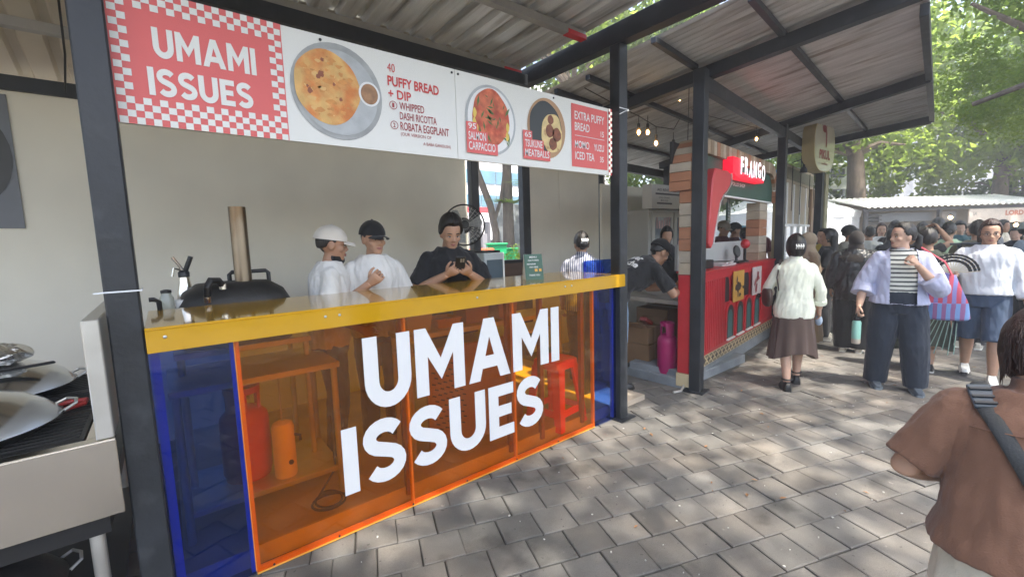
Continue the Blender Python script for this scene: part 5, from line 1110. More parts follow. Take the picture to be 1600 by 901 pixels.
for i, c in enumerate(((7.55, 12.5, 4.9), (9.6, 12.0, 2.85), (9.9, 11, 3.4))):
    tuft('palm_tuft', ['palm fronds at top left of the gap', 'palm fronds at right of the curved tree', 'palm fronds at the right edge of the gap'][i], 'palm', c, 46, 1.0, 1.0, M['leaf_a'], .04, .1, up=.25)
# ================================================================== PEOPLE
tex = bpy.data.textures.new('folds', 'CLOUDS'); tex.noise_scale = .16; tex.noise_depth = 2
tex2 = bpy.data.textures.new('folds_fine', 'CLOUDS'); tex2.noise_scale = .05
emp = bpy.data.objects.new('fold_scale', None); COL.objects.link(emp); emp.scale = (.55, .55, 1.7); emp.rotation_euler = (.15, .2, 0); bpy.context.view_layer.update()
def remesh(mb, vox, smooth=3, disp=0, t=None):
    me = bpy.data.meshes.new('tmp'); me.from_pydata([tuple(p) for p in mb.v], [], mb.f)
    b = bmesh.new(); b.from_mesh(me); bmesh.ops.recalc_face_normals(b, faces=b.faces); b.to_mesh(me); b.free()
    o = bpy.data.objects.new('tmp', me); COL.objects.link(o)
    m = o.modifiers.new('r', 'REMESH'); m.mode = 'VOXEL'; m.voxel_size = vox; m.use_smooth_shade = True
    if smooth: s = o.modifiers.new('s', 'SMOOTH'); s.factor = .5; s.iterations = smooth
    if disp:
        for tx, k in ((t or tex, 1), (tex2, .35)):
            d = o.modifiers.new('d', 'DISPLACE'); d.texture = tx; d.strength = disp*k; d.mid_level = .5; d.texture_coords = 'OBJECT'; d.texture_coords_object = emp
    r = bpy.data.meshes.new_from_object(o.evaluated_get(bpy.context.evaluated_depsgraph_get()))
    bpy.data.objects.remove(o); bpy.data.meshes.remove(me); r.shade_smooth(); return r
def ring(c, rx, ry, n=18, p=2.0, T=None):
    pts = []
    for k in range(n):
        t = 2*math.pi*k/n; x = math.copysign(abs(math.cos(t))**(2/p), math.cos(t)); y = math.copysign(abs(math.sin(t))**(2/p), math.sin(t)); q = V(c)+V((x*rx, y*ry, 0)); pts.append(T(q) if T else q)
    return pts
def skin(name, c): return mat(name, c, .5, var=.08, vs=20, subs=.12, bump=.03, bs=120)
SK = [skin('skin_light', (.56, .35, .25)), skin('skin_tan', (.47, .275, .18)), skin('skin_brown', (.38, .21, .13))]
HAIR = mat('black_hair', (.012, .010, .009), .38, var=.4, vs=30, stretch=(3, 3, .4), bump=.5, bs=60); HAIRB = mat('brown_hair', (.032, .014, .010), .4, var=.5, vs=40, stretch=(3, 3, .35), bump=.6, bs=70)
EYEW = mat('eye_white', (.6, .57, .54), .2); EYED = mat('eye_dark', (.012, .008, .006), .15); LIP = mat('lip', (.30, .10, .085), .45); LENS = None
_cm = {}
def cloth(h, rough=.85, **k):
    key = h+str(k)
    if key not in _cm: _cm[key] = mat('cloth_'+h, lin(h), rough, var=.09, vs=7, bump=.25, bs=260, sheen=.15, **k)
    return _cm[key]
NAMES = {}
def person(label, pos, face, h=1.62, g=1.0, sk=1, lean=0, head=(0, 0), armL=None, armR=None, feet=None, top=None, under=None, bottom=('trousers', None, 1.0), shoes=None, hair=('short', None), vox=.009, group=None, eyes=False, z0=0, cap=None, glasses=False, mask=None, coat=None):
    """face: world direction the person faces (x, y). local: +Y forward, x right, units for a 1.70 m body scaled to h"""
    S = h/1.7; rz = math.atan2(-face[0], face[1])
    t = thing('person', label, 'person', (pos[0], pos[1], z0), rz, group)
    HP = V((0, 0, .92)); Rl = Matrix.Rotation(-R(lean), 3, 'X')
    def up(p):
        p = V(p); d = p-HP
        if d.z <= 0: return p
        f = min(1, d.z/.22); return HP+Matrix.Rotation(-R(lean)*f, 3, 'X') @ d
    neck = up((0, .0, 1.455)); Hr = Matrix.Rotation(R(head[0]), 3, 'Z') @ Matrix.Rotation(-R(head[1])-R(lean)*.55, 3, 'X')
    def hd(p): return neck+Hr @ V(p)
    gs = math.sqrt(g); gb = 1+(g-1)*.8; sw = .158*(1+(g-1)*.45)
    def torso(mb, e, z0_, z1_, flare=0, bust=0):
        prof = [(.78, .150*gb, .105*gb), (.90, .168*gb, .122*gb), (1.02, .146*gb*1.0, .112*gb), (1.15, .150*gb, .115*gb), (1.28, .160*gs, .118*gs+bust), (1.345, .150*gs, .105*gs), (1.40, .108, .080), (1.445, .062, .062)]
        rs = []
        def at_(z):
            for (a, b_) in zip(prof, prof[1:]):
                if z <= b_[0]:
                    f = max(0, (z-a[0])/(b_[0]-a[0])); return a[1]+(b_[1]-a[1])*f, a[2]+(b_[2]-a[2])*f
            return prof[-1][1:]
        zs = [z0_+(z1_-z0_)*i/12 for i in range(13)]
        for z in zs:
            rx, ry = at_(z); f = max(0, (1.15-z))*flare
            rs.append(ring((0, -.005, z), rx+e+f, ry+e+f, 22, 2.3, up))
        mb.loft(rs)
    aL = armL or ((-.225*gs, -.02, 1.115), (-.235*gs, .05, .875)); aR = armR or ((.225*gs, -.02, 1.115), (.235*gs, .05, .875))
    shL, shR = up((-sw, -.008, 1.348)), up((sw, -.008, 1.348))
    def armpts(sh_, a): return [sh_, V(a[0]), V(a[1])]
    def arm(mb, sh_, a, ex, upto=2.0, flare=0, puff=0):
        p = armpts(sh_, a); rad = [.050*gs, .047*gs, .040*gs, .038*gs, .027]; pts = []; rs = []
        n = 10
        for i in range(n+1):
            s = upto*i/n
            q = p[0]+(p[1]-p[0])*s if s <= 1 else p[1]+(p[2]-p[1])*(s-1)
            f = s*2; k = min(3, int(f)); r_ = rad[k]+(rad[k+1]-rad[k])*(f-k)
            pts.append(q); rs.append(r_+ex+flare*(s/upto)+puff*math.sin(math.pi*s/upto))
        # round the elbow a little
        mb.tube(pts, rs, 14)
        mb.ball(sh_+V((0, 0, -.004)), (rs[0]*1.0,)*3, 12, 8); mb.tube([sh_, sh_+(up((0, 0, 1.41))-sh_)*.7], [rs[0]*.8, .042], 10)
    ft = feet or {'L': (-.09, 0, 0), 'R': (.09, 0, 0)}
    def legpts(s):
        sx = -1 if s == 'L' else 1; fx, fy, fz = ft[s]; hip = V((sx*.085*gb, 0, .88)); ank = V((fx, fy-.02, .085+fz)); kn = hip+(ank-hip)*.5+V((sx*.005, .035+max(0, fz)*.8, 0)); return hip, kn, ank
    # ---- body: one continuous surface
    mb = MB(); torso(mb, -.014, .80, 1.45)
    mb.tube([up((0, 0, 1.40)), neck+V((0, 0, .0)), hd((0, .012, .07))], [.058*gs, .052*gs, .050*gs], 16)
    hp = [(.0, .026, .026, .058), (.014, .040, .042, .050), (.045, .054, .066, .026), (.075, .064, .083, .010), (.105, .070, .092, .0), (.14, .0745, .098, -.004), (.175, .072, .096, -.008), (.205, .058, .078, -.010), (.226, .034, .048, -.012), (.235, .010, .014, -.012)]
    mb.loft([ring((0, yo, z), rx*(1+(g-1)*.25 if z < .11 else 1), ry, 20, 2.15, hd) for z, rx, ry, yo in hp])
    mb.tube([hd((0, .086, .122)), hd((0, .098, .095)), hd((0, .107, .076))], [.009, .011, .0145], 8); mb.ball(hd((.011, .098, .073)), (.009, .009, .008), 8, 6); mb.ball(hd((-.011, .098, .073)), (.009, .009, .008), 8, 6)
    mb.tube([hd((-.04, .078, .128)), hd((0, .088, .125)), hd((.04, .078, .128))], [.008, .010, .008], 8)
    mb.tube([hd((-.018, .086, .046)), hd((0, .093, .047)), hd((.018, .086, .046))], [.006, .0085, .006], 8)
    for s in (-1, 1): mb.ball(hd((s*.045, .062, .082)), (.022, .022, .02), 10, 7); mb.ball(hd((s*.0745, -.005, .10)), (.010, .024, .034), 8, 7, Hr)
    arm(mb, shL, aL, 0); arm(mb, shR, aR, 0)
    for s in 'LR':
        a, k, n = legpts(s); mb.tube([a, a+(k-a)*.5, k, k+(n-k)*.35, n], [.088*gb, .076*gb, .056*gs, .056*gs, .036], 14)
        mb.tube([n+V((0, -.035, -.045)), n+V((0, .05, -.05)), n+V((0, .15, -.062))], [.034, .036, .022], 10)
    me = remesh(mb, vox, 2)
    # hands: palm, four bent fingers and thumb, grown on the wrists
    hm = MB()
    def hand(a, sx, grip=35, twist=None):
        e, wst = V(a[0]), V(a[1]); d = (wst-e).normalized()
        inw = V((-sx, 0, 0)) if twist is None else V(twist); pn = (inw-d*inw.dot(d)).normalized(); sd = d.cross(pn)     # pn palm normal, sd across
        if sd.dot(V((0, 1, .2))) < 0: sd = -sd
        k = 1.0; pl = .085*k
        hm.loft([[wst+d*l+sd*(x*w_)+pn*(y*th) for x, y in ((-1, -.6), (-.6, -1), (.6, -1), (1, -.6), (1, .6), (.6, 1), (-.6, 1), (-1, .6))] for l, w_, th in ((-.025, .024, .020), (.01, .030, .017), (.05, .040, .016), (pl, .041, .012))])
        for i, (off, ln) in enumerate(((.030, .068), (.010, .076), (-.011, .070), (-.031, .055))):
            b = wst+d*(pl-.008)+sd*off; pts = [b]; ang = 0
            for sgm, fr in enumerate((.45, .3, .25)):
                ang += R(grip)*(1 if sgm else .7); pts.append(pts[-1]+(d*math.cos(ang)+pn*math.sin(ang))*ln*fr)
            hm.tube(pts, [.0095, .0088, .008, .0062], 7)
        b = wst+d*.022+sd*.028; hm.tube([b, b+sd*.022+d*.022+pn*.012, b+sd*.030+d*.048+pn*.026, b+sd*.028+d*.066+pn*.036], [.013, .011, .0095, .007], 7)
        return wst+d*.09
    extra = {}
    for nm, a, sx in (('L', aL, -1), ('R', aR, 1)):
        gp = a[2] if len(a) > 2 else 28; tw = a[3] if len(a) > 3 else None; extra[nm] = hand(a, sx, gp, tw)
    b = bmesh.new(); b.from_mesh(me); me2 = bpy.data.meshes.new('h'); me2.from_pydata([tuple(p) for p in hm.v], [], hm.f); b.from_mesh(me2); bmesh.ops.recalc_face_normals(b, faces=b.faces); b.to_mesh(me); b.free(); me.shade_smooth()
    def fin(name, me, m, parent=t):
        me.transform(Matrix.Scale(S, 4)); me.materials.clear(); me.materials.append(m); me.name = name; return put(name, me, None, parent)
    fin('body', me, SK[sk])
    def fmb(name, mb, m, parent=t, smooth=True, **k):
        mb.v = [tuple(V(p)*S) for p in mb.v]; return build(name, mb, m, parent, smooth=smooth, local=True, **k)
    # ---- clothes
    bk, bm, bw_ = bottom[0], bottom[1], (bottom[2] if len(bottom) > 2 else 1.0)
    bm = bm or cloth('22242a')
    if bk in ('trousers', 'shorts'):
        mb = MB(); torso(mb, .016, .80, 1.02 if not lean else .98)
        for s in 'LR':
            a, k, n = legpts(s)
            if bk == 'trousers': mb.tube([a+V((0, 0, .04)), a+(k-a)*.45, k, k+(n-k)*.5, n+V((0, .01, -.03))], [.102*gb, .098*gb*(.6+.4*bw_), .074*gs*bw_, .070*gs*bw_, .066*bw_], 16)
            else: mb.tube([a+V((0, 0, .04)), a+(k-a)*.5, a+(k-a)*bw_], [.102*gb, .102*gb, .098*gb], 16)
        fin('trousers' if bk == 'trousers' else 'shorts', remesh(mb, vox, 3, .020), bm)
    else:
        hz, fl_ = bottom[2], bottom[3]; mb = MB(); rs = []
        for i in range(9):
            f = i/8; z = 1.0-(1.0-hz)*f; rr_ = []
            for k in range(64):
                a = 2*math.pi*k/64; pl = 1+.075*f*math.sin(a*13+2*math.sin(a*2)); off = .05*f*math.sin(a*2+1)*f
                rr_.append(V((math.cos(a)*(.155*gb+.02+fl_*f)*pl, math.sin(a)*(.12*gb+.02+fl_*f*.85)*pl, z-off)))
            rs.append(rr_)
        mb.loft(rs); fmb('skirt', mb, bm)
    if under:
        mb = MB(); torso(mb, .014, under.get('hem', .98), 1.44, bust=.012); arm(mb, shL, aL, .012, .5); arm(mb, shR, aR, .012, .5)
        fin('shirt', remesh(mb, vox, 3, .010), under['m'])
    tops = None
    if top:
        mb = MB(); e = top.get('ease', .022); torso(mb, e, top.get('hem', .90), top.get('neck', 1.445), top.get('flare', 0), top.get('bust', 0)); sl = top.get('sleeve', .75)
        arm(mb, shL, aL, top.get('sl_ease', .014), sl, top.get('sl_flare', .014), top.get('puff', 0)); arm(mb, shR, aR, top.get('sl_ease', .014), top.get('sleeveR', sl), top.get('sl_flare', .014), top.get('puff', 0))
        if top.get('collar'): mb.tube([up((0, -.012, 1.40)), neck+V((0, -.006, .03))], [.072, .062], 16)
        me = remesh(mb, vox, 3, top.get('fold', .032))
        if top.get('open'):
            b = bmesh.new(); b.from_mesh(me); gp = top['open']
            bmesh.ops.delete(b, geom=[f for f in b.faces if f.calc_center_median().y > .02 and abs(f.calc_center_median().x) < gp+.09*(1.3-f.calc_center_median().z)*0 and f.calc_center_median().z < 1.46 and abs(f.normal.z) < .95], context='FACES'); b.to_mesh(me); b.free()
        tops = fin(top.get('name', 'shirt'), me, top['m'])
        if top.get('cuff'):
            for a in (aL, aR):
                e_, w2 = V(a[0]), V(a[1]); s = sl-1; c = e_+(w2-e_)*s; d = (w2-e_).normalized(); mb = MB(); mb.tube([c-d*.03, c, c+d*.02], [.066*gs, .070*gs, .066*gs], 14); fmb('cuff', mb, top['m'])
    if shoes:
        for s in 'LR':
            a, k, n = legpts(s); mb = MB(); o_ = V((n.x, n.y, ft[s][2]))
            rs = [[o_+V((x*w_, y_, zz*hh+.004)) for x, zz in ((-1, 0), (1, 0), (1.05, .45), (.6, 1), (-.6, 1), (-1.05, .45))] for y_, w_, hh in ((-.075, .026, .06), (-.055, .036, .085), (.0, .040, .10), (.06, .042, .075), (.13, .045, .055), (.175, .036, .045), (.195, .018, .03))]
            mb.loft(rs); sh_ = fmb('shoe', mb, shoes if not isinstance(shoes, tuple) else shoes[0])
            mb = MB(); mb.loft([[o_+V((x*w_*1.06, y_, z)) for x, z in ((-1, 0), (1, 0), (1, .018), (-1, .018))] for y_, w_ in ((-.08, .028), (-.04, .04), (.06, .045), (.14, .047), (.2, .02))]); fmb('sole', mb, shoes[1] if isinstance(shoes, tuple) else M['dark'], sh_, smooth=False)
    # ---- hair and headgear
    st_, hm_ = hair[0], (hair[1] if len(hair) > 1 and hair[1] else HAIR)
    def shell(th, hl, nape, side, amp=.006, nu=44, nv=30):
        mb = MB(); mb.ball((0, 0, 0), (1, 1, 1), nu, nv); vs = []; c0 = V((0, -.006, .13))
        xs = [0, 30, 52, 66, 80, 95, 112, 140, 180]; ys = [hl, hl-1, hl-7, 8, side, min(side+10, -4) if side > -30 else side, nape+10 if side > -30 else nape, nape, nape]
        for p in mb.v:
            d = V(p).normalized(); ph_ = math.degrees(math.atan2(abs(d.x), d.y)); th_ = math.degrees(math.asin(max(-1, min(1, d.z))))
            b_ = float(np.interp(ph_, xs, ys))+3.5*noise.noise(V((ph_*.22, 3.1, 0))); m_ = max(0, min(1, (th_-b_)/9+.5)); m_ = m_*m_*(3-2*m_)
            an = math.atan2(d.x, d.y); nz_ = amp*(noise.noise(V((an*9, th_*.012, 1.7)))+.6*noise.noise(V((an*22, th_*.02, 5)))+.5*noise.noise(d*5))
            off = -.13+m_*(.13+(th*(1+.55*max(0, d.z)*(1 if d.y < .6 else .8))+nz_)/.09)
            vs.append(hd(c0+V((d.x*.0755, d.y*.0985, d.z*.1065))*(1+off)))
        mb.v = vs; return mb
    if st_ == 'hijab':
        mb = MB(); c0 = V((0, -.012, .125))
        mb.ball((0, 0, 0), (.090, .118, .118), 30, 20); vs = []
        for p in mb.v:
            q = c0+V(p)
            if q.y > .045 and abs(q.x) < .056 and .005 < q.z < .178: q = c0+(q-c0)*.66
            vs.append(hd(q))
        mb.v = vs; body_me = None
        n1 = [hd(p) for p in ring((0, -.012, .06), .086, .105, 26)]; n2 = [neck+(Hr @ V(p))*.5+V(p)*.5 for p in ring((0, -.01, .01), .088, .095, 26)]
        n3 = ring((0, -.01, 1.40), .135, .115, 26, 2.2, up); n4 = ring((0, -.005, 1.33), .19*gs, .145*gs, 26, 2.3, up); n5 = ring((0, -.005, 1.27), .17*gs, .15*gs, 26, 2.3, up)
        n4 = [p+V((0, 0, .02*noise.noise(p*9))) for p in n4]
        mb.loft([n1, n2, n3, n4, n5][::1]); fmb('hijab', mb, hm_)
    elif st_ == 'none': pass
    else:
        if st_ in ('short', 'bob', 'long', 'bun', 'pony', 'messy'):
            th, hl, nape, side = {'short': (.011, 38, -34, -16), 'messy': (.022, 36, -34, -16), 'bob': (.022, 34, -62, -58), 'long': (.015, 40, -50, -48), 'bun': (.010, 42, -36, -12), 'pony': (.011, 42, -36, -12)}[st_]
            mb = shell(.002 if cap else th, hl, nape, side, .002 if cap else .006)
            if st_ == 'bun': mb.ball(hd((0, -.125, .10)), (.046, .040, .044), 16, 10)
            if st_ == 'pony': mb.tube([hd((0, -.115, .13)), hd((0, -.15, .10)), hd((0, -.15, .0)), hd((0, -.135, -.10))], [.022, .03, .028, .006], 10)
            if st_ == 'long':
                ln = hair[2] if len(hair) > 2 else .3; rs = []
                for i in range(9):
                    f = i/8; z = .15-f*ln; rs.append([hd(V((x*1.0, y, 0))+V((0, 0, z))+V((.006*noise.noise(V((x*40, y*40, z*6))),)*3)) for x, y in [(math.cos(a)*(.088-.01*f), -.062-.03*f+math.sin(a)*(.058-.02*f)) for a in [2*math.pi*k/24 for k in range(24)]]])
                mb.loft(rs)
            fmb('hair', mb, hm_)
    if cap:
        cmn = cap; mb = MB(); rs = []
        for i in range(8):
            e_ = R(90*i/7.2); rs.append([hd((math.cos(a)*.090*math.cos(e_), -.010+math.sin(a)*.114*math.cos(e_), .138+.108*math.sin(e_))) for a in [2*math.pi*k/26 for k in range(26)]])
        mb.loft(rs); cp_ = fmb('cap', mb, cmn); mb = MB(); rs = []
        for i in range(7):
            f = i/6; y = .075+.082*f; wd = .078*math.sqrt(max(.06, 1-f*f*.93)); rs.append([hd((x*wd, y-.02*abs(x)*0, .145-.010*f-.022*x*x+dz)) for x, dz in ((-1, 0), (-.5, 0), (0, 0), (.5, 0), (1, 0), (1, -.004), (.5, -.004), (0, -.004), (-.5, -.004), (-1, -.004))])
        mb.loft(rs); fmb('brim', mb, cmn, cp_); mb = MB(); mb.ball(hd((0, -.010, .247)), (.008, .008, .005), 8, 6); fmb('button', mb, cmn, cp_)
    if eyes:
        for s in (-1, 1):
            mb = MB(); mb.ball(hd((s*.031, .0835, .108)), (.0125, .006, .0055), 10, 7, Hr); ey = fmb('eye', mb, EYEW)
            mb = MB(); mb.ball(hd((s*.031, .0865, .108)), (.006, .004, .0055), 8, 6, Hr); fmb('iris', mb, EYED, ey)
            mb = MB(); mb.tube([hd((s*.047, .079, .112)), hd((s*.031, .0895, .116)), hd((s*.017, .086, .112))], .0022, 5); fmb('eyelid', mb, EYED, ey)
            mb = MB(); mb.tube([hd((s*.052, .078, .130)), hd((s*.036, .090, .136)), hd((s*.016, .094, .132))], [.002, .0042, .003], 6); fmb('eyebrow', mb, HAIR)
        mb = MB(); mb.tube([hd((-.022, .0865, .046)), hd((-.008, .0985, .050)), hd((0, .0985, .049)), hd((.008, .0985, .050)), hd((.022, .0865, .046))], [.002, .0045, .004, .0045, .002], 7); mb.tube([hd((-.018, .088, .042)), hd((0, .0985, .040)), hd((.018, .088, .042))], [.002, .0055, .002], 7); fmb('lips', mb, LIP)
    if glasses:
        mb = MB()
        for s in (-1, 1):
            mb.tube([hd((s*.034+.024*math.cos(a), .102, .108+.018*math.sin(a))) for a in [2*math.pi*k/18 for k in range(19)]], .0016, 5); mb.tube([hd((s*.058, .10, .112)), hd((s*.076, .03, .115)), hd((s*.078, -.01, .112))], .0016, 5)
        mb.tube([hd((-.010, .102, .110)), hd((.010, .102, .110))], .0016, 5); fmb('glasses', mb, M['dark'])
    if mask:
        mb = MB(); mb.loft([[hd((x*w_, y, z)) for x, y in ((-1, .02), (-.7, .06), (0, yy), (.7, .06), (1, .02), (.8, .0), (0, .0), (-.8, .0))] for z, w_, yy in ((-.022, .045, .085), (.0, .058, .098), (.022, .064, .094), (.03, .06, .085))]); fmb('mask', mb, mask)
    t['_S'] = S
    return t, dict(S=S, hd=lambda p: wmat(t) @ (hd(p)*S), loc=lambda p: wmat(t) @ (V(p)*S), hand={k: wmat(t) @ (v*S) for k, v in extra.items()}, top=tops, up=lambda p: wmat(t) @ (up(p)*S), up_l=lambda p: up(p)*S)
def wrap_text(person_t, garment, lines, m, dist=.4):
    """flat lettering laid on a garment: lines of (text, origin, u, v, w, h) in the person's local metres, cast along dirn"""
    bvh = BVHTree.FromPolygons([v.co[:] for v in garment.data.vertices], [tuple(p.vertices) for p in garment.data.polygons]); mb = MB()
    for txt, o, u, v, wd, ht, bold, dirn in lines:
        t_ = MB(); text(t_, txt, o, u, v, wd, ht, bold); b = bmesh.new(); me = bpy.data.meshes.new('t'); me.from_pydata(t_.v, [], t_.f); b.from_mesh(me); bmesh.ops.triangulate(b, faces=b.faces)
        bmesh.ops.subdivide_edges(b, edges=[e for e in b.edges if e.calc_length() > .012], cuts=2, use_grid_fill=False); dirn = V(dirn).normalized(); ok = True
        for vt in b.verts:
            hit = bvh.ray_cast(vt.co-dirn*dist, dirn, 2)
            if hit[0] is None: continue
            vt.co = hit[0]-dirn*.004
        b.verts.index_update(); mb.add([vt.co.copy() for vt in b.verts], [tuple(v_.index for v_ in f.verts) for f in b.faces]); b.free()
    return build('print', mb, m, garment, local=True, recalc=False)
white = cloth('d9d9d6'); blk = cloth('17181b'); blk2 = cloth('1e1f22'); jean = cloth('1b2536'); jeanb = cloth('3c4c63')
# --- men behind the amber counter
p1, d1 = person('man in white cap and white shirt with black mask under chin', (.89, 3.22), (.97, -.22), 1.70, .95, 2, lean=4, head=(0, 6), top=dict(m=white, sleeve=.85, hem=.85), bottom=('trousers', blk), hair=('short',), cap=cloth('d8d2c8'), eyes=True, vox=.007, z0=.05, mask=blk, armL=((-.22, .02, 1.10), (-.2, .2, .98)), armR=((.23, .0, 1.10), (.2, .2, .97)))
p2, d2 = person('man in black cap and white shirt with hand raised to chest', (1.25, 3.24), (-.14, -.99), 1.735, .95, 1, head=(16, 5), top=dict(m=white, sleeve=.85, hem=.85, ease=.03), bottom=('trousers', blk), hair=('short',), cap=cloth('16161a'), eyes=True, vox=.007, z0=.05, armR=((.27, .07, 1.08), (.09, .25, 1.26), 70, (-.3, -.6, .2)), armL=((-.25, .0, 1.10), (-.24, .16, .92)))
wrap_text(p2, d2['top'], [('umami', V((-.045, .3, 1.19)), V((-1, 0, 0)), Z_, .075, .018, .02, (0, -1, 0)), ('issues', V((-.045, .3, 1.165)), V((-1, 0, 0)), Z_, .075, .018, .02, (0, -1, 0))], cloth('33363f'))
p3, d3 = person('heavyset man in black shirt looking down at his phone', (1.91, 3.24), (-.30, -.95), 1.78, 1.22, 1, lean=3, head=(4, 20), top=dict(m=blk, sleeve=.8, hem=.85, ease=.028), bottom=('trousers', blk2), hair=('messy',), eyes=True, vox=.0065, z0=.05, armR=((.30, .06, 1.10), (.085, .28, 1.245), 55, (-.5, 0, .6)), armL=((-.30, .06, 1.10), (-.085, .28, 1.245), 55, (.5, 0, .6)))
ph = thing('phone', 'black smartphone held in both hands by the man in black', 'phone', (d3['hand']['L']+d3['hand']['R'])/2, math.atan2(.38, -.92))
mb = MB(); Rp = Matrix.Rotation(R(-35), 3, 'X'); mb.box((0, .015, .035), (.078, .009, .155), Rp); build('case', mb, M['dark'], ph, local=True, bevel=.003)
mb = MB()
for x in (-.022, -.004):
    for z in (.085, .068): mb.lathe([(.008, 0), (.008, .004)], V((x, .015, .035))+Rp @ V((0, .0045, z-.035)), 10, Rp @ Matrix.Rotation(R(-90), 3, 'X'))
build('camera_lens', mb, M['steel_dull'], ph, local=True)
jk = MB(); jk.ball((2.15, 3.12, 1.28), (.085, .06, .15), 20, 14); jk.v = [tuple(V(p)+V((.03*noise.noise(V(p)*14), .03*noise.noise(V(p)*14+V((3, 0, 0))), .02*noise.noise(V(p)*20)))) for p in jk.v]; props(build('dark_jacket', jk, cloth('14151c'), smooth='all'), 'dark folded jacket hanging over the arm of the man in black', 'jacket')
p4, d4 = person('woman in blue and white striped shirt with a white hair clip', (3.42, 3.10), (.80, .60), 1.62, .95, 1, head=(18, 5), top=dict(m=stripes('pin_stripes', (lin('3a4668'), lin('c9c9cf')), 0, .022, .5), sleeve=1.2, hem=.85, collar=True, ease=.03), bottom=('trousers', jean), hair=('bun',), vox=.008, z0=.05)
def clip(dd, lab, p=(0, -.155, .135), s=1.0):
    c = dd['hd'](p); t = thing('hair_clip', lab, 'hair clip', c); mb = MB(); q = dd['hd']((0, -.3, p[2]))-c; q.normalize(); a = q.cross(Z_).normalized()
    for k in range(4): mb.tube([c+a*(.03*s*(k-1.5)/1.5)+Z_*.022*s+q*.0, c+a*(.03*s*(k-1.5)/1.5)+q*.014, c+a*(.03*s*(k-1.5)/1.5)-Z_*.022*s], .006*s, 6)
    mb.tube([c+a*.034*s+q*.012, c-a*.034*s+q*.012], .007*s, 6); build('clip_body', mb, M['white_ink'], t)
clip(d4, 'white flower shaped clip in the hair of the striped shirt woman')
# --- bending man at the kiosk side table and the head behind him
p5_, d5 = person('man in black printed shirt bending over the grey side table', (3.66, 2.90), (.90, -.44), 1.86, 1.05, 2, lean=56, head=(8, 6), top=dict(m=blk, sleeve=.8, hem=.86, ease=.03), bottom=('trousers', cloth('7f9cb8')), shoes=M['dark'], hair=('short',), cap=cloth('1a1a1c'), eyes=True, vox=.008, z0=.0, armL=((-.24, .52, .93), (-.06, .72, .96), 40), armR=((.25, .50, .92), (.05, .70, .95), 40))
uu, vv_ = d5['up_l']((.3, 0, 1.2))-d5['up_l']((0, 0, 1.2)), d5['up_l']((0, 0, 1.35))-d5['up_l']((0, 0, 1.1)); uu.normalize(); vv_.normalize(); nn = uu.cross(vv_)
ob_ = d5['up_l']((0, -.15, 1.24)); 
wrap_text(p5_, d5['top'], [('lower', ob_-uu*.15+vv_*.05, uu, vv_, .27, .08, .04, -nn if nn.z > 0 else nn), ('ca sche', ob_-uu*.16-vv_*.045, uu, vv_, .32, .075, .04, -nn if nn.z > 0 else nn), ('&', ob_-uu*.12-vv_*.19, uu, vv_, .17, .12, .0, -nn if nn.z > 0 else nn)], M['white_ink'])
person('dark haired person behind the bending man by the fridge', (5.55, 3.45), (-.3, -.95), 1.63, 1, 1, head=(-30, 15), top=dict(m=blk2, sleeve=.8), bottom=('trousers', blk), hair=('long', None, .25), vox=.011, z0=.1)
# --- kiosk staff in maroon shirts behind the grey partition
mar = cloth('4a1218')
for i, (x, y, f, lab, cp_, hr, h_) in enumerate([(7.2, 3.46, (-.2, -1), 'kiosk worker in maroon shirt and pale cap at left', cloth('8c8474'), 'short', 1.73), (7.58, 3.45, (.7, -.7), 'kiosk worker in maroon shirt and black cap', blk, 'short', 1.70), (7.34, 3.16, (.9, .3), 'shorter bareheaded kiosk worker in maroon shirt', None, 'bun', 1.60), (8.0, 3.26, (-.8, -.5), 'kiosk worker in maroon shirt and grey beret at right', cloth('7d7668'), 'short', 1.74)]):
    person(lab, (x, y), f, h_, 1, 2, head=(0, 14), top=dict(m=mar, sleeve=.8), bottom=('trousers', blk), hair=(hr,), cap=cp_, vox=.011, z0=.1, eyes=(i == 3))
# --- walking woman in pale green shirt
mint = cloth('eef0dd'); brn_s = cloth('56453e')
pw, dw = person('woman walking away in pale yellow green shirt and brown pleated skirt', (5.03, 1.66), (.86, .50), 1.56, .93, 0, head=(4, 2), top=dict(m=mint, sleeve=1.62, hem=.80, ease=.026, flare=.06, collar=True, sl_ease=.010, sl_flare=.012, fold=.03, cuff=True), bottom=('skirt', brn_s, .37, .07), feet={'L': (-.07, -.14, .0), 'R': (.08, .16, .0)}, shoes=(M['dark'], M['dark']), hair=('bob',), vox=.008, armR=((.25, .0, 1.10), (.27, .10, .88)), armL=((-.25, .04, 1.12), (-.22, .20, 1.02)))
for s in (-1, 1):
    fx, fy = (-.07, -.16) if s < 0 else (.08, .14); mb = MB(); mb.tube([V((fx+.044*math.cos(a), fy+.046*math.sin(a), .118)) for a in [2*math.pi*k/16 for k in range(17)]], .009, 6); build('ankle_strap', mb, M['dark'], pw, local=True)
clip(dw, 'white square clip in the hair of the walking woman', (0, -.128, .13), 1.0)
def shoulder_bag(name, label, dd, strap_pts, c, dims, m, rz, lab_cat='bag'):
    t = thing(name, label, lab_cat, c, rz); mb = MB(); mb.ball((0, 0, 0), dims, 20, 12); mb.v = [(p[0], p[1], max(-dims[2]*.8, min(p[2], dims[2]*.75))) for p in mb.v]; build('pouch', mb, m, t, local=True, smooth=True)
    mb = MB(); mb.tube(strap_pts, .012, 8, flat=.4); build('strap', mb, m, t, smooth=True); return t
L = dw['loc']
shoulder_bag('shoulder_bag', 'dark brown slouchy shoulder bag of the walking woman', dw, [L((-.16, -.06, 1.10)), L((-.19, -.09, 1.25)), L((-.145, -.02, 1.445)), L((-.19, .09, 1.28)), L((-.22, .08, 1.08))], L((-.26, .02, 1.02)), (.05, .15, .12), mat('brown_leather', (.055, .032, .026), .5, var=.2), math.atan2(-.86, .50))
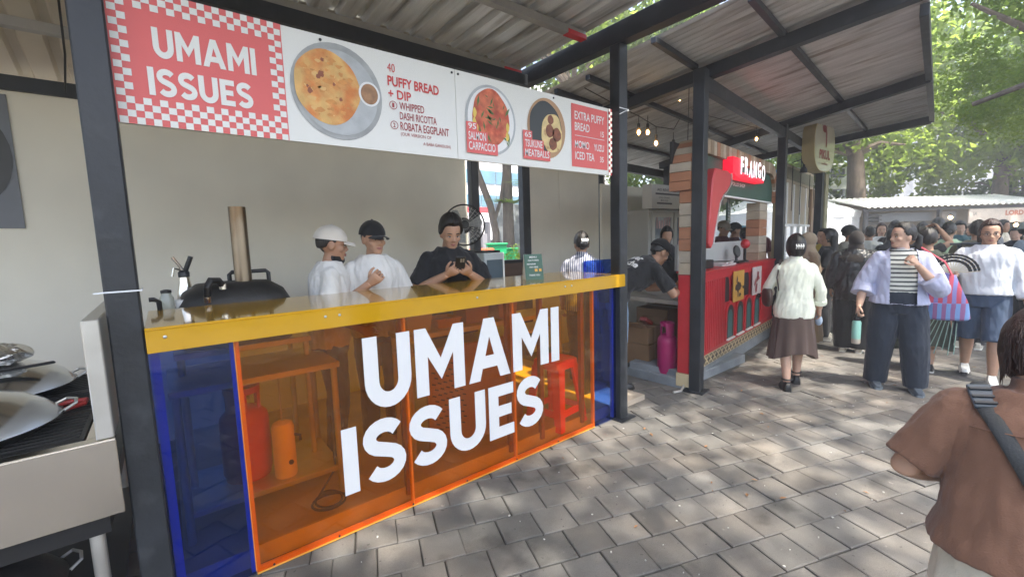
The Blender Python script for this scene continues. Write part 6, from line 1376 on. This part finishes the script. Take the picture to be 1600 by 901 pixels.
sgl = MB(); c = L((-.33, .12, 1.02)); 
for dx in (0, .05): sgl.ball(c+V((dx*.3, -dx, dx)), (.022, .022, .026), 12, 8)
sgl.tube([c, c+V((.05, .05, -.01)), c+V((.10, .07, -.02))], .006, 6); props(build('sunglasses', sgl, M['dark'], smooth=True), 'dark sunglasses clipped to the brown shoulder bag', 'sunglasses')
ml = MB(); ml.ball(dw['hand']['R']+V((0, 0, -.05)), (.02, .035, .055), 12, 8); props(build('folded_tissue', ml, cloth('a9b9cc'), smooth='all'), 'pale blue folded pouch in the right hand of walking woman', 'pouch')
# --- woman in dark hijab and leather jacket
lea = mat('black_leather', (.028, .03, .032), .34, var=.3, vs=8, bump=.6, bs=16, stretch=(1, 1, 3))
ph1, dh = person('woman in black leather jacket and dark brown hijab seen from behind', (7.06, 1.64), (.97, .18), 1.60, 1.22, 1, top=dict(m=lea, sleeve=1.9, hem=.74, ease=.04, fold=.05, name='jacket', sl_ease=.036), bottom=('trousers', blk, 1.55), shoes=(cloth('cfc8ba'), M['white_print']), hair=('hijab', cloth('2b2420')), vox=.009)
# --- striped top woman with lavender shirt
lav = cloth('b9bcd6'); den = cloth('1d2736')
tee = stripes('wide_stripes', (lin('23262c'), lin('dcdcd2')), 2, .042, .34)
ps_, ds = person('woman in open lavender shirt over striped top looking left with hand at chin', (5.66, .95), (-.93, -.36), 1.66, 1.16, 0, head=(-66, 0), under=dict(m=tee, hem=.97), top=dict(m=lav, sleeve=1.45, hem=.90, ease=.030, flare=.09, collar=False, open=.105, fold=.03, name='overshirt', sl_ease=.024, sl_flare=.03), bottom=('trousers', den, 1.45), feet={'L': (-.16, .06, 0), 'R': (.14, -.05, 0)}, shoes=(cloth('3f4a55'), cloth('6d7880')), hair=('pony',), eyes=True, vox=.0075, armL=((-.27, .13, 1.05), (-.07, .22, 1.30), 75, (.6, -.4, 0)), armR=((.28, -.02, 1.09), (.33, .10, .86), 50))
bt = thing('water_bottle', 'pale mint green flask hanging from the hand of the striped top woman', 'bottle', ds['hand']['R']+V((0, 0, -.30)), 0)
mb = MB(); mb.lathe([(.034, .0), (.038, .01), (.038, .05)], (0, 0, 0), 18); build('base_band', mb, mat('beige_plastic', (.5, .42, .34), .5), bt, local=True, smooth=True)
mb = MB(); mb.lathe([(.0385, .05), (.0385, .215), (.03, .235)], (0, 0, 0), 18); build('flask', mb, mat('mint_enamel', (.26, .52, .44), .4), bt, local=True, smooth=True)
mb = MB(); mb.lathe([(.028, .236), (.028, .27), (.02, .275)], (0, 0, 0), 16); mb.tube([(-.028, 0, .26), (-.02, 0, .31), (.02, 0, .31), (.028, 0, .26)], .006, 6); build('cap', mb, M['dark'], bt, local=True, smooth=True)
L = ds['loc']
tb = thing('tote_bag', 'woven red and blue striped tote bag on the shoulder of striped top woman', 'bag', L((-.33, -.10, .96)), math.atan2(.93, -.36)+R(72))
mb = MB(); rs = []
for z, wd, th in ((-.22, .20, .06), (-.205, .215, .075), (-.05, .195, .07), (.12, .145, .06), (.24, .10, .045)):
    rs.append([V((math.sin(a)*th, math.cos(a)*wd+(.0), z-.03*abs(math.cos(a))*(1 if z > 0 else -.3))) for a in [2*math.pi*k/28 for k in range(28)]])
mb.loft(rs); build('bag_body', mb, stripes('bag_stripes', (lin('b3465a'), lin('7876ad')), 1, .062, .52), tb, local=True, smooth=True)
mb = MB(); rs = []
for z, wd, th in ((-.223, .203, .063), (-.205, .219, .079), (-.06, .200, .074)): rs.append([V((math.sin(a)*th, math.cos(a)*wd, z+.009*abs(math.cos(a)))) for a in [2*math.pi*k/28 for k in range(28)]])
mb.loft(rs); build('bottom_panel', mb, stripes('bag_base', (lin('6f8fc0'), lin('8b5a86')), 1, .062, .5), tb, local=True, smooth=True)
mb = MB()
for y in (-.07, .07):
    top_ = wmat(tb).inverted() @ L((-.150, -.01+y*.3, 1.452)); sd_ = .035 if y > 0 else -.035
    mb.tube([(sd_, -.07, .22), (sd_+top_.x*.4, -.06+top_.y*.4, .34), top_, (sd_+top_.x*.35, .07+top_.y*.35, .34), (sd_, .07, .22)], .014, 8, flat=.4)
build('handle', mb, cloth('b3404e'), tb, local=True, smooth=True)
tas = MB()
for k in range(7):
    o_ = L((-.47+.02*k, -.10-.03*k, .70)); tas.tube([o_, o_+V((.02*(k % 3-1), .01*k, -.16)), o_+V((.05*(k % 3-1), .02*k, -.30-.03*(k % 2)))], .004, 5)
props(build('bag_tassels', tas, cloth('8aa59a')), 'thin coloured ribbon tassels hanging below the tote bag', 'tassels', kind='stuff')
# --- woman in dark green dress behind her
person('person in long dark green dress half hidden behind the striped top woman', (6.62, .90), (.95, .2), 1.60, 1.05, 1, top=dict(m=cloth('2a3326'), sleeve=.8), bottom=('skirt', cloth('222a1f'), .30, .10), shoes=(M['dark'], M['white_print']), hair=('short',), vox=.011)
# --- woman in white sweater with folding fan
wsw = cloth('d3d6dc')
pf, df = person('woman in white sweater and denim shorts walking with a folding fan', (6.62, .44), (-.97, -.10), 1.66, 1.12, 1, head=(6, 4), top=dict(m=wsw, sleeve=1.75, hem=.93, ease=.036, fold=.03, sl_ease=.026, name='sweater'), bottom=('shorts', jeanb, 1.12), feet={'L': (-.10, .14, 0), 'R': (.10, -.20, .03)}, shoes=(M['white_print'], M['dark']), hair=('long', HAIRB, .14), eyes=True, glasses=True, vox=.008, armR=((.32, .05, 1.10), (.27, .27, 1.15), 60, (-1, .2, 0)), armL=((-.27, .0, 1.08), (-.30, .08, .84)))
fnn = thing('folding_fan', 'open cream folding hand fan with black edge pattern', 'hand fan', df['hand']['R'], math.atan2(.97, -.10))
fan_c = mat('cream_fan', (.66, .61, .47), .7); lace = mat('black_lace', (.02, .02, .022), .8)
NB = 15
for k in range(NB):
    a = R(8+164*k/(NB-1)); d = V((math.cos(a), 0, math.sin(a))); n_ = V((-d.z, 0, d.x)); mb = MB(); y = .002*(k % 2); w0, w1 = .004, .0085
    q = [d*.0-n_*w0, d*.0+n_*w0, d*.185+n_*w1, d*.2, d*.185-n_*w1]
    mb.add([p+Y_*y for p in q]+[p+Y_*(y+.0015) for p in q], [(0, 1, 2, 3, 4), (9, 8, 7, 6, 5), (0, 5, 6, 1), (1, 6, 7, 2), (2, 7, 8, 3), (3, 8, 9, 4), (4, 9, 5, 0)])
    build('blade', mb, fan_c, fnn, local=True)
    if k < NB-1:
        a2 = R(8+164*(k+1)/(NB-1)); e = V((math.cos(a2), 0, math.sin(a2))); mb = MB()
        for r0, r1 in ((.112, .135), (.148, .166), (.176, .192)):
            q = [d*r0, e*r0, e*r1, (d+e)*.5*(r1+.006), d*r1]; mb.add([p+Y_*.0035 for p in q]+[p+Y_*.0045 for p in q], [(0, 1, 2, 3, 4), (9, 8, 7, 6, 5)])
        build('lace_panel', mb, lace, fnn, local=True)
# --- crowd
olive = cloth('5b5a48'); bei = cloth('9a8268'); dirs = lambda d, D: (d[0]*D, d[1]*D)
crowd = [
 ('woman in beige hijab facing left beside the beige stall', (7.15, 2.22), (-.55, .55), 1.60, 1.05, dict(m=cloth('8f7a62'), sleeve=1.9, hem=.6), ('skirt', cloth('8f7a62'), .12, .10), ('hijab', cloth('9c8a74')), None, {}),
 ('woman with dark hair in mustard top and dark vest facing left', (8.35, 2.38), (-.8, .3), 1.64, 1, dict(m=cloth('b09a3e'), sleeve=1.7), ('trousers', blk), ('bun',), None, {}),
 ('woman with long black hair and black shirt facing the beige stall', (7.62, 2.10), (-.2, 1), 1.63, 1, dict(m=blk, sleeve=.8), ('trousers', blk2), ('long', None, .34), None, dict(armL=((-.24, .08, 1.08), (-.12, .30, 1.05)))),
 ('man with cropped hair in pale striped shirt looking right', (8.30, 2.02), (.75, -.65), 1.69, 1, dict(m=cloth('9a9a92'), sleeve=.8), ('trousers', blk), ('short',), blk, {}),
 ('man in white tee with bright orange bag in front', (10.2, 2.18), (.9, .3), 1.66, 1, dict(m=white, sleeve=.8), ('trousers', blk), ('short',), None, {}),
 ('woman in white tee with arm on hip facing the camera', (11.4, 2.25), (-.9, -.3), 1.72, 1, dict(m=white, sleeve=.8), ('trousers', blk), ('long', HAIRB, .22), None, dict(armL=((-.40, -.02, 1.14), (-.20, .06, .98)))),
 ('taller person in black shirt with short hair in the queue', (10.9, 1.95), (.98, -.1), 1.76, 1.1, dict(m=blk2, sleeve=.9), ('trousers', blk), ('short',), None, {}),
 ('person in charcoal hijab and long black dress in the queue', (9.9, 1.80), (.98, .1), 1.62, 1.05, dict(m=blk2, sleeve=1.9, hem=.6), ('skirt', blk2, .12, .1), ('hijab', cloth('3a3c40')), None, {}),
 ('person in black vest raising both arms to take a photo', (8.35, 1.20), (.98, -.15), 1.62, 1.05, dict(m=blk2, sleeve=.5), ('trousers', blk), ('short',), None, dict(armR=((.27, .16, 1.46), (.12, .25, 1.66)), armL=((-.24, .2, 1.42), (-.08, .28, 1.64)))),
 ('woman in mint tee and black shorts seen from behind', (9.1, 1.02), (.98, .0), 1.68, 1.1, dict(m=cloth('b5d1ae'), sleeve=.8, hem=.95), ('shorts', blk, .75), ('bun',), None, {}),
 ('man in olive jacket with dark sling strap seen from behind', (8.3, .66), (.98, .05), 1.68, 1.15, dict(m=olive, sleeve=1.9, hem=.85, ease=.04, name='jacket'), ('trousers', cloth('2a2b30')), ('short',), None, {}),
 ('person in grey cap at the right edge of the crowd', (8.9, .24), (.4, -.9), 1.66, 1, dict(m=cloth('8b97a4'), sleeve=.8), ('trousers', blk), ('short',), cloth('7f8781'), {}),
 ('dark haired person in navy shirt far back in the queue', (13.2, 2.40), (.9, -.3), 1.72, 1, dict(m=cloth('2b3342'), sleeve=.9), ('trousers', blk), ('short',), None, {}),
 ('person in black cap far back in the queue', (13.6, 2.20), (.9, -.3), 1.74, 1, dict(m=blk2, sleeve=.9), ('trousers', blk), ('short',), blk, {}),
 ('tall dark haired person far back behind the mint tee', (13.0, 1.62), (.9, -.3), 1.80, 1, dict(m=cloth('3a3a3c'), sleeve=.9), ('trousers', blk), ('messy',), None, {}),
 ('person with black hair tied back behind the raised arms', (12.0, 1.72), (.9, -.3), 1.72, 1, dict(m=cloth('55544a'), sleeve=.9), ('trousers', blk), ('pony',), None, {}),
 ('bushy haired person in dark top left of the mint tee', (10.4, 1.32), (.98, 0), 1.68, 1, dict(m=blk2, sleeve=.9), ('trousers', blk), ('messy',), None, {}),
]
CD = {}
for lab, pos, f, h_, g_, tp_, bt_, hr, cp_, kw in crowd:
    t_, CD[lab] = person(lab, pos, f, h_, g_, random.choice((0, 1, 1, 2)), top=tp_, bottom=bt_, hair=hr, cap=cp_, vox=.0115, shoes=random.choice(((M['dark'], M['dark']), (cloth('b9b4a8'), M['white_print']))), eyes=f[0] < -.5, group='people in the crowd', **kw)
rr = random.Random(77); bits = [('navy', '2b3448'), ('grey', '77797c'), ('cream', 'c9c0ad'), ('black', '1b1c1f'), ('brown', '5a4638'), ('pale blue', '9fb2c6'), ('rust', '8c4a34'), ('olive', '55583f'), ('pink', 'c59a9c'), ('teal', '3d6468')]
spots = [(1296, 12.4), (1338, 13.5), (1352, 12.2), (1378, 14.2), (1396, 12.0), (1412, 11.2), (1428, 14.6), (1444, 13.0), (1476, 14.2), (1500, 12.4), (1516, 14.8), (1548, 11.6), (1566, 13.6), (1590, 12.2)]
hs_l = [('short', 'short black hair'), ('bun', 'hair in a bun'), ('long', 'long hair'), ('pony', 'tied back hair'), ('messy', 'thick hair'), ('hijab', 'a head scarf')]
for i, (px, D) in enumerate(spots):
    d = fw*F_PX+r2*(px-800)+u2*(450.5-352); d.z = 0; d.normalize(); cn_, cx_ = bits[i % 10]; hr, hn_ = hs_l[(i*7+i//6) % 6]
    person('figure in %s top with %s, %s from left at crowd back' % (cn_, hn_, ['first', 'second', 'third', 'fourth', 'fifth', 'sixth', 'seventh', 'eighth', 'ninth', 'tenth', 'eleventh', 'twelfth', 'thirteenth', 'fourteenth'][i]), (d.x*D, d.y*D), (rr.uniform(-1, 1), rr.uniform(-1, 1)), rr.uniform(1.56, 1.75), rr.uniform(.9, 1.15), rr.choice((0, 1, 1, 2)), head=(rr.uniform(-30, 30), rr.uniform(0, 15)), top=dict(m=cloth(cx_), sleeve=rr.choice((.8, .9, 1.8))), bottom=('trousers', rr.choice((blk, blk2, jean, jeanb))), hair=(hr,) if hr != 'hijab' else (hr, cloth(rr.choice(('4a4038', '8a8f98', '2f3440')))), vox=.013, group='people in the crowd')
dd = CD['man in white tee with bright orange bag in front']; L = dd['loc']
obg = MB(); obg.box(L((.17, -.10, 1.02)), (.14, .26, .38), Matrix.Rotation(.3, 3, 'Z')); props(build('orange_bag', obg, cloth('e8741e'), bevel=.04, seg=3), 'bright orange bag hanging beside the white tee man', 'bag')
dd = CD['man in olive jacket with dark sling strap seen from behind']; L = dd['up']
sb2 = thing('sling_bag', 'dark sling bag strap across the olive jacket', 'bag', L((.15, .17, 1.05)), 0); mb = MB(); mb.tube([L((-.15, -.12, 1.40)), L((-.155, -.155, 1.33)), L((-.16, -.17, 1.15)), L((-.18, -.16, .98))], .022, 8, flat=.35); mb.tube([L((-.24, -.13, 1.40)), L((0, -.15, 1.405)), L((.24, -.13, 1.39))], .03, 8, flat=.5); build('strap', mb, cloth('2c343c'), sb2)
mb = MB(); mb.box(L((.12, .20, 1.05)), (.1, .22, .16)); build('pouch', mb, blk, sb2, bevel=.02)
# --- woman in brown shirt close to the camera at bottom right
BC = V((1.72, -.06, 0)); bro = cloth('5a382c', bump=None) if False else cloth('74523f')
pb, db = person('woman in brown shirt seen from behind close by at bottom right', (1.655, -.01), (.97, .22), 1.39, 1.18, 1, lean=8, head=(-10, 30), top=dict(m=bro, sleeve=.9, hem=.93, ease=.036, fold=.022, collar=True, flare=.10, sl_ease=.028, sl_flare=.004), bottom=('trousers', cloth('cfc6b2'), 1.5), shoes=(M['dark'], M['dark']), hair=('bob', HAIRB), vox=.007, armL=((-.30, .02, 1.13), (-.14, .24, 1.05), 40), armR=((.30, .02, 1.12), (.14, .24, 1.05), 40))
hs_ = MB(); rr = random.Random(8)
for i in range(900):
    a = rr.uniform(0, 2*math.pi); e_ = rr.uniform(-.1, 1.5); L_ = rr.uniform(.06, .13); pts = []
    if math.sin(a) > .35 and e_ < .9: continue
    for k in range(5):
        ee = e_-k*L_/.115/4; zz = .125+.124*math.sin(max(ee, -.8)); rr2 = math.cos(max(ee, -.5)); pts.append(db['hd']((math.cos(a+.03*k*math.sin(i))*.0955*rr2, -.012+math.sin(a+.03*k*math.sin(i))*.1195*rr2, zz-.01*k*(ee < -.5))))
    hs_.tube(pts, [.0012, .0016, .0016, .0013, .0006], 3)
ho = build('hair_strands', hs_, HAIRB, pb, smooth='all', recalc=False); ho['kind'] = 'stuff'
L = db['up']
csb = thing('crossbody_bag', 'black crossbody strap with clear buckle across the brown shirt', 'bag', L((.2, 0, 1.0)))
bvh = BVHTree.FromPolygons([wmat(pb) @ v.co for v in db['top'].data.vertices], [tuple(p.vertices) for p in db['top'].data.polygons])
def on_back(x, z):
    o = L((x, -.6, z)); d = (L((x, 0, z))-o).normalized(); h_ = bvh.ray_cast(o, d, 2)[0]; return (h_-d*.006) if h_ is not None else L((x, -.15, z))
pts = [on_back(-.130+.20*f, 1.385-.42*f) for f in [i/12 for i in range(13)]]; sm_ = MB(); sm_.tube([on_back(-.165+.36*i/20, 1.325) for i in range(21)], .0022, 5)
build('seam', MB().add([wmat(pb).inverted() @ V(p) for p in sm_.v], sm_.f), bro, db['top'], local=True)
top_p = L((-.135, -.02, 1.452)); front_p = L((-.12, .10, 1.38))
mb = MB(); mb.tube([front_p, top_p, *pts], .017, 10, flat=.22, upv=tuple((L((0, -1, 1.2))-L((0, 0, 1.2))).normalized())); build('strap', mb, cloth('1d1f20', .5), csb, smooth=True)
mb = MB()
for k, (r_, m_) in enumerate(((.0, None),)):
    c = (top_p+pts[0])/2+(pts[0]-top_p).normalized()*.005; dv = (pts[1]-top_p).normalized(); nv = (L((0, -1, 2.2))-L((0, 0, 1.6))).normalized(); sd = dv.cross(nv).normalized(); Rb = Matrix((sd, dv, sd.cross(dv))).transposed()
    mb.box(c+Rb.col[2]*.0, (.046, .075, .012), Rb)
bc_ = build('buckle', mb, mat('grey_buckle', (.06, .075, .09), .4, coat=0), csb, bevel=.004, seg=2)
for o_ in (-.02, .005, .026):
    mb = MB(); mb.box(c+dv*o_+Rb.col[2]*.008, (.042, .008, .006), Rb); build('buckle_bar', mb, M['dark'], bc_, bevel=.001)

bpy.data.objects.remove(emp)
# ------------------------------------------------------------------ hazy air
hz = MB(); hz.bx(-20, 75, -22, 52, -1.1, 20)
hm_, hn, ho_ = new_mat('haze'); pvn = N(hn, 'ShaderNodeVolumePrincipled'); pvn.inputs['Color'].default_value = (.95, .97, 1, 1); pvn.inputs['Density'].default_value = .0075; pvn.inputs['Anisotropy'].default_value = .2
hn.links.new(pvn.outputs[0], ho_.inputs['Volume'])
props(build('haze', hz, hm_), kind='stuff')
